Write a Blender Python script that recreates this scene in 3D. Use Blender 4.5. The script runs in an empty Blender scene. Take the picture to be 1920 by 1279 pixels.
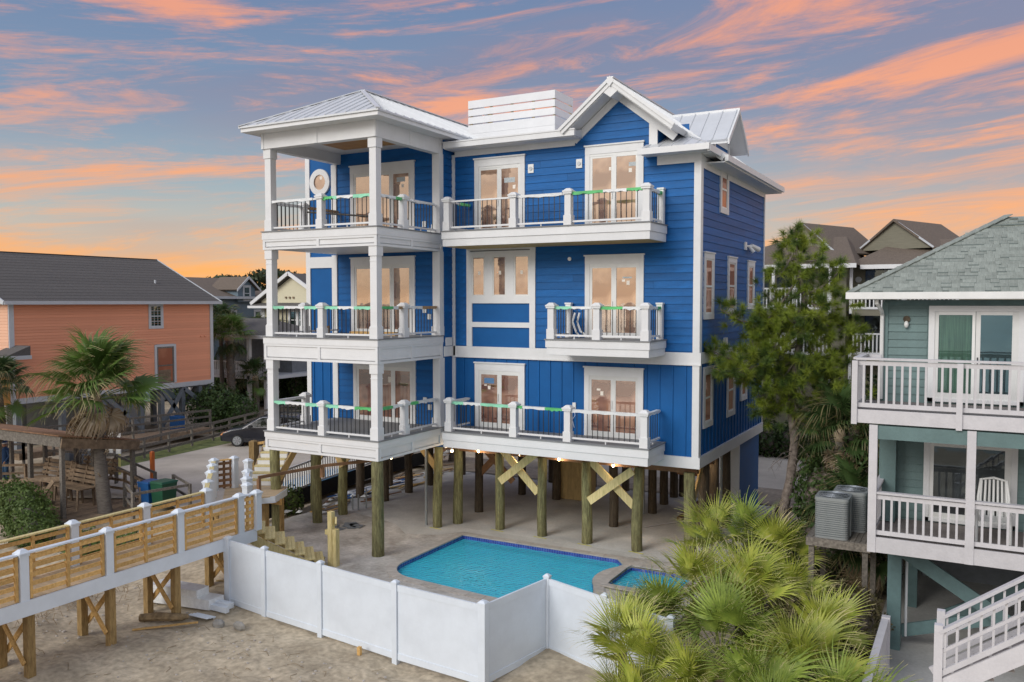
import bpy, math, random
import numpy as np
from mathutils import Vector, Matrix
random.seed(7); np.random.seed(7)
R = math.radians
scene = bpy.context.scene
COL = scene.collection

# ------------------------------------------------------------------ camera
cd = bpy.data.cameras.new('camera'); cam = bpy.data.objects.new('camera', cd); COL.objects.link(cam)
scene.camera = cam
cam.location = (15.83, -20.4, 7.5)
cam.rotation_euler = (R(90 - 2.626), 0, R(28.79))
cd.sensor_width = 36; cd.lens = 36 * 1589 / 1920; cd.clip_start = .1; cd.clip_end = 3000
scene.render.resolution_x = 1024; scene.render.resolution_y = 682
# ------------------------------------------------------------------ exposure
vs = scene.view_settings
vs.view_transform = 'Standard'; vs.look = 'None'; vs.gamma = 1; vs.use_curve_mapping = False
vs.exposure = 0.30
# ------------------------------------------------------------------ sun
SUN_DIR = Vector((-.30, -1.0, .60)).normalized()
sd = bpy.data.lights.new('sun', 'SUN'); sd.energy = 1.6; sd.angle = R(30); sd.color = (1, .95, .88)
so = bpy.data.objects.new('sun', sd); COL.objects.link(so)
so.rotation_euler = SUN_DIR.to_track_quat('Z', 'Y').to_euler()


def lin(c):
    return tuple((x / 12.92 if x <= .04045 else ((x + .055) / 1.055) ** 2.4) for x in c[:3]) + (1,)


# ------------------------------------------------------------------ world
def make_world():
    w = bpy.data.worlds.new('World'); scene.world = w; w.use_nodes = True
    nt = w.node_tree; N = nt.nodes; K = nt.links; N.clear()

    def node(t, **k):
        n = N.new(t)
        for a, b in k.items(): setattr(n, a, b)
        return n

    def mth(op, a, b=None, clamp=False):
        n = node('ShaderNodeMath', operation=op, use_clamp=clamp)
        for i, v in enumerate((a, b)):
            if v is None: continue
            if isinstance(v, (int, float)): n.inputs[i].default_value = v
            else: K.new(v, n.inputs[i])
        return n.outputs[0]

    def ramp(fac, stops, interp='LINEAR'):
        n = node('ShaderNodeValToRGB'); n.color_ramp.interpolation = interp
        e = n.color_ramp.elements
        while len(e) < len(stops): e.new(.5)
        for i, (p, c) in enumerate(stops):
            e[i].position = p; e[i].color = c if len(c) == 4 else lin(c)
        K.new(fac, n.inputs[0]); return n.outputs[0]

    def mix(f, a, b, bt='MIX'):
        n = node('ShaderNodeMix', data_type='RGBA', blend_type=bt)
        for s, v in ((0, f), (6, a), (7, b)):
            if isinstance(v, (int, float)): n.inputs[s].default_value = v
            elif isinstance(v, tuple): n.inputs[s].default_value = v
            else: K.new(v, n.inputs[s])
        return n.outputs[2]

    def smooth(x, a, b):
        n = node('ShaderNodeMapRange', interpolation_type='SMOOTHSTEP')
        K.new(x, n.inputs[0]); n.inputs[1].default_value = a; n.inputs[2].default_value = b
        return n.outputs[0]

    def noise(vec, scale, detail=6, rough=.55, dist=0.):
        n = node('ShaderNodeTexNoise'); n.inputs['Scale'].default_value = scale
        n.inputs['Detail'].default_value = detail; n.inputs['Roughness'].default_value = rough
        n.inputs['Distortion'].default_value = dist
        K.new(vec, n.inputs['Vector']); return n.outputs[0]
    tc = node('ShaderNodeTexCoord')
    mp = node('ShaderNodeMapping', vector_type='POINT')     # turn so x = right, y = forward of the sunset
    mp.inputs['Rotation'].default_value = (0, 0, R(-28.79)); K.new(tc.outputs['Generated'], mp.inputs['Vector'])
    sx = node('ShaderNodeSeparateXYZ'); K.new(mp.outputs[0], sx.inputs[0])
    x, y, z = sx.outputs
    zs = mth('SUBTRACT', z, mth('MULTIPLY', x, .11))        # streaks climb to the right
    cb = node('ShaderNodeCombineXYZ'); K.new(mth('MULTIPLY', x, 1.5), cb.inputs[0]); K.new(mth('MULTIPLY', y, 1.5), cb.inputs[1])
    K.new(mth('MULTIPLY', zs, 11.), cb.inputs[2]); P0 = cb.outputs[0]
    mp0 = node('ShaderNodeMapping'); mp0.inputs['Location'].default_value = (7.3, 2.1, 1.7); K.new(P0, mp0.inputs['Vector']); P = mp0.outputs[0]
    mp2 = node('ShaderNodeMapping'); mp2.inputs['Location'].default_value = (3.1, 1.7, 5.3); K.new(P, mp2.inputs['Vector'])
    n1 = noise(P, 1.5, 12, .68, .6)
    n2 = noise(mp2.outputs[0], 2.6, 12, .68, .5)
    n3 = noise(mp2.outputs[0], .8, 4, .5, .3)
    zc = mth('MAXIMUM', z, 0.)
    base = ramp(zc, [(0, (1., .64, .33)), (.03, (.93, .70, .48)), (.07, (.76, .72, .66)), (.13, (.60, .66, .69)), (.21, (.48, .56, .66)),
                     (.33, (.42, .50, .63)), (.6, (.50, .58, .72)), (1, (.56, .62, .74))])
    mauve = ramp(zc, [(0, (.85, .62, .45)), (.1, (.70, .60, .57)), (.25, (.52, .49, .57)), (.5, (.54, .54, .64)), (1, (.56, .58, .68))])
    rightside = smooth(mth('ADD', x, mth('MULTIPLY', n3, .9)), .35, .95)
    c = mix(mth('MULTIPLY', rightside, .6), base, mauve)
    dark = smooth(n3, .48, .66)
    c = mix(mth('MULTIPLY', dark, .45), c, mauve)
    glow = ramp(zc, [(0, (1., .68, .28)), (.05, (1., .67, .33)), (.11, (1., .64, .33)), (.2, (1., .64, .40)), (.32, (.97, .62, .43)), (.6, (.80, .66, .64)), (1, (.7, .65, .68))])
    m1 = smooth(n1, .47, .65)
    m2 = smooth(n2, .50, .70)
    m3 = mth('MULTIPLY', smooth(n2, .42, .58), smooth(z, .20, .02)); mm = mth('MAXIMUM', mth('MAXIMUM', m1, mth('MULTIPLY', m2, .8)), mth('MULTIPLY', m3, .85))
    c = mix(mth('MULTIPLY', mm, .78), c, glow)
    # away from the sunset the sky goes on pale and evenly clouded
    back = ramp(zc, [(0, (.88, .79, .70)), (.1, (.86, .81, .76)), (.3, (.80, .81, .83)), (.6, (.74, .78, .84)), (1, (.68, .73, .82))])
    back = mix(mth('MULTIPLY', m1, .5), back, lin((1., .88, .76)))
    back = mix(mth('MULTIPLY', smooth(n3, .45, .62), .4), back, lin((.66, .66, .70)))
    back = mix(1., back, (1.18, 1.18, 1.2, 1), 'MULTIPLY')
    away = smooth(y, .45, -.25)
    c = mix(away, c, back)
    sky = node('ShaderNodeTexSky', sky_type='NISHITA', sun_disc=False)
    sky.sun_elevation = math.asin(SUN_DIR.z); sky.sun_rotation = math.atan2(SUN_DIR.x, SUN_DIR.y)
    b1 = node('ShaderNodeBackground'); K.new(sky.outputs[0], b1.inputs[0]); b1.inputs[1].default_value = .008
    b2 = node('ShaderNodeBackground'); K.new(c, b2.inputs[0]); b2.inputs[1].default_value = .86
    ad = node('ShaderNodeAddShader'); K.new(b1.outputs[0], ad.inputs[0]); K.new(b2.outputs[0], ad.inputs[1])
    out = node('ShaderNodeOutputWorld'); K.new(ad.outputs[0], out.inputs[0])


make_world()


# ------------------------------------------------------------------ materials
def mat(name, col, rough=.6, var=.12, scale=4, stretch=(1, 1, 1), rnd=.08, bump=0., bscale=30, metal=0., col2=None, spec=.5, dry=None, fine=0.):
    """procedural paint / wood / ground: two-tone noise, per-object variation, fine relief"""
    m = bpy.data.materials.new(name); m.use_nodes = True; nt = m.node_tree; N = nt.nodes; K = nt.links
    bs = N['Principled BSDF']; bs.inputs['Roughness'].default_value = rough; bs.inputs['Metallic'].default_value = metal
    bs.inputs['Specular IOR Level'].default_value = spec
    tc = N.new('ShaderNodeTexCoord'); mp = N.new('ShaderNodeMapping'); mp.inputs['Scale'].default_value = stretch
    K.new(tc.outputs['Object'], mp.inputs[0])
    nz = N.new('ShaderNodeTexNoise'); nz.inputs['Scale'].default_value = scale; nz.inputs['Detail'].default_value = 8; nz.inputs['Roughness'].default_value = .65
    K.new(mp.outputs[0], nz.inputs['Vector'])
    oi = N.new('ShaderNodeObjectInfo')
    a = tuple(min(1, x * (1 - var)) for x in col[:3]) + (1,)
    b = (tuple(col2[:3]) if col2 else tuple(min(1, x * (1 + var)) for x in col[:3])) + (1,)
    cr = N.new('ShaderNodeValToRGB'); cr.color_ramp.elements[0].position = .32; cr.color_ramp.elements[1].position = .68
    cr.color_ramp.elements[0].color = a; cr.color_ramp.elements[1].color = b
    K.new(nz.outputs[0], cr.inputs[0])
    hv = N.new('ShaderNodeHueSaturation'); K.new(cr.outputs[0], hv.inputs['Color'])
    mr = N.new('ShaderNodeMapRange'); mr.inputs[3].default_value = 1 - rnd; mr.inputs[4].default_value = 1 + rnd
    K.new(oi.outputs['Random'], mr.inputs[0]); K.new(mr.outputs[0], hv.inputs['Value'])
    res = hv.outputs[0]
    if fine:
        nf = N.new('ShaderNodeTexNoise'); nf.inputs['Scale'].default_value = bscale; nf.inputs['Detail'].default_value = 4
        K.new(mp.outputs[0], nf.inputs['Vector'])
        mf = N.new('ShaderNodeMapRange'); mf.inputs[1].default_value = .3; mf.inputs[2].default_value = .7
        mf.inputs[3].default_value = 1 - fine; mf.inputs[4].default_value = 1 + fine; K.new(nf.outputs[0], mf.inputs[0])
        mx = N.new('ShaderNodeMix'); mx.data_type = 'RGBA'; mx.blend_type = 'MULTIPLY'; mx.inputs[0].default_value = 1
        K.new(res, mx.inputs[6]); K.new(mf.outputs[0], mx.inputs[7]); res = mx.outputs[2]
    if dry:
        at = N.new('ShaderNodeAttribute'); at.attribute_name = 'dry'
        mx = N.new('ShaderNodeMix'); mx.data_type = 'RGBA'; mx.inputs[7].default_value = tuple(dry[:3]) + (1,)
        K.new(at.outputs['Fac'], mx.inputs[0]); K.new(res, mx.inputs[6]); res = mx.outputs[2]
    K.new(res, bs.inputs['Base Color'])
    if bump:
        nb = N.new('ShaderNodeTexNoise'); nb.inputs['Scale'].default_value = bscale; nb.inputs['Detail'].default_value = 5
        K.new(mp.outputs[0], nb.inputs['Vector'])
        bp = N.new('ShaderNodeBump'); bp.inputs['Strength'].default_value = min(1, bump); bp.inputs['Distance'].default_value = .02
        K.new(nb.outputs[0], bp.inputs['Height']); K.new(bp.outputs[0], bs.inputs['Normal'])
    return m


def leafmat(name, col, col2, rough=.5, scale=1.2, dry=None, rnd=.18, trans=.25, spec=.3):
    m = mat(name, col, rough, 0, scale, rnd=rnd, col2=col2, spec=spec, dry=dry)
    nt = m.node_tree; N = nt.nodes; K = nt.links; bs = N['Principled BSDF']
    src = bs.inputs['Base Color'].links[0].from_socket
    tr = N.new('ShaderNodeBsdfTranslucent'); K.new(src, tr.inputs[0])
    mx = N.new('ShaderNodeMixShader'); mx.inputs[0].default_value = trans
    K.new(bs.outputs[0], mx.inputs[1]); K.new(tr.outputs[0], mx.inputs[2]); K.new(mx.outputs[0], N['Material Output'].inputs[0])
    return m


def glassmat(name, inner, inner2, tint, fac, rough=.02, bump=.0):
    """window pane seen from outside: the room behind it plus the reflection of the beach and sky"""
    m = bpy.data.materials.new(name); m.use_nodes = True; nt = m.node_tree; N = nt.nodes; K = nt.links; N.clear()
    tc = N.new('ShaderNodeTexCoord'); nz = N.new('ShaderNodeTexNoise'); nz.inputs['Scale'].default_value = 1.1; nz.inputs['Detail'].default_value = 2
    K.new(tc.outputs['Object'], nz.inputs[0])
    cr = N.new('ShaderNodeValToRGB'); cr.color_ramp.elements[0].position = .42; cr.color_ramp.elements[1].position = .55
    cr.color_ramp.elements[0].color = inner; cr.color_ramp.elements[1].color = inner2; K.new(nz.outputs[0], cr.inputs[0])
    df = N.new('ShaderNodeBsdfDiffuse'); K.new(cr.outputs[0], df.inputs[0])
    gl = N.new('ShaderNodeBsdfGlossy'); gl.inputs[0].default_value = tint; gl.inputs[1].default_value = rough
    n2 = N.new('ShaderNodeTexNoise'); n2.inputs['Scale'].default_value = 2.5; K.new(tc.outputs['Object'], n2.inputs[0])
    bp = N.new('ShaderNodeBump'); bp.inputs['Strength'].default_value = .15; bp.inputs['Distance'].default_value = .01
    K.new(n2.outputs[0], bp.inputs['Height']); K.new(bp.outputs[0], gl.inputs['Normal'])
    mx = N.new('ShaderNodeMixShader'); mx.inputs[0].default_value = fac
    o = N.new('ShaderNodeOutputMaterial')
    K.new(df.outputs[0], mx.inputs[1]); K.new(gl.outputs[0], mx.inputs[2]); K.new(mx.outputs[0], o.inputs[0])
    return m


def watermat():
    m = bpy.data.materials.new('pool_water'); m.use_nodes = True; nt = m.node_tree; N = nt.nodes; K = nt.links; N.clear()
    tc = N.new('ShaderNodeTexCoord')
    nz = N.new('ShaderNodeTexNoise'); nz.inputs['Scale'].default_value = 6; nz.inputs['Detail'].default_value = 3; nz.inputs['Distortion'].default_value = 1.6
    K.new(tc.outputs['Object'], nz.inputs[0])
    wv = N.new('ShaderNodeTexWave'); wv.wave_type = 'RINGS'; wv.inputs['Scale'].default_value = 2.2; wv.inputs['Distortion'].default_value = 7
    wv.inputs['Detail'].default_value = 3; K.new(tc.outputs['Object'], wv.inputs[0])
    ad = N.new('ShaderNodeMath'); ad.operation = 'MULTIPLY_ADD'; ad.inputs[1].default_value = .35
    K.new(wv.outputs['Fac'], ad.inputs[0]); K.new(nz.outputs[0], ad.inputs[2])
    bp = N.new('ShaderNodeBump'); bp.inputs['Strength'].default_value = .6; bp.inputs['Distance'].default_value = .04
    K.new(ad.outputs[0], bp.inputs['Height'])
    tr = N.new('ShaderNodeBsdfRefraction'); tr.inputs['IOR'].default_value = 1.12; tr.inputs['Color'].default_value = (.75, .97, 1, 1); tr.inputs['Roughness'].default_value = .0
    tp = N.new('ShaderNodeBsdfTransparent'); tp.inputs[0].default_value = (.93, 1, 1, 1)
    K.new(bp.outputs[0], tr.inputs['Normal'])
    gl = N.new('ShaderNodeBsdfGlossy'); gl.inputs[1].default_value = .02; K.new(bp.outputs[0], gl.inputs['Normal'])
    tb = N.new('ShaderNodeBsdfDiffuse'); tb.inputs[0].default_value = (.08, .74, .98, 1); K.new(bp.outputs[0], tb.inputs['Normal'])
    m0 = N.new('ShaderNodeMixShader'); m0.inputs[0].default_value = .55; K.new(tp.outputs[0], m0.inputs[1]); K.new(tb.outputs[0], m0.inputs[2])
    fr = N.new('ShaderNodeFresnel'); fr.inputs['IOR'].default_value = 1.33; K.new(bp.outputs[0], fr.inputs['Normal'])
    mx = N.new('ShaderNodeMixShader'); K.new(fr.outputs[0], mx.inputs[0]); K.new(m0.outputs[0], mx.inputs[1]); K.new(gl.outputs[0], mx.inputs[2])
    o = N.new('ShaderNodeOutputMaterial'); K.new(mx.outputs[0], o.inputs[0])
    return m


G = (.3, .3, .3)
MT = dict(
    white=mat('white_trim_paint', (.72, .73, .74), .45, .04, 2, rnd=.03, bump=.1, bscale=60, fine=.03),
    vinyl=mat('white_vinyl', (.66, .72, .79), .35, .07, 1.2, rnd=.02),
    blue=mat('blue_siding_paint', (.006, .105, .33), .5, .2, 2.2, rnd=.13, bump=.3, bscale=45, stretch=(1, 1, 3), fine=.09, spec=.25),
    bluep=mat('blue_panel_paint', (.006, .103, .325), .5, .08, 1.5, rnd=.03, bump=.1, bscale=60, spec=.25),
    floor=mat('grey_deck_boards', (.22, .225, .23), .7, .12, 8, stretch=(1, 12, 1), bump=.3),
    metal=mat('light_metal_roof', (.64, .66, .68), .4, .06, 1.5, metal=.15, rnd=.04),
    black=mat('black_metal', (.02, .022, .025), .4, .1, 5),
    glass=glassmat('pane_peach', (.13, .045, .03, 1), (.52, .33, .22, 1), (.92, .77, .63, 1), .44),
    glass1=glassmat('pane_brown', (.17, .065, .045, 1), (.42, .22, .15, 1), (.90, .74, .62, 1), .30),
    side_glass=glassmat('pane_rose', (.38, .17, .12, 1), (.42, .21, .16, 1), (.9, .75, .65, 1), .25),
    dglass=glassmat('pane_dark', (.012, .018, .02, 1), (.03, .045, .045, 1), (.5, .72, .76, 1), .38),
    yell=mat('yellow_treated_pine', (.58, .48, .20), .7, .18, 3, stretch=(6, 6, 1), rnd=.12, bump=.2, col2=(.74, .62, .32)),
    pine=mat('golden_treated_pine', (.60, .345, .10), .7, .22, 3, stretch=(5, 5, 5), rnd=.16, bump=.2, col2=(.76, .49, .19)),
    deckp=mat('pale_deck_plank', (.50, .38, .24), .75, .15, 4, rnd=.12, bump=.2),
    brown=mat('brown_lumber', (.20, .105, .05), .75, .3, 4, rnd=.2, bump=.3),
    postw=mat('brown_square_post', (.27, .17, .06), .75, .25, 5, stretch=(5, 5, 1), rnd=.12, bump=.4, col2=(.40, .27, .11)),
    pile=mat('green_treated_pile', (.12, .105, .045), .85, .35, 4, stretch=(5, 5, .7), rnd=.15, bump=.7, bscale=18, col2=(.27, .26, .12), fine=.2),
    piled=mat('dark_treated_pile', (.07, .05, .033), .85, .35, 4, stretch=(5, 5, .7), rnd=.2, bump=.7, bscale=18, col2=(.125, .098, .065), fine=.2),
    oldw=mat('weathered_grey_wood', (.13, .115, .095), .85, .3, 5, stretch=(3, 3, 3), rnd=.2, bump=.5, col2=(.24, .215, .185)),
    brownr=mat('rusty_brown_boards', (.26, .13, .065), .85, .3, 5, rnd=.2, bump=.4, col2=(.36, .2, .11)),
    oldb=mat('weathered_brown_wood', (.20, .14, .09), .85, .3, 5, rnd=.2, bump=.4, col2=(.32, .23, .15)),
    ceil=mat('stained_pine_ceiling', (.45, .22, .07), .6, .25, 2.5, stretch=(1, 8, 1), rnd=.12, col2=(.6, .36, .15)),
    ply=mat('plywood', (.45, .33, .15), .8, .2, 3, stretch=(4, 4, 1), rnd=.1),
    green=mat('green_wrap_film', (.10, .48, .16), .4, .2, 6, rnd=.15),
    mint=mat('mint_wrap_film', (.28, .68, .47), .4, .15, 6, rnd=.1),
    film=mat('white_wrap_film', (.74, .76, .77), .35, .12, 9, rnd=.05, bump=.5),
    card=mat('cardboard', (.34, .22, .12), .8, .15, 6, rnd=.1),
    coral=mat('coral_siding_paint', (.77, .33, .19), .6, .08, 1.5, rnd=.06, bump=.1),
    coral2=mat('pale_coral_paint', (.72, .42, .28), .6, .06, 1.5, rnd=.05),
    trimg=mat('pale_grey_trim', (.52, .55, .58), .5, .05, 2, rnd=.03),
    shing=mat('dark_grey_shingle', (.105, .098, .092), .9, .2, 14, stretch=(1, 1, 3), rnd=.05, bump=.6, fine=.25),
    shingb=mat('brown_shingle', (.145, .115, .09), .9, .2, 10, rnd=.05, bump=.6, fine=.25),
    gshing=mat('sage_shingle', (.27, .30, .27), .9, .15, 6, rnd=.13, bump=.5, bscale=60, fine=.15),
    steel=mat('grey_painted_timber', (.16, .18, .20), .7, .15, 4, rnd=.1),
    slate=mat('slate_blue_siding', (.14, .20, .25), .6, .06, 3, stretch=(1, 1, 18), rnd=.04),
    beige=mat('cream_siding', (.66, .62, .45), .6, .06, 3, stretch=(1, 1, 14), rnd=.04),
    khaki=mat('khaki_siding', (.205, .195, .145), .65, .12, 3, stretch=(1, 1, 12), rnd=.06),
    teal=mat('teal_siding_paint', (.12, .195, .195), .55, .1, 2.5, rnd=.07, bump=.15, fine=.05),
    teal2=mat('teal_timber_paint', (.09, .155, .16), .6, .15, 4, rnd=.06, bump=.2),
    lav=mat('old_white_timber_paint', (.56, .55, .57), .65, .06, 4, rnd=.05, bump=.2, fine=.03),
    lavf=mat('grey_brown_deck', (.23, .205, .195), .8, .15, 7, rnd=.06, bump=.3),
    curtain=mat('pale_green_curtain', (.15, .20, .175), .8, .45, 6, stretch=(6, 6, .2), rnd=.03),
    sand=mat('beach_sand', (.37, .305, .215), .95, .2, .8, rnd=0, bump=1, bscale=7, col2=(.55, .465, .34), fine=.25),
    dirt=mat('sandy_dirt', (.27, .22, .17), .95, .3, .9, rnd=0, bump=.9, bscale=7, col2=(.40, .33, .25), fine=.2),
    conc=mat('fresh_concrete', (.45, .45, .43), .85, .15, .55, rnd=.03, bump=.35, bscale=14, col2=(.59, .585, .56), fine=.08),
    conc2=mat('dusty_concrete', (.32, .295, .26), .9, .2, 1.0, rnd=.03, bump=.6, bscale=10, col2=(.58, .555, .52), fine=.15),
    cope=mat('stone_coping', (.40, .37, .335), .8, .15, 5, rnd=.08, bump=.4),
    tile=mat('cobalt_pool_tile', (.03, .05, .26), .2, .3, 9, rnd=.3, col2=(.07, .12, .42)),
    plaster=mat('turquoise_pool_plaster', (.14, .80, .96), .7, .08, 1.2, rnd=0, col2=(.20, .90, 1.0), fine=.06),
    road=mat('sandy_asphalt', (.44, .39, .32), .95, .15, .35, rnd=0, bump=.5, bscale=20, col2=(.56, .50, .42), fine=.1),
    asph=mat('grey_asphalt', (.15, .15, .15), .95, .15, .5, rnd=0, bump=.4, bscale=20, col2=(.22, .22, .215)),
    grass=mat('lawn_grass', (.10, .15, .04), .95, .35, 2.5, rnd=0, bump=1, bscale=30, col2=(.22, .24, .08), fine=.3),
    acm=mat('ac_grey_metal', (.30, .325, .33), .45, .08, 3, rnd=.04, metal=.3),
    acg=mat('ac_fan_guard', (.28, .31, .34), .4, .1, 5, metal=.4),
    plw=mat('white_plastic', (.74, .75, .74), .35, .05, 3),
    car=mat('dark_car_paint', (.022, .024, .032), .15, .1, 2, spec=.8),
    carg=glassmat('car_window', (.01, .01, .012, 1), (.02, .02, .025, 1), (.5, .55, .6, 1), .35),
    rub=mat('tyre_rubber', (.02, .02, .02), .8, .1, 5),
    alloy=mat('alloy_rim', (.5, .51, .53), .3, .1, 5, metal=.6),
    amber=mat('headlight_amber', (.75, .32, .12), .3, .1, 5),
    fab=mat('black_silt_fabric', (.012, .012, .014), .9, .3, 3, bump=.5),
    tarp=mat('blue_tarp', (.04, .20, .36), .5, .3, 2, bump=.5),
    binb=mat('blue_bin_plastic', (.015, .10, .30), .45, .08, 4),
    bing=mat('green_bin_plastic', (.015, .085, .045), .45, .08, 4),
    red=mat('red_plastic', (.62, .05, .02), .5, .3, 9, bump=.5),
    orange=mat('orange_marker', (.65, .16, .03), .6, .1, 4),
    yel=mat('yellow_marker', (.70, .66, .22), .6, .1, 4),
    yellowline=mat('yellow_layout_paint', (.55, .52, .06), .9, .2, 9),
    skin=mat('skin', (.45, .25, .17), .6, .05, 4), navy=mat('blue_jacket', (.018, .06, .16), .8, .15, 6), jeans=mat('blue_jeans', (.035, .09, .17), .85, .15, 6),
    rock=mat('grey_stone', (.27, .26, .24), .9, .25, 5, bump=.8, bscale=14),
    drift=mat('driftwood', (.17, .115, .06), .9, .4, 6, bump=.8, bscale=14, rnd=.1, col2=(.33, .24, .13)),
    bark=mat('pine_bark', (.15, .12, .10), .95, .35, 9, bump=1, bscale=22, rnd=.05, col2=(.25, .21, .185)),
    pbark=mat('palm_bark', (.14, .12, .10), .95, .3, 5, stretch=(1, 1, 7), bump=1, bscale=16, rnd=.1, col2=(.24, .21, .18)),
    boot=mat('dry_leaf_base', (.30, .22, .14), .9, .3, 8, rnd=.15, col2=(.46, .37, .26)),
    sea=mat('sea_water', (.05, .14, .17), .45, .3, .02, bump=1, bscale=.6, rnd=0, spec=.3),
    kglass=glassmat('condo_glass', (.03, .03, .032, 1), (.06, .07, .075, 1), (.6, .7, .72, 1), .12),
    frond=leafmat('palm_frond_green', (.075, .16, .03), (.15, .24, .045), dry=(.40, .31, .16), spec=.45),
    frond2=leafmat('palm_frond_dark', (.035, .075, .022), (.07, .115, .035), dry=(.28, .22, .11)),
    frondy=leafmat('palmetto_yellow_green', (.20, .27, .03), (.44, .46, .08), trans=.12, scale=5, dry=(.60, .50, .28), spec=.45, rnd=.22),
    frondy2=leafmat('palmetto_green', (.13, .20, .03), (.30, .38, .065), trans=.12, scale=5, dry=(.58, .47, .24), spec=.45, rnd=.2),
    deadf=leafmat('dead_palm_frond', (.26, .18, .10), (.40, .30, .19), dry=(.50, .42, .32)),
    leaf=leafmat('hedge_leaf', (.028, .06, .016), (.07, .115, .03), scale=3, trans=.15),
    leafl=leafmat('shrub_leaf', (.06, .11, .025), (.13, .18, .045), scale=2, trans=.2),
    leafo=leafmat('scrub_leaf', (.07, .075, .03), (.16, .13, .06), scale=2, trans=.2),
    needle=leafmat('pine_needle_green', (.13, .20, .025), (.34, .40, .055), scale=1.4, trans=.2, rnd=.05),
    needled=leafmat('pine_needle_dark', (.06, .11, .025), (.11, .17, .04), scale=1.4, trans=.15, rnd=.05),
    farleaf=leafmat('far_tree_leaf', (.025, .04, .022), (.05, .07, .03), trans=.1),
)


def emis(name, col, s):
    m = bpy.data.materials.new(name); m.use_nodes = True; b = m.node_tree.nodes['Principled BSDF']
    b.inputs['Base Color'].default_value = col; b.inputs['Emission Color'].default_value = col; b.inputs['Emission Strength'].default_value = s
    return m


MT['bulb'] = emis('lit_bulb', (1, .72, .35, 1), 14)
MT['water'] = watermat()

# ------------------------------------------------------------------ builders
ORG = {}
KEEP = {}


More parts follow.
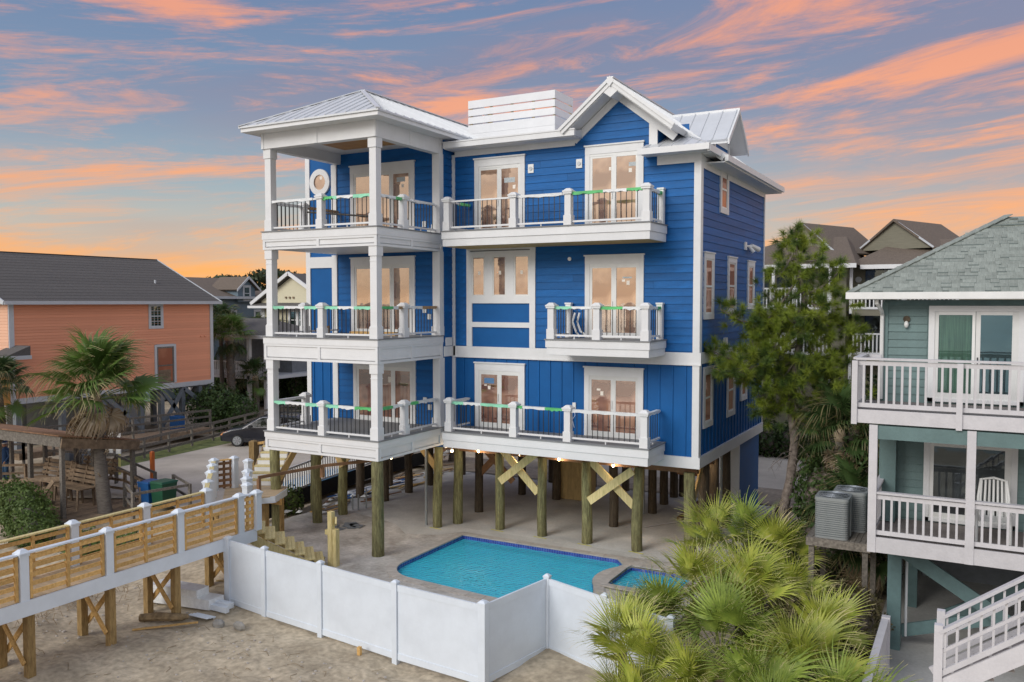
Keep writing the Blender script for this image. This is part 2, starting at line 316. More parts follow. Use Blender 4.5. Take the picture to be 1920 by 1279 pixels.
class MB:
    def __init__(s): s.v = []; s.f = []

    def add(s, vs, fs):
        n = len(s.v); s.v += [tuple(v) for v in vs]; s.f += [tuple(i + n for i in f) for f in fs]; return s

    def box(s, x0, x1, y0, y1, z0, z1):
        return s.add([(x0, y0, z0), (x1, y0, z0), (x1, y1, z0), (x0, y1, z0), (x0, y0, z1), (x1, y0, z1), (x1, y1, z1), (x0, y1, z1)],
                     [(0, 3, 2, 1), (4, 5, 6, 7), (0, 1, 5, 4), (1, 2, 6, 5), (2, 3, 7, 6), (3, 0, 4, 7)])

    def taper(s, x0, x1, y0, y1, z0, z1, t):
        return s.add([(x0, y0, z0), (x1, y0, z0), (x1, y1, z0), (x0, y1, z0), (x0 + t, y0 + t, z1), (x1 - t, y0 + t, z1), (x1 - t, y1 - t, z1), (x0 + t, y1 - t, z1)],
                     [(0, 3, 2, 1), (4, 5, 6, 7), (0, 1, 5, 4), (1, 2, 6, 5), (2, 3, 7, 6), (3, 0, 4, 7)])

    def beam(s, p, q, w, h, up=(0, 0, 1)):
        p = Vector(p); q = Vector(q); d = (q - p).normalized(); up = Vector(up)
        if abs(d.dot(up)) > .98: up = Vector((0, 1, 0))
        r = d.cross(up).normalized() * w / 2; u = r.cross(d).normalized() * h / 2
        vs = [p - r - u, p + r - u, p + r + u, p - r + u, q - r - u, q + r - u, q + r + u, q - r + u]
        return s.add(vs, [(0, 1, 2, 3), (7, 6, 5, 4), (0, 4, 5, 1), (1, 5, 6, 2), (2, 6, 7, 3), (3, 7, 4, 0)])

    def cyl(s, p, q, r0, r1=None, n=10):
        r1 = r0 if r1 is None else r1; p = Vector(p); q = Vector(q); d = (q - p).normalized()
        a = d.orthogonal().normalized(); b = d.cross(a); vs = []
        for c, r in ((p, r0), (q, r1)):
            for i in range(n):
                t = 2 * math.pi * i / n; vs.append(c + (a * math.cos(t) + b * math.sin(t)) * r)
        fs = [(i, (i + 1) % n, n + (i + 1) % n, n + i) for i in range(n)] + [tuple(range(n))[::-1], tuple(range(n, 2 * n))]
        return s.add(vs, fs)

    def tube(s, pts, rs, n=8):
        """smooth tube through points"""
        vs = []; fs = []
        P = [Vector(p) for p in pts]
        for k, c in enumerate(P):
            d = (P[min(k + 1, len(P) - 1)] - P[max(k - 1, 0)]).normalized()
            a = d.cross(Vector((.13, .97, .2))).normalized(); b = d.cross(a)
            for i in range(n):
                t = 2 * math.pi * i / n; vs.append(c + (a * math.cos(t) + b * math.sin(t)) * rs[k])
        for k in range(len(P) - 1):
            for i in range(n): fs.append((k * n + i, k * n + (i + 1) % n, (k + 1) * n + (i + 1) % n, (k + 1) * n + i))
        fs.append(tuple(range(n))[::-1]); fs.append(tuple(range((len(P) - 1) * n, len(P) * n)))
        return s.add(vs, fs)

    def prism(s, pts, vec):
        n = len(pts); v = Vector(vec); a = [Vector(p) for p in pts]; b = [p + v for p in a]
        return s.add(a + b, [tuple(range(n))[::-1], tuple(range(n, 2 * n))] + [(i, (i + 1) % n, n + (i + 1) % n, n + i) for i in range(n)])

    def ell(s, c, rx, ry, rz, nu=10, nv=6):
        vs = [(c[0], c[1], c[2] + rz)]; fs = []
        for j in range(1, nv):
            t = math.pi * j / nv
            for i in range(nu):
                p = 2 * math.pi * i / nu; vs.append((c[0] + rx * math.sin(t) * math.cos(p), c[1] + ry * math.sin(t) * math.sin(p), c[2] + rz * math.cos(t)))
        vs.append((c[0], c[1], c[2] - rz))
        for i in range(nu): fs.append((0, 1 + i, 1 + (i + 1) % nu))
        for j in range(nv - 2):
            for i in range(nu): a = 1 + j * nu; fs.append((a + i, a + nu + i, a + nu + (i + 1) % nu, a + (i + 1) % nu))
        a = 1 + (nv - 2) * nu
        for i in range(nu): fs.append((a + i, len(vs) - 1, a + (i + 1) % nu))
        return s.add(vs, fs)

    def build(s, name, m, parent=None, org=None, smooth=False):
        V = np.array(s.v, float)
        if org is None: org = ((V[:, 0].min() + V[:, 0].max()) / 2, (V[:, 1].min() + V[:, 1].max()) / 2, V[:, 2].min())
        org = Vector(org); me = bpy.data.meshes.new(name)
        me.from_pydata((V - np.array(org)).tolist(), [], s.f)
        me.materials.append(MT[m] if isinstance(m, str) else m)
        if smooth: me.polygons.foreach_set('use_smooth', [True] * len(me.polygons))
        return link(name, me, parent, org)


def fix_normals(o):
    import bmesh
    b = bmesh.new(); b.from_mesh(o.data); bmesh.ops.recalc_face_normals(b, faces=b.faces); b.to_mesh(o.data); b.free(); return o


def link(name, data, parent, org, rot=None, scale=None):
    o = bpy.data.objects.new(name, data); COL.objects.link(o); org = Vector(org)
    ORG[o] = org
    if parent is not None:
        o.parent = parent; o.location = org - ORG[parent]
    else: o.location = org
    if rot is not None: o.rotation_euler = rot if not isinstance(rot, (int, float)) else (0, 0, rot)
    if scale is not None: o.scale = scale
    return o


def thing(name, label, cat, loc, group=None):
    o = link(name, None, None, loc); o.empty_display_size = .2
    return tag(o, label, cat, group)


def tag(o, label=None, cat=None, group=None, kind=None):
    if label: o['label'] = label
    if cat: o['category'] = cat
    if group: o['group'] = group
    if kind: o['kind'] = kind
    return o


def struct(o): o['kind'] = 'structure'; return o


def stuff(o): o['kind'] = 'stuff'; return o


def copy_thing(root, loc, rot=None, label=None, scale=None):
    def rec(o, par):
        c = o.copy(); COL.objects.link(c)
        if par is not None: c.parent = par
        for ch in o.children: rec(ch, c)
        return c
    c = rec(root, None); c.location = loc; ORG[c] = Vector(loc)
    if rot is not None: c.rotation_euler = (0, 0, rot)
    if scale is not None: c.scale = scale
    if label: c['label'] = label
    return c


def npmesh(name, V, F, m, parent=None, org=None, dry=None, smooth=False):
    V = np.asarray(V, float); F = np.asarray(F)
    if org is None: org = (V[:, 0].mean(), V[:, 1].mean(), V[:, 2].min())
    me = bpy.data.meshes.new(name); me.vertices.add(len(V)); me.vertices.foreach_set('co', (V - np.array(org)).ravel())
    k = F.shape[1]; me.loops.add(F.size); me.loops.foreach_set('vertex_index', F.ravel().astype(np.int32))
    me.polygons.add(len(F)); me.polygons.foreach_set('loop_start', np.arange(0, F.size, k, dtype=np.int32))
    me.polygons.foreach_set('loop_total', np.full(len(F), k, dtype=np.int32))
    me.update(calc_edges=True); me.materials.append(MT[m])
    if smooth: me.polygons.foreach_set('use_smooth', [True] * len(F))
    if dry is not None:
        a = me.attributes.new('dry', 'FLOAT', 'POINT'); a.data.foreach_set('value', np.asarray(dry, np.float32))
    if parent == 'mesh': return me
    return link(name, me, parent, org)

# ================================================================== GROUND
def noise2(x, y, s, seed=0):
    r = np.random.RandomState(seed); t = np.zeros_like(x)
    for k in range(7):
        a = r.uniform(0, 2 * np.pi); f = s * r.uniform(.6, 2.2); t += np.sin((x * np.cos(a) + y * np.sin(a)) * f + r.uniform(0, 6)) * (s / f)
    return t / 4


def ground_h(x, y):
    x = np.asarray(x, float); y = np.asarray(y, float)
    z = np.full(x.shape, -.44)
    front = np.clip((-3.2 - y) / 1.8, 0, 1)
    z = z - .16 * front * (x < 9) + (.07 * noise2(x, y, .9, 1) + .05 * noise2(x, y, 2.6, 2) + .034 * noise2(x, y, 7, 3)) * (.35 + .65 * front)
    z += .35 * np.exp(-((x + 5.2) ** 2 + (y + 8.5) ** 2) / 3.5)                 # low dune under the boardwalk
    z += .22 * np.exp(-((x + 3.2) ** 2 + (y + 1.5) ** 2) / 3) * (x < -2)
    far = np.clip((-22 - y) / 25, 0, 1); z = z - 2.6 * far                        # down to the sea
    slab = (x > -5.7) & (x < 9.6) & (y > -2.2) & (y < 13.2)
    z = np.where(slab, -.56, z)
    pool = (x > .7) & (x < 9.8) & (y > -1.75) & (y < 3.65)
    z = np.where(pool, -2.6, z)
    return z


def axis(lo, hi, a, b, fine, coarse):
    return np.unique(np.round(np.concatenate([np.linspace(lo, a, coarse), np.arange(a, b, fine), np.linspace(b, hi, coarse)]), 3))


gx = axis(-600, 600, -13, 11, .13, 22); gy = axis(-47, 900, -13, 15, .15, 22)
X, Y = np.meshgrid(gx, gy); Z = ground_h(X, Y)
V = np.stack([X.ravel(), Y.ravel(), Z.ravel()], 1); nx = len(gx); ny = len(gy)
i = (np.arange(ny - 1)[:, None] * nx + np.arange(nx - 1)[None]).ravel(); F = np.stack([i, i + 1, i + nx + 1, i + nx], 1)
struct(npmesh('ground', V, F, 'sand', org=(0, 0, 0), smooth=True))
struct(MB().add([(-2600, -2900, -2.7), (2600, -2900, -2.7), (2600, -40, -2.7), (-2600, -40, -2.7)], [(0, 1, 2, 3)]).build('sea', 'sea'))


def sheet(name, pts, z, m, kind='structure'):
    return tag(MB().add([(p[0], p[1], z) for p in pts], [tuple(range(len(pts)))]).build(name, m), kind=kind)


sheet('parking_lot', [(-19.3, 3.2), (-16, .2), (-12.6, 1.9), (-8.4, .6), (-7.2, 3.5), (-7.4, 9), (-8.5, 24), (-14, 42), (-24, 60), (-30, 60), (-24, 28), (-20.3, 14)], -.268, 'road')
sheet('lawn', [(-20.9, 2.8), (-19.3, 3.2), (-20.3, 14), (-24, 28), (-25.4, 28), (-22.4, 14)], -.262, 'grass')
sheet('street', [(-45, 30), (-32, 26), (-25, 30), (8, 30), (60, 30), (60, 36), (-45, 36)], -.256, 'asph')
sheet('driveway', [(-2, 15.5), (9.2, 15.5), (9.8, 20), (8.2, 30), (-2, 30)], -.262, 'road')
sheet('side_yard', [(-10, 12.5), (12, 12.5), (12, 15.5), (-10, 15.5)], -.26, 'dirt')
sheet('sea_path', [(13.9, -3.0), (60, -3), (60, 8), (13.9, 8)], -.24, 'conc')


# --- house slab and pool deck with the pool and spa cut out
def arc(cx, cy, r, a0, a1, n=8):
    return [(cx + r * math.cos(R(a0 + (a1 - a0) * i / n)), cy + r * math.sin(R(a0 + (a1 - a0) * i / n))) for i in range(n + 1)]


POOL = [(.9, 3.38)] + arc(2.05, .05, 1.15, 180, 270, 8) + [(4.6, -1.32)] + arc(6.2, -.3, 1.1, 262, 350, 6) + arc(8.05, 1.75, 1.62, 215, 138, 8) + [(6.42, 3.38)]
SPA = arc(8.0, 1.95, 1.1, 0, 360, 24)[:-1]
SPA = [(8.0 + max(-.98, min(.98, (p[0] - 8) * 1.2)), 1.95 + max(-.92, min(.92, (p[1] - 1.95) * 1.2))) for p in SPA]


def holed(name, outer, holes, z, th, m, parent=None, kind='structure'):
    import bmesh
    b = bmesh.new(); es = []
    for loop in [outer] + holes:
        vs = [b.verts.new((p[0], p[1], z)) for p in loop]
        es += [b.edges.new((vs[i], vs[(i + 1) % len(vs)])) for i in range(len(vs))]
    bmesh.ops.triangle_fill(b, use_beauty=True, use_dissolve=False, edges=es)
    r = bmesh.ops.extrude_face_region(b, geom=list(b.faces))
    for v in [g for g in r['geom'] if isinstance(g, bmesh.types.BMVert)]: v.co.z -= th
    bmesh.ops.recalc_face_normals(b, faces=b.faces)
    me = bpy.data.meshes.new(name); b.to_mesh(me); b.free(); me.materials.append(MT[m])
    o = link(name, me, parent, (0, 0, 0))
    if kind: o['kind'] = kind
    return o


holed('pool_deck', [(-5.6, -1.9), (-3.4, -2.6), (1, -3.0), (5.2, -3.3), (9.4, -2.6), (9.75, 2), (9.7, 4.2), (-5.75, 4.2), (-5.9, 2.5)], [POOL, SPA], -.30, .3, 'conc2')
holed('house_slab', [(-5.75, 4.21), (9.5, 4.21), (9.2, 13.3), (-6.35, 13.3), (-6.3, 9), (-6.1, 5.5)], [], -.296, .25, 'conc')

# smoother fresh concrete by the pool's far side
sheet('fresh_pour', [(-.9, 2.6), (.1, 3.0), (.7, 3.75), (6.6, 3.75), (8.6, 3.9), (9.3, 4.2), (-5.0, 4.2), (-2, 3.5)], -.292, 'conc')

pool = thing('swimming_pool', 'turquoise in-ground swimming pool with rounded corner and cobalt tile line', 'pool', (4, 1, -.3))


def wallstrip(loop, z0, z1, off=0, closed=True):
    mb = MB(); n = len(loop)
    for i in range(n if closed else n - 1):
        a = loop[i]; b = loop[(i + 1) % n]
        mb.add([(a[0], a[1], z0), (b[0], b[1], z0), (b[0], b[1], z1), (a[0], a[1], z1)], [(0, 1, 2, 3)])
    return mb


def densify(loop, step):
    out = []
    for i in range(len(loop)):
        a = Vector(loop[i]); b = Vector(loop[(i + 1) % len(loop)]); n = max(1, int((b - a).length / step))
        out += [tuple(a + (b - a) * k / n) for k in range(n)]
    return out


mb = wallstrip(POOL, -.9, -.302)
mb.add([(p[0], p[1], -.9) for p in POOL], [tuple(range(len(POOL)))]); mb.build('basin', 'plaster', pool, org=(4, 1, -.9))


def tiles(loop, z0, rows, s, parent, name, ctr):
    mb = MB(); d = densify(loop, s)
    for i in range(len(d)):
        a = Vector(d[i]); b = Vector(d[(i + 1) % len(d)]); t = b - a
        if t.length < .02: continue
        nrm = Vector((t.y, -t.x)).normalized()
        if (Vector(ctr) - a).dot(nrm) < 0: nrm = -nrm
        a2 = a + t * .06; b2 = a + t * .94
        for r in range(rows):
            zz = z0 - r * s * .8; p = [a2 + nrm * .004, b2 + nrm * .004, b2 + nrm * .012, a2 + nrm * .012]
            mb.add([(a2.x + nrm.x * .012, a2.y + nrm.y * .012, zz), (b2.x + nrm.x * .012, b2.y + nrm.y * .012, zz),
                    (b2.x + nrm.x * .012, b2.y + nrm.y * .012, zz - s * .72), (a2.x + nrm.x * .012, a2.y + nrm.y * .012, zz - s * .72)], [(0, 1, 2, 3)])
    return stuff(mb.build(name, 'tile', parent))


tiles(POOL, -.305, 2, .085, pool, 'waterline_tile', (4, 1))
sp = wallstrip(SPA, -.8, -.302); sp.add([(p[0], p[1], -.8) for p in SPA], [tuple(range(len(SPA)))]); sp.build('spa_basin', 'plaster', pool, org=(8, 2, -.8))
tiles(SPA, -.305, 2, .085, pool, 'spa_tile', (8, 1.95))
MB().add([(p[0], p[1], 0) for p in POOL], [tuple(range(len(POOL)))]).build('water', 'water', pool).location.z = -.11
MB().add([(p[0], p[1], 0) for p in SPA], [tuple(range(len(SPA)))]).build('spa_water', 'water', pool).location.z = -.09


def coping(loop, w, parent, ctr, s=.5, zo=0.):
    d = densify(loop, s); n = len(d)
    for i in range(n):
        a = Vector(d[i]); b = Vector(d[(i + 1) % n]); pa = Vector(d[i - 1]); nb = Vector(d[(i + 2) % n])

        def out(p, q, r):
            t = (r - p).normalized(); m = Vector((t.y, -t.x))
            return -m if (Vector(ctr) - q).dot(m) > 0 else m
        oa = out(pa, a, b); ob = out(a, b, nb); g = (b - a) * .012
        pts = [a + g, b - g, b - g + ob * w, a + g + oa * w]
        MB().prism([(p.x, p.y, -.298 + zo) for p in pts], (0, 0, .028)).build('coping_stone', 'cope', parent)


coping(POOL, .30, pool, (4, 1))
coping(SPA, .26, pool, (8, 1.95), zo=.035)

# ================================================================== BLUE HOUSE
HX0, HX1, HY0, HY1 = -6.05, 8.61, 4.18, 12.65
TY = 3.6                                               # wall behind the tower porches
H = thing('blue_house', 'tall cobalt blue beach house on timber piles with white balconies and metal roof', 'house', (1.3, 8, -.3))
Z1, Z2, Z3 = 3.285, 6.385, 9.80


class Fr:
    """flat wall frame: u along the wall, v up, w outwards"""
    def __init__(s, kind, pos): s.k = kind; s.p = pos

    def box(s, mb, u0, u1, v0, v1, w0, w1):
        if s.k == 'F': mb.box(u0, u1, s.p - w1, s.p - w0, v0, v1)
        else: mb.box(s.p + w0, s.p + w1, u0, u1, v0, v1)
        return mb

    def pt(s, u, v, w): return (u, s.p - w, v) if s.k == 'F' else (s.p + w, u, v)


FA = Fr('F', HY0); FT = Fr('F', TY); FS = Fr('S', HX1); FX = Fr('S', 0.0)


def fb(fr, u0, u1, v0, v1, w0, w1, name, m, parent): return fr.box(MB(), u0, u1, v0, v1, w0, w1).build(name, m, parent)


# solid walls (the core that everything is fixed to)
wall = MB().box(.0, HX1, HY0, HY1, 2.56, 11.72).box(.0, 7.3, HY0, HY1, 11.72, 12.5).box(7.3, HX1 - .02, HY0, 5.35, 11.72, 11.9).box(7.3, 8.0, 5.4, HY1, 11.72, 12.2)
wall.prism([(4.55, HY0, 12.5), (7.3, HY0, 12.5), (7.3, HY0, 12.9), (6.06, HY0, 13.86), (4.55, HY0, 12.62)], (0, 7, 0))
wall.prism([(7.31, 5.4, 12.0), (8.5, 5.4, 12.0), (8.5, 5.4, 12.05), (7.31, 5.4, 12.95)], (0, 6, 0))
wall.box(HX0, -.001, TY, HY1, 2.56, 13.0)
W = wall.build('wall', 'bluep', H)

board = MB().prism([(0, 0, 0), (0, -.024, .0), (0, -.024, .008), (0, -.007, .232), (0, 0, .232)], (1, 0, 0)).build('x', 'blue', org=(0, 0, 0))
_x = board; board = board.data; bpy.data.objects.remove(_x)


def boards(fr, rows, mesh=board, name='siding_board', parent=W, step=.235):
    """rows(v) -> list of (u0,u1) stretches for the board whose lower edge is at v"""
    for v, spans in rows:
        cut = []
        for u0, u1 in spans:
            if parent is W and u1 - u0 > 4.5 and fr.k + str(fr.p) != 'S0.0':
                j = random.uniform(u0 + 1.2, u1 - 1.2); cut += [(u0, j - .002), (j + .002, u1)]
            else: cut.append((u0, u1))
        for u0, u1 in cut:
            if u1 - u0 < .05: continue
            if fr.k == 'F': link(name, mesh, parent, fr.pt(u0, v, 0), None, (u1 - u0, 1, 1))
            else: link(name, mesh, parent, fr.pt(u0, v, 0), R(90), (u1 - u0, 1, 1))


def rows(z0, z1, f, step=.235):
    out = []; z = z0
    while z < z1 - .05:
        out.append((z, f(z) if callable(f) else f)); z += step
    return out


def gab(z):
    if z < 12.35: return [(.08, 8.5)] if z < 11.5 else [(.08, 7.3)]
    a = 6.06 - (14.02 - z) / .8; return [(max(4.5, a), min(7.06, 6.06 + (13.95 - z) / .8))]


boards(FA, rows(9.70, 13.7, gab))
boards(FA, rows(6.03, 9.5, lambda z: [(.13, .59), (3.21, 8.5)]))
boards(FT, rows(10.0 - .24, 12.5, [(-4.56, -.2)]))
boards(FT, rows(6.4, 9.4, [(-4.56, -.2)]))
boards(FT, rows(3.3, 5.8, [(-4.56, -.2)]))
boards(FS, rows(6.03, 11.8, [(4.3, HY1 - .02)]))
boards(FX, rows(6.0, 12.4, [(TY + .02, HY0 - .06)]))
boards(Fr('F', 5.4), rows(12.3, 12.9, [(7.31, 7.9)]))
# board and batten on the lowest floor
bat = MB().box(-.022, .022, -.028, 0, 0, 1).build('y', 'blue', org=(0, 0, 0)); batm = bat.data; bpy.data.objects.remove(bat)


def battens(fr, us, v0, v1):
    for u in us: link('batten', batm, W, fr.pt(u, v0, 0), None if fr.k == 'F' else R(90), (1, 1, v1 - v0))


battens(FA, [.45 + i * .41 for i in range(20)], 2.9, 5.64)
battens(FS, [4.55 + i * .40 for i in range(21)], 2.9, 5.66)
battens(FT, [-5.75, -5.35, -4.97], 2.9, 5.6)

TR = 'white'
# trim: bands, corner boards, frieze
fb(FA, .0, HX1 + .09, 5.66, 6.0, 0, .05, 'belt_trim', TR, W)
fb(FA, .0, HX1 + .10, 5.62, 5.67, .05, .08, 'belt_cap', TR, W)
fb(FS, HY0 - .0, HY1, 5.66, 6.0, 0, .06, 'belt_trim', TR, W)
fb(FA, .0, HX1 + .09, 2.54, 2.88, 0, .06, 'skirt_trim', TR, W)
fb(FS, HY0, HY1, 2.54, 2.88, 0, .07, 'skirt_trim', TR, W)
fb(FX, TY, HY0, 5.66, 6.0, 0, .05, 'belt_trim', TR, W)
fb(FX, TY, HY0 - .06, 2.54, 2.88, 0, .05, 'skirt_trim', TR, W)
fb(FA, HX1 - .16, HX1 + .05, 2.88, 11.95, .0, .055, 'corner_board', TR, W)
fb(FS, HY0 + .0, HY0 + .17, 2.88, 11.9, .0, .055, 'corner_board', TR, W)
fb(FS, HY1 - .12, HY1, 2.88, 11.6, .0, .05, 'corner_board', TR, W)
fb(FA, .0, .12, 2.88, 12.5, .0, .05, 'corner_board', TR, W)
fb(FA, 7.05, 7.31, 11.95, 13.05, 0, .05, 'corner_board', TR, W)
fb(FT, HX0, HX0 + .2, 2.88, 12.9, 0, .05, 'corner_board', TR, W)
fb(FS, HY0 + .17, HY1 - .12, 11.45, 11.8, 0, .045, 'frieze_board', TR, W)
fb(FA, 7.31, HX1 - .16, 11.6, 11.95, 0, .05, 'frieze_board', TR, W)
fb(FA, .12, 4.6, 12.42, 12.62, 0, .05, 'frieze_board', TR, W)
# left bay beside the tower porches: panels and round window
for z0, z1 in ((5.55, 5.75), (8.75, 9.05)):
    fb(FT, HX0 + .2, -4.79, z0, z1 + .1, 0, .05, 'panel_rail', TR, W)


def slider(fr, u0, u1, v0, v1, parent, n=2, glass='glass', stick=(), drop=0):
    """sliding glass door: trim, sash frames, panes"""
    head = .24; sd_ = .16; mb = MB()
    fr.box(mb, u0, u0 + sd_, v0, v1 - head, .0, .06); fr.box(mb, u1 - sd_, u1, v0, v1 - head, .0, .06)
    fr.box(mb, u0, u1, v1 - head, v1, .0, .066)
    fr.box(mb, u0 - .03, u1 + .03, v1, v1 + .045, .0, .1)
    d = mb.build('door', TR, parent)
    a = u0 + sd_; b = u1 - sd_; t = v1 - head; k = (b - a) / n
    s = MB()
    fr.box(s, a, b, t - .07, t, 0, .05); fr.box(s, a, b, v0, v0 + .07, 0, .055)
    for i in range(n):
        w = .052 if i % 2 else .042
        x0 = a + k * i; x1 = x0 + k
        for q0, q1 in ((x0, x0 + .085), (x1 - .085, x1)): fr.box(s, q0, q1, v0 + .07, t - .07, 0, w)
        fr.box(s, x0 + .085, x1 - .085, v0 + .07, v0 + .17, 0, w - .002); fr.box(s, x0 + .085, x1 - .085, t - .13, t - .07, 0, w - .002)
    s.build('sash', 'plw', d)
    for i in range(n):
        x0 = a + k * i + .085; x1 = a + k * (i + 1) - .085
        fb(fr, x0, x1, v0 + .17, t - .13, 0, .034, 'pane', glass, d)
    for (i, du, dv, w, h, m) in stick:
        x0 = a + k * i + .085 + du
        fb(fr, x0, x0 + w, t - .13 - dv - h, t - .13 - dv, .034, .037, 'sticker', m, d)
    fb(fr, a + k - .06, a + k - .035, v0 + .9, v0 + 1.15, .05, .075, 'handle', 'plw', d)
    return d


MT['stick'] = mat('paper_sticker', (.85, .80, .72), .5, .05, 6); MT['bstick'] = mat('blue_sticker', (.09, .22, .42), .5, .25, 14)
MT['gstick'] = mat('grey_sticker', (.45, .50, .52), .5, .3, 20)
slider(FA, .91, 2.82, Z3, 12.26, W, stick=[(1, .1, .3, .4, .16, 'gstick'), (1, .42, .55, .1, .12, 'stick')])
slider(FA, 4.96, 6.88, Z3, 12.33, W, stick=[(1, .4, .2, .3, .12, 'gstick'), (0, .55, .3, .07, .1, 'stick'), (1, .4, .38, .1, .12, 'stick')])
slider(FA, 4.97, 6.91, Z2, 8.93, W, stick=[(1, .2, .28, .3, .05, 'gstick'), (1, .33, .4, .1, .13, 'stick'), (1, .18, .36, .1, .07, 'stick')])
slider(FA, .91, 2.82, Z1, 5.44, W, glass='glass1', stick=[(0, .12, .12, .38, .18, 'bstick'), (0, .26, .38, .1, .12, 'stick'), (0, .12, .34, .1, .05, 'stick')])
slider(FA, 4.96, 6.92, Z1, 5.44, W, glass='glass1', stick=[(0, .3, .36, .1, .13, 'stick'), (0, .18, .28, .12, .06, 'stick')])
slider(FT, -3.93, -1.14, Z3, 12.3, W, n=3, stick=[(2, .15, .12, .35, .16, 'gstick'), (2, .35, .36, .1, .12, 'stick')])
slider(FT, -3.93, -1.14, Z2, 9.05, W, n=3)
slider(FT, -3.86, -1.13, Z1, 5.47, W, n=3, glass='glass1', stick=[(1, .5, .22, .14, .2, 'stick')])


def sashwin(fr, u0, u1, v0, v1, parent, tr=.13, mid=True, glass='side_glass', sill=True, grid=0, tm=TR):
    mb = MB(); fr.box(mb, u0, u0 + tr, v0 + tr, v1 - tr, 0, .06); fr.box(mb, u1 - tr, u1, v0 + tr, v1 - tr, 0, .06)
    fr.box(mb, u0, u1, v0, v0 + tr, 0, .065); fr.box(mb, u0, u1, v1 - tr, v1, 0, .065)
    d = mb.build('window', tm, parent)
    fr.box(MB(), u0 - .03, u1 + .03, v1, v1 + .04, 0, .09).build('window_cap', tm, d)
    fb(fr, u0 + tr, u1 - tr, v0 + tr, v1 - tr, 0, .03, 'pane', glass, d)
    s = MB(); a, b, c, e = u0 + tr, u1 - tr, v0 + tr, v1 - tr; m = (c + e) / 2; q = .045
    fr.box(s, a, a + q, c, e, .03, .045); fr.box(s, b - q, b, c, e, .03, .045); fr.box(s, a + q, b - q, c, c + q, .03, .045); fr.box(s, a + q, b - q, e - q, e, .03, .045)
    if mid: fr.box(s, a + q, b - q, m - .03, m + .03, .03, .05)
    for k in range(grid):
        x = a + (b - a) * (k + 1) / (grid + 1); fr.box(s, x - .012, x + .012, c + q, e - q, .031, .038)
    if grid:
        for zz in ((c + m) / 2, (e + m) / 2): fr.box(s, a + q, b - q, zz - .012, zz + .012, .031, .039)
    s.build('sash', 'plw' if tm == TR else tm, d)
    return d


sashwin(FS, 6.27, 7.27, 10.32, 11.85, W, .17)
sashwin(FS, 4.57, 5.64, 6.98, 8.98, W, .17)
sashwin(FS, 7.31, 8.4, 7.1, 8.97, W, .17)
sashwin(FS, 10.0, 11.03, 7.25, 8.95, W, .17)
sashwin(FS, 4.62, 5.64, 3.68, 5.5, W, .17)
sashwin(FS, 7.34, 8.39, 3.7, 5.45, W, .17)
sashwin(FS, 9.2, 10.08, 4.05, 5.4, W, .17)
# triple window over two blue panels
mb = MB()
for u0, u1, v0, v1 in ((.59, .8, 6.0, 9.3), (3.0, 3.21, 6.0, 9.3), (.8, 3.0, 9.04, 9.3), (.8, 3.0, 7.46, 7.7), (.8, 3.0, 6.66, 6.83), (1.32, 1.6, 7.7, 9.04), (2.14, 2.42, 7.7, 9.04)):
    FA.box(mb, u0, u1, v0, v1, 0, .06)
tw = mb.build('window', TR, W)
for u0, u1 in ((.8, 1.32), (1.6, 2.14), (2.42, 3.0)):
    FA.box(MB(), u0 + .06, u1 - .06, 7.74, 9.0, 0, .036).build('pane', 'glass', tw)
    s = MB(); FA.box(s, u0, u0 + .06, 7.7, 9.04, 0, .05); FA.box(s, u1 - .06, u1, 7.7, 9.04, 0, .05); FA.box(s, u0 + .06, u1 - .06, 7.7, 7.75, 0, .05); FA.box(s, u0 + .06, u1 - .06, 8.99, 9.04, 0, .05)
    s.build('sash', 'plw', tw)
    FA.box(MB(), u0 + .24, u0 + .33, 8.42, 8.54, .036, .039).build('sticker', 'stick', tw)
fb(FA, .75, 3.02, 9.2, 9.225, .06, .075, 'flashing_slot', 'black', W)
# round window
c = Vector((-5.35, TY, 11.87)); n = 40; ring = MB(); vs = []; fs = []
for r_, w_ in ((.47, .0), (.47, .07), (.27, .07), (.27, .0)):
    for i in range(n):
        t = 2 * math.pi * i / n; vs.append((c.x + r_ * math.cos(t), c.y - w_, c.z + r_ * math.sin(t) * 1.02))
for k in range(3):
    for i in range(n): fs.append((k * n + i, k * n + (i + 1) % n, (k + 1) * n + (i + 1) % n, (k + 1) * n + i))
rw = ring.add(vs, fs).build('round_window', TR, W)
MB().cyl((c.x, c.y - .0, c.z), (c.x, c.y - .03, c.z), .28, n=32).build('pane', 'glass', rw)
MB().box(c.x + .0, c.x + .1, c.y - .034, c.y - .031, c.z + .1, c.z + .22).build('sticker', 'stick', rw)
# wall fittings
for u, v in ((3.03, 11.82), (4.74, 11.85)):
    fb(FA, u - .09, u + .11, v - .14, v + .14, .0, .05, 'light_block', 'plw', W); MB().cyl((u + .01, HY0 - .05, v), (u + .01, HY0 - .075, v), .06, n=12).build('junction_cover', 'trimg', W)
MB().cyl((4.43, HY0 - .02, 8.87), (4.43, HY0 - .06, 8.87), .06, n=12).build('junction_cover', 'plw', W)
for z in (Z1 + .75, Z2 + .75, Z3 + .25):
    fb(FT, -.82, -.68, z, z + .2, .0, .05, 'outlet_box', 'plw', W); fb(FT, -.62, -.48, z - .22, z - .04, .0, .05, 'outlet_box', 'plw', W)
fb(FX, 3.68, 4.05, 6.02, 6.3, 0, .06, 'outlet_box', 'plw', W)
fb(FA, 4.55, 4.66, 4.1, 4.3, 0, .05, 'outlet_box', 'plw', W)
MB().tube([(4.6, HY0 - .04, 4.1), (4.66, HY0 - .08, 3.9), (4.55, HY0 - .06, 3.75), (4.62, HY0 - .06, 3.5)], [.008] * 4, 5).build('loose_wire', 'plw', W)
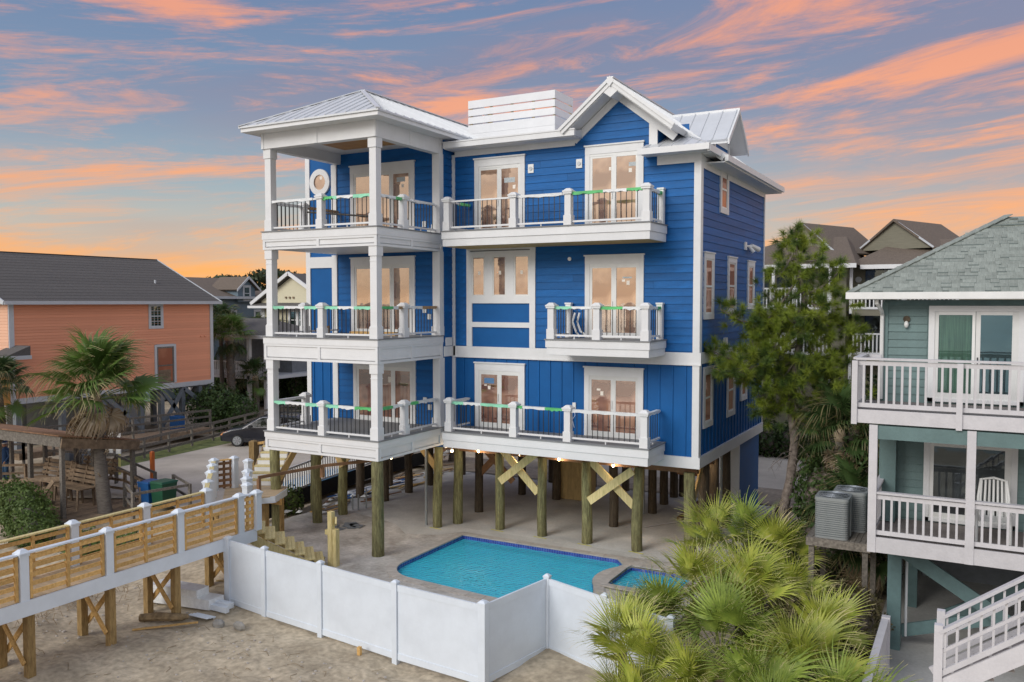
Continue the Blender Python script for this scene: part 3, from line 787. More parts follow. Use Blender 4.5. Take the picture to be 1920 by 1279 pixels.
# flood light on the side wall, pipe vents
fl = MB().box(8.61, 8.68, 9.5, 9.75, 9.33, 9.6); fl.cyl((8.66, 9.7, 9.46), (8.78, 10.1, 9.48), .04); fl.cyl((8.75, 10.05, 9.5), (8.9, 10.5, 9.38), .07, .1); fl.cyl((8.72, 9.9, 9.45), (8.86, 9.95, 9.25), .05, .08)
fl.build('flood_light', 'plw', W)
fb(FS, 6.9, 7.15, 6.0, 6.35, .0, .1, 'vent_hood', 'plw', W)

# ---------------------------------------------------------------- piles
pile_xy = [(-.2, .2, .19), (-4.85, .65, .17), (-4.55, 2.34, .17), (-5.66, 3.5, .17), (-4.5, 3.7, .17), (-5.7, 6.14, .17), (-4.42, 6.1, .16), (-5.82, 8.2, .16), (-4.49, 7.75, .16), (-4.49, 9.35, .16),
           (-.44, 3.88, .16), (-.11, 4.66, .17), (-.3, 6.4, .16), (1.58, 4.66, .16), (3.24, 4.6, .16), (4.88, 4.55, .17), (6.62, 4.55, .17), (4.86, 6.9, .16), (1.34, 9.6, .17), (-.26, 9.7, .16),
           (5.43, 9.3, .16), (5.37, 10.85, .16), (5.3, 12.2, .16), (5.6, 12.5, .15), (1.72, 12.4, .16), (-4.5, 11.9, .16), (8.3, 4.5, .18), (8.3, 6.0, .17), (8.3, 7.2, .17), (8.3, 8.7, .16), (3.2, 12.4, .16), (-.2, 12.4, .16)]
zones = {}
for i, (px, py, pr_) in enumerate(pile_xy):
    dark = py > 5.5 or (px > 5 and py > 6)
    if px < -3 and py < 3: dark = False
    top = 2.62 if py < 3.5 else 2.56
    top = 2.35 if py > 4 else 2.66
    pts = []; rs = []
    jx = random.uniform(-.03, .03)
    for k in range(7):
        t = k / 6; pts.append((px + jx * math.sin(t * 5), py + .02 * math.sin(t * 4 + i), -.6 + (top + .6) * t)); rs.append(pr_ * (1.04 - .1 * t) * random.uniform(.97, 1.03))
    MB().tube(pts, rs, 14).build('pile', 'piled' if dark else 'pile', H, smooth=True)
for (px, py) in ((-.44, 3.72), (1.58, 4.5), (3.24, 4.44), (4.88, 4.38), (6.62, 4.38)):      # yellow layout marks
    MB().beam((px - .22, py - .05, -.285), (px + .3, py - .12, -.285), .04, .004).build('layout_mark', 'yellowline', H)
# under-floor girders and bracing
for y in (4.66, 6.4, 9.5, 12.4): MB().box(-5.9, 8.5, y - .1, y + .1, 2.3, 2.56).build('girder', 'brown', H)
MB().box(-4.6, -.1, .15, .32, 2.62, 2.8).build('girder', 'brown', H); MB().box(-5.9, 8.5, 4.3, 12.5, 2.5, 2.56).build('subfloor', 'brown', H)
for (a, b) in (((1.72, 4.42, 1.42), (3.1, 4.42, 2.5)), ((1.72, 4.56, 2.5), (3.1, 4.56, 1.15)), ((5.02, 4.4, 1.12), (6.5, 4.4, 2.25)), ((5.02, 4.54, 2.4), (6.5, 4.54, 1.1))):
    MB().beam(a, b, .05, .26).build('cross_brace', 'yell', H)
for (a, b) in (((-.3, 6.3, 2.4), (1.2, 6.3, 1.0)), ((-.3, 6.4, 1.1), (1.0, 6.4, 2.4)), ((-4.5, 3.7, 1.6), (-3.6, 3.7, 2.6)), ((-4.85, .8, 1.5), (-4.85, 1.8, 2.6)), ((-4.5, 7.75, 1.2), (-3.6, 7.75, 2.3)), ((-.45, 4.0, 1.6), (-1.3, 4.0, 2.5)), ((8.3, 4.7, 1.2), (8.3, 5.8, 2.4)), ((-5.6, 3.55, 1.6), (-5.0, 3.55, 2.5)), ((-4.4, 3.55, 1.5), (-5.0, 3.55, 2.5))):
    MB().beam(a, b, .06, .24).build('cross_brace', 'brown' if a[1] > 6 else 'ply', H)
MB().box(1.25, 2.35, 9.75, 11.2, -.28, 2.4).build('plywood_shaft', 'ply', H)
MB().box(6.3, 7.2, 9.5, 9.56, 1.2, 2.4).build('plywood_sheet', 'brown', H)
st = MB().box(8.30, 8.56, 9.4, 12.5, -.28, 2.54).build('storage_wall', 'bluep', H)
MB().box(8.3, 8.6, 9.3, 9.4, -.28, 2.54).build('storage_corner_board', TR, H)
for x, y in ((5.2, 9.0), (5.1, 10.6), (-.95, 3.9), (-4.1, 9.3), (8.35, 7.9)):
    MB().cyl((x, y, -.3), (x, y, 2.5), .045, n=8).build('drain_pipe', 'acm', H)
for (x, y, h) in ((-4.61, 4.35, .55), (-4.37, 4.4, .6), (-4.3, 4.78, .75), (-4.1, 4.99, .6), (-3.95, 5.21, .6)):
    MB().cyl((x, y, -.3), (x, y, -.3 + h), .03, n=6).build('stub_pipe', 'acm', H)
# bulbs under the floor
for k, (x, y, z) in enumerate([(-2.56, .95, 2.5), (-.65, 1.5, 2.5), (-.97, 3.2, 2.45), (.26, 3.7, 2.45), (.91, 4.35, 2.4), (2.4, 4.6, 2.35), (3.95, 4.4, 2.38), (5.85, 4.4, 2.35), (7.6, 6.2, 2.3), (8.2, 6.6, 2.3), (7.9, 5.0, 2.35)]):
    L = thing('light_bulb', '', 'light bulb', (x, y, z), 'lit bulbs under the blue house')
    L['label'] = ['lit bulb between the left piles under the tower porch', 'lit bulb under the front corner of the tower porch', 'lit bulb under the right edge of the tower porch', 'lit bulb at the inner corner where tower and balcony meet',
                  'lit bulb by the dark pile under the left balcony end', 'lit bulb above the left yellow cross brace', 'lit bulb in front of the plywood shaft', 'lit bulb above the right yellow cross brace',
                  'lit bulb far right under the blue house near the side wall', 'lit bulb behind the corner pile under the side wall', 'lit bulb under the right front corner of the house'][k]
    MB().cyl((x, y, z + .02), (x, y, z + .1), .035, n=8).build('socket', 'plw', L); MB().ell((x, y, z), .045, .045, .055, 8, 6).build('bulb', 'bulb', L, smooth=True)
    if True:
        ld = bpy.data.lights.new('bulb_light', 'POINT'); ld.energy = 8; ld.color = (1, .76, .52); ld.shadow_soft_size = .05
        lo = bpy.data.objects.new('bulb_light', ld); COL.objects.link(lo); lo.parent = L; lo.location = (0, 0, -.07)

# ---------------------------------------------------------------- railings
PS = MB().box(-.1, .1, -.1, .1, 0, 1.0); PS.box(-.125, .125, -.125, .125, 0, .3); PS.taper(-.14, .14, -.14, .14, .93, 1.0, .0); PS.box(-.155, .155, -.155, .155, .985, 1.03); PS.taper(-.135, .135, -.135, .135, 1.03, 1.1, .07)
_p = PS.build('post', TR, None, org=(0, 0, 0)); POSTM = _p.data; bpy.data.objects.remove(_p)
_b = MB().box(-.009, .009, -.009, .009, 0, .80).build('baluster', 'black', None, org=(0, 0, 0)); BALM = _b.data; bpy.data.objects.remove(_b)
nbal = 0


def rail_bay(par, p, q, z, wraps=(), sp=.165, drop=0, ext=0):
    """lower rail, black balusters and a top rail sleeved in protective film between two posts"""
    global nbal
    p = Vector((p[0], p[1], z)); q = Vector((q[0], q[1], z)); L_ = (q - p).length; d = (q - p) / L_
    MB().beam(p + Vector((0, 0, .11)), q + Vector((0, 0, .11)), .06, .055).build('bottom_rail', TR, par)
    MB().beam(p + Vector((0, 0, .94)), q + Vector((0, 0, .94)), .07, .05).build('top_rail', TR, par)
    m = (p + q) / 2
    MB().cyl(m, m + Vector((0, 0, .09)), .022, n=6).build('rail_foot', TR, par)
    n = int(L_ / sp)
    for i in range(1, n):
        nbal += 1; c = p + d * (L_ * i / n)
        link('baluster', BALM, par, (c.x, c.y, z + .13))
    for a, b, mt in wraps:
        a_ = p + d * L_ * a; b_ = p + d * L_ * b; mb = MB(); k = 8; pts = []
        up = Vector((0, 0, 1)); side = d.cross(up)
        ring = []
        for i in range(k + 1):
            c = a_ + (b_ - a_) * i / k + Vector((0, 0, .95)); dz = random.uniform(-.035, .0) - .03; w = .055 + random.uniform(0, .012)
            ring.append([c + side * w + up * .035, c - side * w + up * .035, c - side * w + up * dz, c + side * w + up * (dz + random.uniform(-.02, .02))])
        vs = [v for r_ in ring for v in r_]; fs = []
        for i in range(k):
            for j in range(4): fs.append((i * 4 + j, i * 4 + (j + 1) % 4, i * 4 + 4 + (j + 1) % 4, i * 4 + 4 + j))
        fs += [(0, 1, 2, 3), tuple(k * 4 + j for j in (3, 2, 1, 0))]
        mb.add(vs, fs).build('rail_wrap', mt, par)


def post(par, x, y, z): return link('post', POSTM, par, (x, y, z))


# ---------------------------------------------------------------- tower porches
TX0 = -4.69
porch = []
for lv, (z, zb) in enumerate(((Z1, 2.66), (Z2, 5.62), (Z3, 9.2))):
    mb = MB().box(TX0 + .05, -.05, .05, TY, zb + .1, z - .035)
    P_ = mb.build('porch', TR, H); porch.append(P_)
    MB().box(TX0 - .03, .03, -.03, TY + .0, z - .034, z).build('decking', 'floor', P_)
    # stepped fascia with recessed panels
    t = .17 + .03 * lv
    for (fr, u0, u1) in ((Fr('F', .05), TX0, 0), (Fr('S', -.05), .05, TY)):
        fb(fr, u0 + (0 if fr.k == 'F' else 0), u1, z - .04 - t, z - .036, 0, .05, 'fascia_board', TR, P_)
        b = MB(); h0 = zb; h1 = z - .04 - t; v = (u0 + u1) / 2
        fr.box(b, u0 + .02, u1 - (.02 if fr.k == 'F' else 0), h0, h0 + .07, .0, .035); fr.box(b, u0 + .02, u1 - (.02 if fr.k == 'F' else 0), h1 - .07, h1, 0, .035)
        for q in (u0 + .02, v - .04, u1 - .12): fr.box(b, q, q + .1, h0 + .07, h1 - .07, 0, .035)
        b.build('panel_molding', TR, P_)
    MB().box(TX0, TX0 + .05, .05, TY, zb + .1, z - .04).build('side_fascia', TR, P_)
    if lv == 0: MB().box(TX0 + .3, -.3, .4, TY, 2.6, 2.75).build('under_joists', 'brown', P_)
    # posts & rails
    top = (5.62, 9.2, 12.45)[lv]
    for cx, cy in ((TX0 + .22, .2), (-.2, .2)):
        c = MB().box(cx - .125, cx + .125, cy - .125, cy + .125, z, top).box(cx - .15, cx + .15, cy - .15, cy + .15, z, z + .36).box(cx - .155, cx + .155, cy - .155, cy + .155, top - .3, top - .001).box(cx - .14, cx + .14, cy - .14, cy + .14, z + .36, z + .385)
        if lv < 2: c.box(cx - .137, cx + .137, cy - .137, cy + .137, top - .46, top - .44)
        c.build('column', TR, P_)
    MB().box(-.29, .0, TY - .22, TY + .06, z - (.6 if lv == 0 else 0.0), top - .002).box(-.32, .03, TY - .25, TY + .0, z, z + .3).build('column', TR, P_)
    MB().box(-4.79, -4.56, TY - .08, TY - .001, z, top - .002).build('pilaster', TR, P_)
    wr = [[(0, .25, 'mint'), (.25, .7, 'film'), (.7, 1, 'mint')], [(0, .3, 'mint'), (.3, .65, 'film'), (.65, 1, 'green' if lv == 0 else 'mint')],
          [(0, .5, 'green'), (.5, .95, 'film')], [(0, .35, 'green'), (.35, 1, 'film')]]
    if lv == 2: wr = [[(0, .9, 'film')], [(0, .2, 'green'), (.2, .3, 'mint'), (.3, .65, 'film'), (.65, 1, 'mint')], [(0, .7, 'film'), (.7, 1, 'green')], [(.2, .9, 'film')]]
    if lv == 1: wr[3] = [(.1, .5, 'film'), (.5, 1, 'card')]; wr[2] = [(0, .55, 'green'), (.55, .8, 'film'), (.8, 1, 'card')]
    post(P_, -2.30, .16, z); post(P_, -.16, 1.55, z)
    post(P_, TX0 + .2, 1.75, z)
    rail_bay(P_, (TX0 + .35, .16), (-2.42, .16), z, wr[0]); rail_bay(P_, (-2.18, .16), (-.34, .16), z, wr[1])
    rail_bay(P_, (-.16, .34), (-.16, 1.43), z, wr[2]); rail_bay(P_, (-.16, 1.67), (-.16, TY - .24), z, wr[3])
    rail_bay(P_, (TX0 + .2, .34), (TX0 + .2, 1.63), z, [(0, 1, 'film')])
    if lv: rail_bay(P_, (TX0 + .2, 1.87), (TX0 + .2, TY - .1), z, [(0, 1, 'card')])
    MB().box(TX0 + .1, -.12, .1, TY, zb + .02, zb + .1).build('porch_ceiling', TR, P_)
# tower top beam, ceiling and hip roof
tb = MB().box(TX0 + .04, -.03, -.0, .3, 12.45, 12.94).box(-.3, -.03, .3, TY, 12.45, 12.94).box(TX0 + .04, TX0 + .3, .3, TY, 12.45, 12.94).build('beam', TR, H)
for (fr, u0, u1) in ((Fr('F', .0), TX0 + .04, -.03), (Fr('S', -.03), 0, TY)):
    b = MB(); v = (u0 + u1) / 2
    for q in (u0, v - .05, u1 - .1): fr.box(b, q, q + .1, 12.45, 12.94, 0, .02)
    b.build('panel_molding', TR, tb)
MB().box(TX0 + .3, -.3, .3, TY, 12.80, 12.93).build('coffer', TR, H)
for i in range(9):
    y0 = .9 + i * .22; MB().box(-3.6, -1.15, y0, y0 + .21, 12.78, 12.797).build('ceiling_plank', 'ceil', H)


def slab(par, pts, th, name='roof', m='metal'):
    a = [Vector(p) for p in pts]; nrm = (a[1] - a[0]).cross(a[2] - a[0]).normalized()
    if nrm.z < 0: a = a[::-1]; nrm = -nrm
    return MB().prism(a, -nrm * th).build(name, m, par), nrm


def seams(par, e0, e1, t0, t1, n, h=.035, w=.03):
    """standing seams from eave line e0-e1 to top line t0-t1"""
    e0, e1, t0, t1 = map(Vector, (e0, e1, t0, t1))
    for i in range(n + 1):
        a = e0 + (e1 - e0) * i / n; b = t0 + (t1 - t0) * i / n
        if (b - a).length < .15: continue
        MB().beam(a + Vector((0, 0, h * .4)), b + Vector((0, 0, h * .4)), w, h).build('standing_seam', 'metal', par)


rf = MB().prism([(-5.05, -.5, 12.94), (.45, -.5, 12.94), (.45, 9.5, 12.94), (-5.05, 9.5, 12.94)], (0, 0, .16)).build('roof', TR, H)
MB().box(-5.1, .5, -.55, 9.5, 13.06, 13.11).build('drip_edge', 'metal', rf)
AP = Vector((-2.3, 2.25, 14.52)); A2 = Vector((-2.3, 9.5, 14.52)); c0, c1, c2, c3 = (-5.1, -.55, 13.11), (.5, -.55, 13.11), (.5, 9.5, 13.11), (-5.1, 9.5, 13.11)
MB().add([c0, c1, tuple(AP), c2, tuple(A2), c3], [(0, 1, 2), (1, 3, 4, 2), (5, 0, 2, 4), (3, 5, 4), (0, 5, 3, 1)]).build('roof_slopes', 'metal', rf)


def hipseam(a, b, apex_a, apex_b, n):
    a, b, A, B_ = map(Vector, (a, b, apex_a, apex_b))
    return [(a + (b - a) * i / n) for i in range(1, n)]


n = 14
for i in range(1, n):                                # front slope: seams run straight up to the hips
    x = -5.1 + 5.6 * i / n; d = min(x + 5.1, .5 - x); y = -.55 + d * 1.0; z = 13.11 + 1.41 * d / 2.8
    MB().beam((x, -.55, 13.125), (x, y, z + .015), .03, .035).build('standing_seam', 'metal', rf)
for i in range(1, 24):
    y = -.55 + 10.05 * i / 24; d = min(y + .55, 2.8)
    for sgn, x0 in ((1, .5), (-1, -5.1)):
        MB().beam((x0, y, 13.125), (x0 - sgn * d, y, 13.125 + 1.41 * d / 2.8), .03, .035).build('standing_seam', 'metal', rf)
for cc in (c0, c1): MB().beam(Vector(cc) + Vector((0, 0, .02)), AP + Vector((0, 0, .03)), .14, .03).build('hip_cap', 'metal', rf)
MB().beam(AP + Vector((0, 0, .03)), A2 + Vector((0, 0, .03)), .2, .03).build('ridge_cap', 'metal', rf)
# low main roof, its eave and the deck screen
mr = MB().prism([(.46, 3.62, 12.62), (.46, 3.62, 12.78), (.46, 6.0, 13.3), (.46, 12.9, 13.34), (.46, 12.9, 12.6)], (4.4, 0, 0)).build('main_roof', 'metal', H)
MB().box(.05, 4.86, 3.52, 3.62, 12.62, 12.82).build('gutter', TR, mr); MB().box(.05, 4.8, 3.62, HY0, 12.60, 12.64).build('soffit', TR, mr)
MB().box(.05, 4.88, 3.50, 3.56, 12.79, 12.835).build('gutter_lip', TR, mr)
for i in range(9): MB().beam((.7 + i * .45, 3.66, 12.8), (.7 + i * .45, 6.0, 13.32), .03, .04).build('standing_seam', 'metal', mr)
scr = MB()
for x in (-.42, .4, 1.25, 2.1, 2.9): scr.box(x, x + .07, 6.03, 6.12, 13.3, 14.7)
scr.box(2.88, 2.97, 7.35, 7.43, 13.3, 14.7); scr.box(-.46, -.38, 7.35, 7.43, 13.3, 14.7)
scr = scr.build('roof_screen', 'ply', H)
for k, (za, zb_) in enumerate(((13.32, 13.56), (13.565, 13.88), (13.925, 14.16), (14.205, 14.43), (14.475, 14.75))):
    MB().box(-.48, 3.0, 5.99, 6.03, za, zb_).build('screen_board', TR, scr); MB().box(2.975, 3.01, 6.031, 7.45, za, zb_).build('screen_board', TR, scr); MB().box(-.5, -.47, 6.031, 7.45, za, zb_).build('screen_board', TR, scr)
# front gable
gb = None
L0 = Vector((4.38, 3.5, 12.80)); T0 = Vector((6.06, 3.5, 14.18)); R0 = Vector((8.05, 3.5, 12.62)); R1 = Vector((9.2, 4.9, 11.78))
o, _ = slab(H, [L0, T0, T0 + Vector((0, 8.5, 0)), L0 + Vector((0, 8.5, 0))], .16, 'gable_roof'); gb = o
slab(gb, [T0, R0, R0 + Vector((0, 9.3, 0)), T0 + Vector((0, 9.3, 0))], .16, 'roof_slope')
slab(gb, [(8.05, 4.7, 12.62), (9.2, 4.7, 11.8), (9.2, 12.95, 11.8), (8.05, 12.95, 12.62)], .16, 'roof_slope')
for a, b in ((L0, T0), (T0, R0)):                        # rake boards, two steps
    d = (b - a).normalized(); up = Vector((-d.z, 0, d.x)); up = up if up.z > 0 else -up
    MB().prism([a - up * .16 - Vector((0, .0, 0)), b - up * .16, b + up * .02, a + up * .02], (0, -.05, 0)).build('rake_board', TR, gb)
    MB().prism([a - up * .05 - Vector((0, .05, 0)), b - up * .05 - Vector((0, .05, 0)), b + up * .04 - Vector((0, .05, 0)), a + up * .04 - Vector((0, .05, 0))], (0, -.04, 0)).build('rake_trim', TR, gb)
    MB().prism([a - up * .165, b - up * .165, b - up * .165 + Vector((0, .66, 0)), a - up * .165 + Vector((0, .66, 0))], -up * .02).build('soffit', TR, gb)
    MB().prism([a - up * .2 + Vector((0, .62, 0)), b - up * .2 + Vector((0, .62, 0)), b - up * .42 + Vector((0, .62, 0)), a - up * .42 + Vector((0, .62, 0))], (0, .05, 0)).build('frieze_board', TR, gb)
MB().prism([L0 + Vector((-.02, 0, -.14)), L0 + Vector((.24, 0, .06)), L0 + Vector((.24, 0, -.34)), L0 + Vector((-.02, 0, -.34))], (0, .02, 0)).build('eave_end', TR, gb) if False else None
for k in range(16):
    y = 3.7 + k * .55
    MB().beam(L0 + Vector((0, y - 3.5, .03)), T0 + Vector((0, y - 3.5, .03)), .03, .04).build('standing_seam', 'metal', gb)
    if y > 4.8: MB().beam((9.2, y, 11.83), (8.05, y, 12.65), .03, .04).build('standing_seam', 'metal', gb)
    MB().beam((8.05, y, 12.65), (6.06, y, 14.21), .03, .04).build('standing_seam', 'metal', gb)
MB().prism([(6.06, 3.405, 14.235), (6.2, 3.405, 14.11), (6.06, 3.405, 13.93), (5.92, 3.405, 14.11)], (0, .1, 0)).build('rake_apex', TR, gb)
MB().prism([(6.06, 3.47, 14.1), (6.34, 3.47, 13.83), (6.06, 3.47, 13.62), (5.78, 3.47, 13.83)], (0, .68, 0)).build('soffit_ridge', TR, gb)
MB().beam((6.06, 3.44, 14.2), (6.06, 12, 14.2), .2, .04).build('ridge_cap', 'metal', gb)
MB().box(9.19, 9.3, 4.7, 12.95, 11.66, 11.84).build('gutter', TR, gb); MB().box(8.62, 9.2, 4.7, 12.95, 11.62, 11.66).build('soffit', TR, gb)
# skirt roof at the right corner
sk = MB().add([(6.95, 3.56, 12.0), (9.06, 3.56, 12.0), (9.06, 5.9, 12.0), (6.95, 5.42, 12.74), (7.95, 5.0, 12.57), (7.95, 5.9, 12.6), (6.95, 5.42, 11.9), (6.95, 3.56, 11.9)], [(0, 1, 4, 3), (1, 2, 5, 4), (3, 4, 5), (0, 3, 6, 7)]).build('skirt_roof', 'metal', H)
MB().box(6.9, 9.06, 3.5, 3.58, 11.84, 12.02).build('gutter', TR, sk); MB().box(8.98, 9.08, 3.581, 5.9, 11.80, 11.99).build('gutter', TR, sk)
MB().box(6.95, 9.0, 3.58, HY0 + .0, 11.86, 11.90).build('soffit', TR, sk); MB().box(8.61, 9.0, HY0, 5.9, 11.82, 11.86).build('soffit', TR, sk)
for i in range(5):
    x = 7.1 + i * .38; t = 1 if x < 7.95 else (9.06 - x) / 1.11
    MB().beam((x, 3.6, 12.02), (x, 3.6 + 1.6 * t, 12.02 + .62 * t), .03, .035).build('standing_seam', 'metal', sk)
MB().beam((9.06, 3.56, 12.01), (7.95, 5.0, 12.58), .09, .03).build('hip_cap', 'metal', sk)
# side dormer
dm = MB().prism([(8.45, 6.1, 12.0), (8.45, 7.98, 12.0), (8.45, 7.98, 12.7), (8.45, 7.02, 13.5), (8.45, 6.1, 12.7)], (-1.6, 0, 0)).build('dormer', 'bluep', H)
for sg, ye, ze in ((-1, 5.75, 12.50), (1, 8.30, 12.50)):
    a = [(9.0, 7.02, 13.62), (9.0, ye, ze), (6.4, ye, ze), (6.4, 7.02, 13.62)]
    slab(dm, a, .1, 'roof_slope')
    MB().prism([(9.0, 7.02, 13.52), (9.0, 7.02, 13.64), (9.0, ye, ze + .02), (9.0, ye, ze - .16), ], (.05, 0, 0)).build('rake_board', TR, dm)
    MB().prism([(8.98, 7.02, 13.5), (8.98, ye - sg * .02, ze - .1), (8.44, ye - sg * .02, ze - .1), (8.44, 7.02, 13.5)], (0, 0, -.02)).build('soffit', TR, dm)
    for i in range(6): MB().beam((8.95 - i * .45, 7.02, 13.64), (8.95 - i * .45, ye, ze + .02), .03, .03).build('standing_seam', 'metal', dm)
MB().prism([(8.47, 6.1, 12.5), (8.47, 7.98, 12.5), (8.47, 7.02, 13.45)], (.01, 0, 0)).build('gable_face', TR, dm)
MB().box(8.45, 8.5, 6.1, 6.25, 12.0, 12.7).build('corner_board', TR, dm); MB().box(8.45, 8.5, 7.83, 7.98, 12.0, 12.7).build('corner_board', TR, dm)
MB().box(6.4, 9.05, 7.0, 7.05, 13.6, 13.68).build('ridge_cap', 'metal', dm)
# ---------------------------------------------------------------- balconies
YB = 2.65


def balcony(x0, x1, z, h, posts, bays, left=True, under='white'):
    B = MB().box(x0 + .05, x1 - .05, YB + .05, HY0 - .001, z - h, z - .035).build('balcony', TR, H)
    MB().box(x0 - .03, x1 + .03, YB - .03, HY0 - .06, z - .034, z).build('decking', 'floor', B)
    for a, b, w in ((z - .04 - h * .45, z - .036, .05), (z - h - .0, z - .042 - h * .45, .02)):
        MB().box(x0 + .05 - w, x1 - .05 + w, YB + .05 - w, YB + .05, a, b).build('fascia_board', TR, B)
        MB().box(x1 - .05, x1 - .05 + w, YB + .051, HY0 - .06, a, b).build('fascia_board', TR, B); MB().box(x0 + .05 - w, x0 + .05, YB + .051, HY0 - .06, a, b).build('fascia_board', TR, B)
    MB().box(x0 + .1, x1 - .1, YB + .1, HY0 - .06, z - h - .012, z - h - .001).build('underside', under, B)
    for p in posts: post(B, p, YB + .16, z)
    for i, w in enumerate(bays): rail_bay(B, (posts[i] + .12, YB + .16), (posts[i + 1] - .12, YB + .16), z, w)
    return B


B1 = balcony(.556, 7.63, Z1, .52, (.75, 3.16, 5.02, 7.46), [[(0, .2, 'mint'), (.2, .5, 'film'), (.5, 1, 'mint')], [(0, .12, 'green'), (.12, .6, 'film'), (.6, 1, 'green')], [(0, 1, 'film')]])
rail_bay(B1, (7.46, YB + .28), (7.46, HY0 - .1), Z1, [(0, .9, 'film')]); rail_bay(B1, (.72, YB + .28), (.72, HY0 - .1), Z1, [(0, .9, 'film')])
B3 = balcony(.556, 7.64, Z3, .50, (.70, 3.15, 5.02, 7.48), [[], [(0, .95, 'film')], [(0, .45, 'green'), (.45, .78, 'film'), (.78, 1, 'green')]], under='ply')
rail_bay(B3, (7.48, YB + .28), (7.48, HY0 - .2), Z3, [(0, .8, 'film'), (.8, 1, 'green')]); rail_bay(B3, (.72, YB + .28), (.72, HY0 - .1), Z3, [(.5, 1, 'green')])
B2 = balcony(4.32, 7.64, Z2, .48, (4.46, 5.96, 7.47), [[(0, .45, 'mint'), (.45, .95, 'film')], [(0, .55, 'green'), (.55, 1, 'film')]])
rail_bay(B2, (7.47, YB + .28), (7.47, HY0 - .2), Z2, [(0, .7, 'film'), (.7, 1, 'green')]); rail_bay(B2, (4.46, YB + .28), (4.46, HY0 - .2), Z2, [(0, 1, 'film')])
for B, x, z in ((B3, 7.48, Z3), (B2, 7.47, Z2), (B2, 4.46, Z2)): MB().box(x - .09, x + .09, HY0 - .22, HY0 - .06, z, z + 1.05).box(x - .11, x + .11, HY0 - .24, HY0 - .06, z + 1.05, z + 1.1).build('half_post', TR, B)
for dx in (0, .16):
    MB().tube([(4.72 + dx, HY0 - .25, Z2 + .78), (4.66 + dx, HY0 - .3, Z2 + .5), (4.8 + dx, HY0 - .35, Z2 + .2), (4.95 + dx * 2, HY0 - .4, Z2 + .03)], [.035] * 4, 6).build('packing_strip', 'film', B2)
MB().box(-2.9, -1.0, 2.2, 2.5, Z2, Z2 + .12).build('lumber', 'pine', porch[1]); MB().box(-3.95, -3.75, 2.0, 2.2, Z2, Z2 + .3).build('bucket', 'card', porch[1])
MB().beam((-4.2, 1.6, Z3 + .75), (-2.5, 3.2, Z3 + .65), .3, .03).build('plank', 'oldw', porch[2])

# ================================================================== PRIVACY FENCE
def gz(x, y): return float(ground_h(np.array([x]), np.array([y]))[0])


FN = thing('privacy_fence', 'white vinyl privacy fence with solid panels running in front of the swimming pool', 'fence', (3, -4.9, -.6))
FP = [(-1.55, -4.48), (-.02, -4.7), (2.05, -4.93), (4.5, -5.22), (6.9, -5.4), (7.3, -3.2), (8.95, -3.75), (10.6, -4.3)]
for i, (x, y) in enumerate(FP):
    w = .065 if i not in (0, 4) else .085
    MB().box(x - w, x + w, y - w, y + w, -.72, 1.22).box(x - w - .012, x + w + .012, y - w - .012, y + w + .012, 1.2, 1.235).taper(x - w - .008, x + w + .008, y - w - .008, y + w + .008, 1.235, 1.275, .045).build('post', 'vinyl', FN)
for a, b in zip(FP[:-1], FP[1:]):
    A = Vector((*a, 0)); B = Vector((*b, 0)); d = (B - A).normalized(); A = A + d * .07; B = B - d * .07
    s_ = 1 if (B - A).length < 2.2 else 1
    MB().beam(A + Vector((0, 0, 1.10)), B + Vector((0, 0, 1.10)), .05, .15).build('top_rail', 'vinyl', FN)
    MB().beam(A + Vector((0, 0, -.46)), B + Vector((0, 0, -.46)), .05, .15).build('bottom_rail', 'vinyl', FN)
    MB().beam(A + Vector((0, 0, .32)), B + Vector((0, 0, .32)), .022, 1.42).build('panel', 'vinyl', FN)
stake = MB().box(3.55, 3.63, -5.42, -5.34, -.65, -.38).build('wood_stake', 'pine'); tag(stake, 'small wooden stake stuck in the sand at the foot of the white fence', 'stake')

# ================================================================== BOARDWALK
BW = thing('boardwalk', 'new raised timber boardwalk with white post sleeves and golden horizontal rails', 'boardwalk', (-2.35, -8, -.6))
ZD = 1.2
_q = MB().box(-.095, .095, -.095, .095, -.02, 1.0).box(-.11, .11, -.11, .11, .95, .99).box(-.128, .128, -.128, .128, 1.0, 1.035).taper(-.115, .115, -.115, .115, 1.035, 1.10, .065).build('sleeve_post', 'vinyl', None, org=(0, 0, 0))
BPM = _q.data; bpy.data.objects.remove(_q)
_q = MB().box(-.085, .085, -.085, .085, -1.75, .0).build('x', 'postw', None, org=(0, 0, 0)); SPM = _q.data; bpy.data.objects.remove(_q)
near = [(-1.72, -3.92 - 2.0 * k) for k in range(6)]; far = [(-3.02, -3.9 - 2.0 * k) for k in range(6)]


def hrail(par, a, b, m='pine', cap='vinyl', n=5, z=ZD):
    A = Vector((*a, z)); B = Vector((*b, z)); d = (B - A).normalized(); A = A + d * .10; B = B - d * .10
    for k in range(n):
        h = .12 + k * .19; MB().beam(A + Vector((0, 0, h)), B + Vector((0, 0, h)), .03, .092).build('rail_board', m, par)
    MB().beam(A + Vector((0, 0, 1.0)), B + Vector((0, 0, 1.0)), .13, .035).build('cap_rail', cap, par)
    side = Vector((-d.y, d.x, 0)) * .035
    for t in (.03, .5, .97):
        c = A + (B - A) * t + side; MB().box(c.x - .03, c.x + .03, c.y - .03, c.y + .03, z + .02, z + .975).build('rail_stud', m, par)


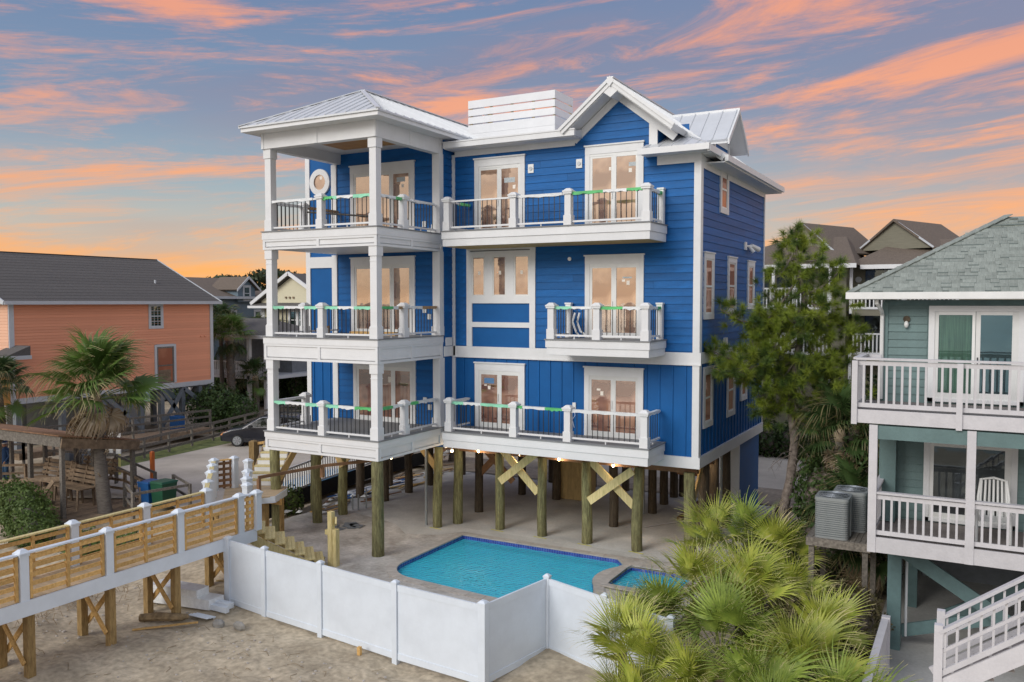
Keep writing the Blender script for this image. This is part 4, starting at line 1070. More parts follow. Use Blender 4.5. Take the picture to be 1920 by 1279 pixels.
for row, cap in ((near, 'vinyl'), (far, 'yell')):
    for p in row: link('post', BPM, BW, (*p, ZD))
    for a, b in zip(row[:-1], row[1:]): hrail(BW, a, b, cap=cap)
link('post', BPM, BW, (-1.62, -3.38, ZD)); hrail(BW, near[0], (-1.62, -3.38))
for k in range(98):
    y = -3.4 - k * .118; MB().box(-3.06 + random.uniform(-.01, .01), -1.69, y - .110, y, ZD - .035, ZD).build('deck_board', 'deckp', BW)
MB().box(-1.66, -1.615, -15, -3.38, ZD - .33, ZD + .0).build('fascia', 'vinyl', BW); MB().box(-3.13, -3.09, -15, -3.9, ZD - .33, ZD).build('fascia', 'vinyl', BW)
for y in (-3.9, -5.9, -7.75, -9.7, -11.7):
    for x in (-1.9, -2.95): link('support_post', SPM, BW, (x, y, ZD - .02), None, (1, 1, (ZD - gz(x, y) + .15) / 1.75))
    MB().box(-3.05, -1.72, y + .09, y + .14, ZD - .27, ZD - .04).build('cross_beam', 'pine', BW); MB().box(-3.05, -1.72, y - .14, y - .09, ZD - .27, ZD - .04).build('cross_beam', 'pine', BW)
    MB().beam((-2.95, y - .12, ZD - .35), (-1.9, y - .12, -.25), .04, .12).build('diagonal_brace', 'pine', BW); MB().beam((-2.95, y + .12, -.25), (-1.9, y + .12, ZD - .35), .04, .12).build('diagonal_brace', 'pine', BW)
for x in (-1.95, -2.4, -2.85): MB().box(x - .02, x + .02, -15, -3.4, ZD - .25, ZD - .04).build('joist', 'pine', BW)
# angled branch to the parking lot
dirn = Vector((-.7071, .7071, 0)); s0 = Vector((-2.35, -3.3, ZD)); nrm = Vector((.7071, .7071, 0))
for k in range(46):
    c = s0 + dirn * (.118 * k); MB().beam(c - nrm * .62, c + nrm * .52, .110, .035).build('deck_board', 'deckp', BW)
MB().prism([(-3.1, -3.42, ZD - .035), (-1.66, -3.42, ZD - .035), (-1.66, -3.3, ZD - .035), (-2.3, -2.6, ZD - .035), (-3.1, -3.2, ZD - .035)], (0, 0, .03)).build('corner_deck', 'deckp', BW)
MB().prism([(-5.35, -.05, ZD - .035), (-4.55, -.75, ZD - .035), (-4.1, -.15, ZD - .035), (-4.75, 1.1, ZD - .035), (-6.0, 1.1, ZD - .035), (-6.6, .4, ZD - .035)], (0, 0, .03)).build('landing', 'deckp', BW)
MB().beam((-4.62, -.72, ZD - .12), (-4.1, -.15, ZD - .12), .03, .22).build('fascia', 'vinyl', BW); MB().beam((-4.1, -.15, ZD - .12), (-4.55, .85, ZD - .12), .03, .22).build('fascia', 'vinyl', BW)
LP = [(-3.92, -3.05), (-4.94, -2.03), (-5.75, -1.25), (-6.43, -.57), (-6.15, .05)]
RP = [(-5.36, -.09), (-4.05, -1.38), (-3.25, -2.18), (-2.56, -2.82), (-1.72, -3.55)]
for p in LP + RP[:4]: link('post', BPM, BW, (*p, ZD))
hrail(BW, LP[0], LP[1], cap='yell'); hrail(BW, LP[1], LP[2], cap='yell'); hrail(BW, LP[2], LP[3], cap='yell'); hrail(BW, LP[3], LP[4], m='brown', cap='pine'); hrail(BW, far[0], LP[0], cap='yell')
hrail(BW, RP[1], RP[2], cap='vinyl')
for p in ((-4.0, -2.6), (-5.2, -1.0), (-4.5, -.2), (-5.6, .4), (-4.7, .7)):
    link('support_post', SPM, BW, (*p, ZD - .02), None, (1, 1, (ZD + .5) / 1.75))
MB().box(-4.7, -4.2, .2, .25, ZD - .4, ZD - .2).build('cross_beam', 'pine', BW)

# yellow pine steps from the boardwalk down to the pool deck
YS = thing('pool_steps', 'yellow pine steps leading from the boardwalk down to the concrete pool deck', 'steps', (-1.7, -2.1, -.3))
tdir = Vector((.7071, -.7071, 0)); trav = Vector((.66, .75, 0)).normalized()
c0_ = Vector((-2.16, -2.74, 1.02))
for k in range(7):
    c = c0_ + trav * (.275 * k); c.z = 1.02 - .18 * k
    for j in range(3):
        q = c + trav * (-.10 + .10 * j); MB().beam(q - tdir * .66, q + tdir * .66, .094, .035).build('tread_board', 'yell', YS)
for s_ in (-.6, .6):
    a = c0_ + tdir * s_ - trav * .2; b = c0_ + trav * (.275 * 6.6) + tdir * s_; b.z = -.34; a.z = .95
    MB().beam(a - Vector((0, 0, .1)), b + Vector((0, 0, .0)), .04, .26).build('stringer', 'yell', YS)
nx_, ny_ = -.72, -1.25
MB().box(nx_ - .15, nx_ + .0, ny_ - .08, ny_ + .08, -.3, 1.32).box(nx_ + .001, nx_ + .14, ny_ - .05, ny_ + .11, -.3, .8).build('newel_post', 'yell', YS)
MB().beam((nx_ + .1, ny_, .95), (nx_ + .02, ny_ + .1, 1.12), .05, .14).build('newel_block', 'yell', YS); MB().box(nx_ - .28, nx_ - .12, ny_ - .05, ny_ + .05, .62, .76).build('newel_block', 'yell', YS)
# temporary brown rail
TRL = thing('temporary_handrail', 'rough brown lumber handrail nailed between the left piles of the blue house', 'handrail', (-3, -.8, 1.2))
MB().box(-2.23, -2.14, -2.78, -2.69, .95, 2.42).build('post', 'brown', TRL); MB().beam((-2.2, -2.74, 2.46), (-1.75, -.5, 2.46), .05, .09).build('rail', 'brown', TRL)
MB().beam((-1.75, -.52, 2.465), (-.9, 1.3, 2.44), .052, .092).build('rail', 'brown', TRL)
MB().box(-1.82, -1.72, -.56, -.46, 2.1, 2.42).build('rail_block', 'brown', TRL)
# white and yellow stair up to the tower
HS = thing('porch_stair', 'wooden stair with yellow treads and white risers climbing to the tower porch', 'stair', (-5.9, 1.3, 1.2))
tv = Vector((.88, .42, 0)).normalized(); tr_ = Vector((-.42, .88, 0)).normalized(); c0_ = Vector((-5.65, .88, 1.4))
for k in range(9):
    c = c0_ + tr_ * (.30 * k); c.z = 1.38 + .185 * k
    MB().beam(c - tv * .5, c + tv * .5, .29, .035).build('tread', 'yell', HS)
    q = c - tr_ * .13; MB().beam(q - tv * .48 - Vector((0, 0, .10)), q + tv * .48 - Vector((0, 0, .10)), .02, .145).build('riser', 'white', HS)
for s_ in (-.52, .52):
    a = c0_ + tv * s_; b = c0_ + tr_ * 2.5 + tv * s_; b.z = 1.3 + 1.55; a.z = 1.1; MB().beam(a, b, .05, .28).build('stringer', 'oldb', HS)

# ================================================================== CORAL HOUSE
CH = thing('coral_house', 'long coral orange clapboard house on grey piles with dark shingle roof', 'house', (-31, 9, -.3))
CX = -26.3; CY0, CY1 = 4.45, 17.12
CW = MB().box(-37.5, CX, CY0, CY1, 2.4, 7.45).build('wall', 'coral', CH)
FC = Fr('S', CX); FCF = Fr('F', CY0)
_q = MB().prism([(0, 0, 0), (0, -.03, 0), (0, -.03, .01), (0, -.006, .148), (0, 0, .148)], (1, 0, 0)).build('x', 'coral', org=(0, 0, 0)); CB = _q.data; bpy.data.objects.remove(_q)
for k in range(32): link('siding_board', CB, CW, (CX, CY0 + .2, 2.62 + k * .151), R(90), (CY1 - CY0 - .35, 1, 1))
_q = CB.copy(); _q.materials[0] = MT['coral2']
for k in range(32): link('siding_board', _q, CW, (-37.4, CY0, 2.62 + k * .151), None, (11, 1, 1))
fb(FC, CY0 - .06, CY0 + .2, 2.4, 7.4, 0, .06, 'corner_board', 'trimg', CW); fb(FC, CY1 - .16, CY1 + .06, .6, 7.4, 0, .07, 'corner_board', 'trimg', CW)
fb(FC, CY0, CY1, 2.38, 2.66, 0, .08, 'skirt_board', 'trimg', CW); fb(FCF, CX - 11, CX, 2.38, 2.66, 0, .06, 'skirt_board', 'trimg', CW)
sashwin(FC, 12.5, 13.5, 5.95, 7.42, CW, .13, glass='dglass', grid=2, tm='trimg')
d_ = MB(); 
for a in ((12.85, 13.0, 2.7, 5.0), (14.2, 14.35, 2.7, 5.0), (13.0, 14.2, 4.87, 5.02), (13.0, 14.2, 2.62, 2.7)): FC.box(d_, *a, 0, .07)
d_ = d_.build('porch_opening', 'trimg', CW); fb(FC, 13.0, 14.2, 2.7, 4.87, 0, .036, 'screen', glassmat('porch_screen', (.32, .10, .05, 1), (.40, .15, .08, 1), (.6, .6, .6, 1), .08), d_)
for a in ((13.02, 13.1, 2.72, 4.86), (14.1, 14.18, 2.72, 4.86), (13.1, 14.1, 4.78, 4.86), (13.1, 14.1, 3.72, 3.8), (13.1, 14.1, 2.72, 2.8)): fb(FC, *a, .036, .05, 'screen_bar', 'oldw', d_)
fb(FC, 13.15, 13.95, 2.8, 3.5, .036, .045, 'crate', 'oldb', d_)
for y in (16.2, 16.5): fb(FC, y, y + .12, 5.35, 5.42, 0, .08, 'vent', 'coral', CW)
cr_ = MB().prism([(CX + .45, CY0 - .5, 7.5), (-31.9, CY0 - .5, 10.3), (-37.9, CY0 - .5, 7.5)], (0, CY1 - CY0 + .9, 0)).build('roof', 'shing', CH)
MB().box(CX + .35, CX + .5, CY0 - .5, CY1 + .45, 7.38, 7.56).build('gutter', 'trimg', cr_); MB().box(CX + .0, CX + .35, CY0 - .5, CY1 + .4, 7.40, 7.45).build('soffit', 'trimg', cr_)
MB().beam((CX + .45, CY0 - .52, 7.46), (-31.9, CY0 - .52, 10.26), .06, .2).build('rake_board', 'trimg', cr_)
MB().beam((CX + .45, CY1 + .42, 7.46), (-31.9, CY1 + .42, 10.26), .06, .2).build('rake_board', 'trimg', cr_)
MB().beam((-31.9, CY0 - .5, 10.3), (-31.9, CY1 + .4, 10.3), .3, .05).build('ridge_cap', 'black', cr_)
MB().cyl((-28.3, 14.6, 8.4), (-28.3, 14.6, 8.85), .06).build('vent_pipe', 'trimg', cr_)
for k in range(17):                                       # visible shingle courses as shallow steps
    t0 = k / 17; x0 = CX + .45 + (-31.9 - CX - .45) * t0; z0 = 7.5 + 2.8 * t0
    MB().beam((x0 - .17, CY0 - .5, z0 + .10), (x0 - .17, CY1 + .4, z0 + .10), .34, .015, up=(.447, 0, .894)).build('shingle_course', 'shing', cr_)
pr_ = MB().prism([(CX - .3, CY0 + .3, 5.35), (CX - .3, CY0 - 1.0, 4.85), (CX - .3, CY0 - 1.0, 4.75), (CX - .3, CY0 + .3, 4.75)], (1.5, 0, 0)).build('porch_roof', 'shing', CH)
MB().box(CX + .0, CX + 1.25, CY0 - 1.08, CY0 - 1.0, 4.68, 4.88).build('gutter', 'trimg', pr_); MB().box(CX + 1.2, CX + 1.3, CY0 - 1.0, CY0 + .3, 4.70, 4.88).build('gutter', 'trimg', pr_)
fb(FC, CY0 - .9, CY0 - .1, 2.4, 4.7, .0, .1, 'porch_wall', mat('porch_orange', (.60, .30, .08)), CH)
for y in (4.8, 7.2, 9.6, 12.0, 13.4, 14.9, 16.2, 16.9):
    MB().box(CX - .3, CX - .02, y - .13, y + .13, -.4, 2.4).build('pile', 'steel', CH)
for y in (7.5, 11, 13.4, 16): MB().box(CX - 4.3, CX - 4.0, y - .13, y + .13, -.4, 2.4).build('pile', 'steel', CH)
for a, b in (((CX + .02, 13.4, 2.3), (CX + .02, 14.9, .3)), ((CX + .02, 14.9, 2.3), (CX + .02, 13.4, .3)), ((CX + .02, 14.9, 2.3), (CX + .02, 16.9, .8)), ((CX - 1, 15, .3), (CX - 1, 16.8, 2.3)), ((CX, 9.6, 2.3), (CX, 12, .2)), ((CX, 12, 2.3), (CX, 9.6, .2))):
    MB().beam(a, b, .08, .26).build('cross_brace', 'steel', CH)
MB().box(CX - 6.6, CX - 6.5, 8, 17.2, -.4, 2.4).build('garage_wall', 'trimg', CH)
MB().box(-37.4, CX - .05, 4.6, 17, 2.3, 2.4).build('subfloor', 'steel', CH)
bb = MB().box(-26.0, -25.2, 13.6, 14.1, -.3, .75).build('recycling_cart', 'binb'); tag(bb, 'dark blue bin standing under the grey cross braces of the coral house', 'bin')

# ================================================================== FAR HOUSES
SL = thing('slate_house', 'slate blue house with a small gabled dormer behind the coral house', 'house', (-46, 34, -.3))
SX = -41.0
sw = MB().box(-52, SX, 24, 37.2, -.3, 7.9).build('wall', 'slate', SL); FSL = Fr('S', SX)
rf_ = MB().prism([(SX + .5, 23.4, 7.9), (-46.5, 23.4, 9.75), (-52.5, 23.4, 7.9)], (0, 14.4, 0)).build('roof', 'shingb', SL)
MB().box(SX + .4, SX + .55, 23.4, 37.8, 7.78, 8.0).build('gutter', 'trimg', rf_)
fb(FSL, 37.0, 37.25, 0, 7.9, 0, .08, 'corner_board', 'trimg', sw)
for (u0, u1, v0, v1) in ((32.3, 33.0, 5.4, 6.8), (35.0, 35.9, 5.3, 6.8), (27, 27.9, 5.3, 6.8), (32.9, 33.9, 3.0, 4.7), (35.6, 36.5, 2.9, 4.6)): sashwin(FSL, u0, u1, v0, v1, sw, .12, glass='dglass', tm='trimg')
dmr = MB().prism([(SX + .3, 32.9, 7.5), (SX + .3, 34.9, 7.5), (SX + .3, 34.9, 8.7), (SX + .3, 33.9, 9.5), (SX + .3, 32.9, 8.7)], (-3, 0, 0)).build('dormer', 'slate', SL)
for s_ in (-1, 1):
    slab(dmr, [(SX + .6, 33.9, 9.75), (SX + .6, 33.9 + s_ * 1.35, 8.6), (SX - 3, 33.9 + s_ * 1.35, 8.6), (SX - 3, 33.9, 9.75)], .1, 'dormer_roof', 'shingb')
    MB().prism([(SX + .6, 33.9, 9.78), (SX + .6, 33.9 + s_ * 1.38, 8.62), (SX + .6, 33.9 + s_ * 1.38, 8.42), (SX + .6, 33.9, 9.55)], (.06, 0, 0)).build('rake_board', 'trimg', dmr)
sashwin(Fr('S', SX + .3), 33.45, 34.35, 7.6, 8.95, dmr, .12, glass='dglass', tm='trimg')
MB().box(SX, SX + 3, 30.5, 33.5, 2.2, 2.6).build('side_roof', 'shing', SL); 
fb(FSL, 33, 34.4, -.3, 1.9, 0, .1, 'entry_door', 'white', sw); fb(FSL, 33.2, 34.2, -.1, 1.7, .1, .12, 'entry_pane', 'dglass', sw)
BH = thing('cream_house', 'cream gabled house with charcoal roof beside the slate blue house', 'house', (-34, 36, -.3))
bw = MB().box(-36.6, -28, 31.6, 42, -.3, 7.6)
bw.prism([(-36.6, 31.6, 7.6), (-28.9, 31.6, 7.6), (-33.2, 31.6, 9.6)], (0, 6, 0)); bw = bw.build('wall', 'beige', BH)
FB_ = Fr('F', 31.6)
slab(BH, [(-37.4, 31.2, 7.35), (-33.2, 31.2, 9.85), (-33.2, 42, 9.85), (-37.4, 42, 7.35)], .15, 'roof', 'shing'); slab(BH, [(-28.6, 31.2, 7.2), (-33.2, 31.2, 9.85), (-33.2, 42, 9.85), (-28.6, 42, 7.2)], .15, 'roof', 'shing')
for a, b in (((-37.4, 31.15, 7.35), (-33.2, 31.15, 9.85)), ((-28.6, 31.15, 7.2), (-33.2, 31.15, 9.85))): MB().beam(a, b, .1, .28).build('rake_board', 'white', BH)
MB().prism([(-37.2, 31.6, 7.45), (-37.2, 30.7, 7.15), (-37.2, 31.6, 7.15)], (8.8, 0, 0)).build('pent_roof', 'shing', BH); MB().box(-37.2, -28.4, 30.6, 30.7, 7.0, 7.2).build('gutter', 'white', BH)
fb(FB_, -36.6, -36.2, 2, 7.1, 0, .08, 'corner_board', 'white', bw)
sashwin(FB_, -33.6, -32.6, 5.2, 6.9, bw, .14, glass='dglass'); sashwin(FB_, -32.6, -31.6, 5.2, 6.9, bw, .14, glass='dglass')
for x in (-33.9, -33.5, -33.1): MB().box(x, x + .15, 31.5, 31.6, 7.8, 7.95).build('vent', 'oldb', bw)
PV = thing('pool_pavilion', 'small charcoal hip roofed pavilion with white posts behind the hedge', 'pavilion', (-31.0, 25.5, -.3))
vz = 5.15
pvr = MB().add([(-35.5, 22.6, vz), (-27.0, 22.6, vz), (-27.0, 29, vz), (-35.5, 29, vz), (-32.6, 25.8, vz + 1.15), (-30.0, 25.8, vz + 1.15)], [(0, 1, 5, 4), (1, 2, 5), (2, 3, 4, 5), (3, 0, 4), (0, 3, 2, 1)]).build('roof', 'shing', PV)
MB().box(-35.5, -27, 22.5, 22.62, vz - .2, vz + .05).build('gutter', 'white', pvr); MB().box(-27.0, -26.9, 22.5, 29, vz - .2, vz + .05).build('gutter', 'white', pvr)
for x in (-35, -33, -31, -29, -27.4): MB().box(x - .12, x + .12, 22.7, 22.94, -.3, vz - .2).build('post', 'white', PV)
MB().box(-35.2, -27.2, 22.7, 28.8, 2.1, 2.35).build('floor', 'trimg', PV)
for k in range(48): MB().box(-35 + k * .16, -34.95 + k * .16, 22.72, 22.77, 2.35, 3.25).build('baluster', 'white', PV)
MB().box(-35, -27.4, 22.68, 22.8, 3.25, 3.33).build('top_rail', 'white', PV)
MB().box(-34.5, -28, 26, 28.6, 2.35, 5).build('back_wall', 'steel', PV)

# khaki condominium behind on the right
KC = thing('khaki_condo', 'khaki two storey condominium with brown roofs, gabled cupolas and white balcony rails', 'building', (12, 30, -.2))
kw = MB().box(3.0, 9.8, 26.6, 36, -.2, 9.4).box(9.8, 26, 28.3, 36, -.2, 9.4).build('wall', 'khaki', KC)
z = 9.42
MB().add([(2.2, 25.6, z), (10.4, 25.6, z), (10.4, 36, z), (2.2, 36, z), (6.5, 29.5, 11.1), (9.4, 29.5, 11.1)], [(0, 1, 5, 4), (1, 2, 5), (2, 3, 4, 5), (3, 0, 4), (0, 3, 2, 1)]).build('roof', 'shingb', KC)
MB().add([(9.6, 27.2, z - .01), (27, 27.2, z - .01), (27, 37, z - .01), (9.6, 37, z - .01), (12.0, 31, 10.9), (15.2, 31, 10.9)], [(0, 1, 5, 4), (1, 2, 5), (2, 3, 4, 5), (3, 0, 4), (0, 3, 2, 1)]).build('roof', 'shingb', KC)
for (x, y, w, zt, zb_) in ((8.3, 28.3, 1.9, 11.75, 10.2), (12.85, 29.6, 2.05, 11.85, 10.35)):
    cu = MB().prism([(x - w, y, zb_), (x + w, y, zb_), (x, y, zt)], (0, 5, 0)).build('cupola', 'khaki', KC)
    for s_ in (-1, 1):
        slab(cu, [(x, y - .25, zt + .12), (x + s_ * (w + .15), y - .1, zb_ - .02), (x + s_ * (w + .15), y + 5, zb_ - .02), (x, y + 5, zt + .12)], .1, 'cupola_roof', 'shingb')
        MB().beam((x, y - .13, zt + .06), (x + s_ * (w + .1), y - .13, zb_ - .0), .05, .09).build('rake_board', 'trimg', cu)
    cu.rotation_euler = (0, 0, R(-24))
MB().box(2.2, 10.4, 25.5, 25.62, 9.25, 9.47).build('gutter', 'white', KC); MB().box(10.4, 27, 27.1, 27.22, 9.22, 9.44).build('gutter', 'white', KC)
for (x0, x1, yw, zf) in ((3.4, 9.3, 26.6, 7.25), (9.95, 15, 28.3, 7.25), (3.4, 9.3, 26.6, 4.9), (9.95, 15, 28.3, 4.9)):
    bl = MB().box(x0, x1, yw - 1.5, yw, zf - .45, zf - .1).build('balcony', 'khaki', KC)
    MB().box(x0, x1, yw - 1.55, yw - 1.45, zf - .12, zf).build('bottom_rail', 'white', bl); MB().box(x0, x1, yw - 1.55, yw - 1.43, zf + .92, zf + 1.0).build('top_rail', 'white', bl)
    n = int((x1 - x0) / .19)
    for k in range(n): MB().box(x0 + k * .19, x0 + k * .19 + .06, yw - 1.53, yw - 1.48, zf, zf + .92).build('baluster', 'white', bl)
    for x in (x0, (x0 + x1) / 2, x1 - .14): MB().box(x, x + .14, yw - 1.56, yw - 1.42, zf - 2.3, zf + 2.0).build('post', 'white', bl)
    FK = Fr('F', yw)
    for u in (x0 + .6, x0 + 2.9): fb(FK, u, u + 1.9, zf, zf + 2.0, .0, .05, 'sliding_door', 'kglass', kw); fb(FK, u + .92, u + .98, zf, zf + 2.0, .05, .08, 'door_stile', 'white', kw)
    MB().cyl((x0 + .25, yw - .05, zf + 1.45), (x0 + .25, yw, zf + 1.45), .16, n=12).build('wall_plaque', 'trimg', kw)
# white gabled roof end just behind the blue house
GH = thing('grey_gable_house', 'pale roof end of a house peeking out behind the blue house side wall', 'house', (3.6, 26, -.2))
MB().box(-4, 4.2, 24.0, 25.0, -.2, 9.2).build('wall', 'khaki', GH)
slab(GH, [(5.2, 23.6, 9.45), (2.5, 23.6, 11.2), (2.5, 26, 11.2), (5.2, 26, 9.45)], .15, 'roof', 'metal'); MB().beam((5.25, 23.6, 9.36), (2.5, 23.6, 11.15), .08, .3).build('rake_board', 'white', GH)

# ================================================================== GREEN HOUSE (right)
GN = thing('green_house', 'teal green clapboard beach house on piles with white balconies and sage shingle roof', 'house', (18, 4, -.2))
gX0 = 13.95; gY = .6
gw = MB().box(gX0, 24, gY, 12, 2.4, 7.55).build('wall', 'teal', GN)
FG = Fr('F', gY); FGS = None
_q = MB().prism([(0, 0, 0), (0, -.026, 0), (0, -.026, .012), (0, -.006, .172), (0, 0, .172)], (1, 0, 0)).build('x', 'teal', org=(0, 0, 0)); TB = _q.data; bpy.data.objects.remove(_q)
for k in range(13): link('siding_board', TB, gw, (14.05, gY, 5.25 + k * .176), None, (.8, 1, 1))
for k in range(10): link('siding_board', TB, gw, (14.05, gY, 2.62 + k * .176), None, (.85, 1, 1))
for k in range(13): link('siding_board', TB, gw, (16.7, gY, 5.25 + k * .176), None, (6, 1, 1))
for k in range(10): link('siding_board', TB, gw, (16.6, gY, 2.62 + k * .176), None, (6, 1, 1))
fb(FG, gX0 - .03, gX0 + .1, 2.4, 7.5, 0, .05, 'corner_board', 'teal', gw); fb(FG, gX0, 22, 4.45, 4.95, 0, .04, 'band_board', 'teal2', gw); fb(FG, gX0 + .1, 24, 7.42, 7.54, 0, .04, 'frieze_board', 'teal2', gw)


def gslider(u0, u1, v0, v1, curtain=True):
    mb = MB()
    for a in ((u0, u0 + .12, v0, v1 - .12), (u1 - .12, u1, v0, v1 - .12), (u0, u1, v1 - .12, v1), (u0, u1, v0, v0 + .08)): FG.box(mb, *a, 0, .08)
    d = mb.build('door', 'white', gw); m = (u0 + u1) / 2
    for a in ((u0 + .12, u0 + .2, v0 + .08, v1 - .12), (m - .07, m - .01, v0 + .08, v1 - .12), (m, m + .09, v0 + .08, v1 - .12), (u1 - .24, u1 - .12, v0 + .08, v1 - .12), (u0 + .2, m - .07, v1 - .2, v1 - .12), (m + .09, u1 - .24, v1 - .2, v1 - .12), (u0 + .2, m - .07, v0 + .08, v0 + .2), (m + .09, u1 - .24, v0 + .08, v0 + .22)):
        fb(FG, *a, 0, .055, 'sash', 'plw', d)
    if curtain: fb(FG, u0 + .22, m - .10, v0 + .21, v1 - .21, .0, .03, 'curtain', 'curtain', d)
    fb(FG, u0 + .2, m - .07, v0 + .2, v1 - .2, .031, .033, 'pane', 'cglass' if curtain else 'kglass', d); fb(FG, m + .09, u1 - .24, v0 + .22, v1 - .2, .031, .033, 'pane', 'dglass' if curtain else 'kglass', d)
    fb(FG, m + .03, m + .055, v0 + .85, v0 + 1.0, .055, .08, 'handle', 'black', d)


MT['cglass'] = bpy.data.materials.new('glass_over_curtain'); MT['cglass'].use_nodes = True
_n = MT['cglass'].node_tree; _n.nodes.clear(); _t = _n.nodes.new('ShaderNodeBsdfTransparent'); _t.inputs[0].default_value = (.8, .9, .85, 1); _g = _n.nodes.new('ShaderNodeBsdfGlossy'); _g.inputs[1].default_value = .02; _g.inputs[0].default_value = (.7, .8, .8, 1)
_m = _n.nodes.new('ShaderNodeMixShader'); _m.inputs[0].default_value = .10; _o = _n.nodes.new('ShaderNodeOutputMaterial'); _n.links.new(_t.outputs[0], _m.inputs[1]); _n.links.new(_g.outputs[0], _m.inputs[2]); _n.links.new(_m.outputs[0], _o.inputs[0])
gslider(14.88, 16.72, 5.3, 7.42); gslider(14.84, 16.65, 2.62, 4.5, False)
MB().cyl((14.43, gY, 7.12), (14.43, gY - .06, 7.12), .075).build('light_plate', 'piled', gw); MB().ell((14.43, gY - .1, 7.0), .05, .05, .08, 10, 6).build('light_globe', 'plw', gw, smooth=True)


def wrail(par, p, q, z, h, post_r=.05, sp=.145, m='lav', bw_=.022):
    p = Vector((*p, z)); q = Vector((*q, z)); L_ = (q - p).length; d = (q - p) / L_
    MB().beam(p + Vector((0, 0, h)), q + Vector((0, 0, h)), .14, .045).build('top_rail', m, par)
    MB().beam(p + Vector((0, 0, h - .09)), q + Vector((0, 0, h - .09)), .04, .09).build('sub_rail', m, par)
    MB().beam(p + Vector((0, 0, .09)), q + Vector((0, 0, .09)), .045, .09).build('bottom_rail', m, par)
    n = int(L_ / sp)
    for i in range(1, n):
        c = p + d * (L_ * i / n); MB().box(c.x - bw_, c.x + bw_, c.y - bw_, c.y + bw_, z + .10, z + h - .05).build('baluster', m, par)


GY = -1.4
ub = MB().box(13.62, 23, GY + .03, gY, 5.08, 5.22).build('upper_balcony', 'lavf', GN)
for k in range(14):
    y = GY + .02 + k * .141; MB().box(13.62, 23, y, y + .135, 5.221, 5.25).build('deck_board', 'lavf', ub)
MB().box(13.57, 23, GY - .02, GY + .02, 4.98, 5.26).build('fascia', 'lav', ub); MB().box(13.57, 13.61, GY + .021, .3, 4.98, 5.26).build('fascia', 'lav', ub)
wrail(ub, (13.62, GY + .05), (23, GY + .05), 5.26, 1.06); wrail(ub, (13.62, GY + .1), (13.62, .25), 5.26, 1.06)
for x in (13.6, 15.55, 17.5): MB().box(x - .055, x + .055, GY - .07, GY + .02, 4.95, 6.28).build('post', 'lav', ub)
MB().box(13.57, 13.95, .25, .33, 6.2, 6.32).build('end_rail', 'lav', ub)
lb = MB().box(13.98, 23, GY + .03, gY, 2.42, 2.55).build('lower_deck', 'lavf', GN)
for k in range(14):
    y = GY + .02 + k * .141; MB().box(13.98, 23, y, y + .135, 2.551, 2.58).build('deck_board', 'lavf', lb)
MB().box(13.93, 23, GY - .02, GY + .02, 2.28, 2.6).build('fascia', 'lav', lb); MB().box(13.93, 13.97, GY + .021, gY, 2.28, 2.6).build('fascia', 'lav', lb)
wrail(lb, (14.05, GY + .05), (15.7, GY + .05), 2.6, .93); wrail(lb, (15.85, GY + .05), (18.2, GY + .05), 2.6, .93); wrail(lb, (14.0, GY + .1), (14.0, gY - .05), 2.6, .93)
for x in (13.98, 15.78, 18.3): MB().box(x - .08, x + .08, GY - .04, GY + .12, 2.28, 4.95).build('post', 'lav', lb)
MB().box(13.9, 23, GY - .0, GY + .1, 4.66, 4.94).build('header_beam', 'teal', lb)
MB().box(13.98, 14.3, gY - .5, gY, 2.6, 4.6).build('end_wall', 'teal', lb)
# hip roof with individual shingle tabs
ez = 7.70
grf = MB().add([(13.3, .0, ez), (25, .0, ez), (25, 13, ez), (13.3, 13, ez), (16.4, 3.1, ez + 1.83), (22, 3.1, ez + 1.83), (16.4, 9.9, ez + 1.83), (22, 9.9, ez + 1.83)],
               [(0, 1, 5, 4), (1, 2, 7, 5), (2, 3, 6, 7), (3, 0, 4, 6), (4, 5, 7, 6), (0, 3, 2, 1)]).build('roof', 'gshing', GN)
MB().box(13.22, 25, -.1, -.0, ez - .13, ez + .02).build('gutter', 'plw', grf); MB().box(13.21, 13.3, .001, 13, ez - .13, ez + .02).build('gutter', 'plw', grf); MB().box(13.3, 25, .0, gY, ez - .14, ez - .1).build('soffit', 'plw', grf)
MB().tube([(13.85, .1, 7.6), (13.85, .1, 7.48), (13.93, .35, 7.3), (13.93, .5, 7.2), (13.93, .5, 5.3)], [.045] * 5, 8).build('downspout', 'plw', grf)
sl = 1.83 / 3.1; nS = Vector((0, -sl, 1)).normalized(); nsh = 0
_q = MB().prism([(0, 0, 0), (0, .235, .235 * sl), (0, .235, .235 * sl + .006), (0, -.002, .026)], (1, 0, 0)).build('x', 'gshing', org=(0, 0, 0)); SHM = _q.data; bpy.data.objects.remove(_q)
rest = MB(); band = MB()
for k in range(22):
    y0 = -.04 + k * .14; z0 = ez + .01 + y0 * sl; x = 13.32 + max(0, y0) + random.uniform(0, .1)
    while x < 17.6:
        w = random.choice((.11, .16, .2, .26)); 
        if nsh < 300: link('shingle', SHM, grf, (x, y0, z0 + random.choice((0, 0, .011)) + .003 * (k % 2)), None, (w, .62, .9)); nsh += 1
        else: rest.prism([(x, y0, z0), (x, y0 + .15, z0 + .15 * sl), (x, y0 + .15, z0 + .15 * sl + .005), (x, y0, z0 + .02 + random.choice((0, .01)))], (w, 0, 0))
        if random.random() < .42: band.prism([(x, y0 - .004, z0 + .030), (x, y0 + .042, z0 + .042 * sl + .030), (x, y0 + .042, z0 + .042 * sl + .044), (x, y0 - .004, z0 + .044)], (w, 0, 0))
        x += w + .004
stuff(rest.build('shingle_field', 'gshing', grf)); stuff(band.build('printed_shadow_band', mat('sage_shadow_granules', (.12, .145, .13), .95, .1, 9), grf))  # dark printed strips; their colour stands in for shadow lines under raised tabs
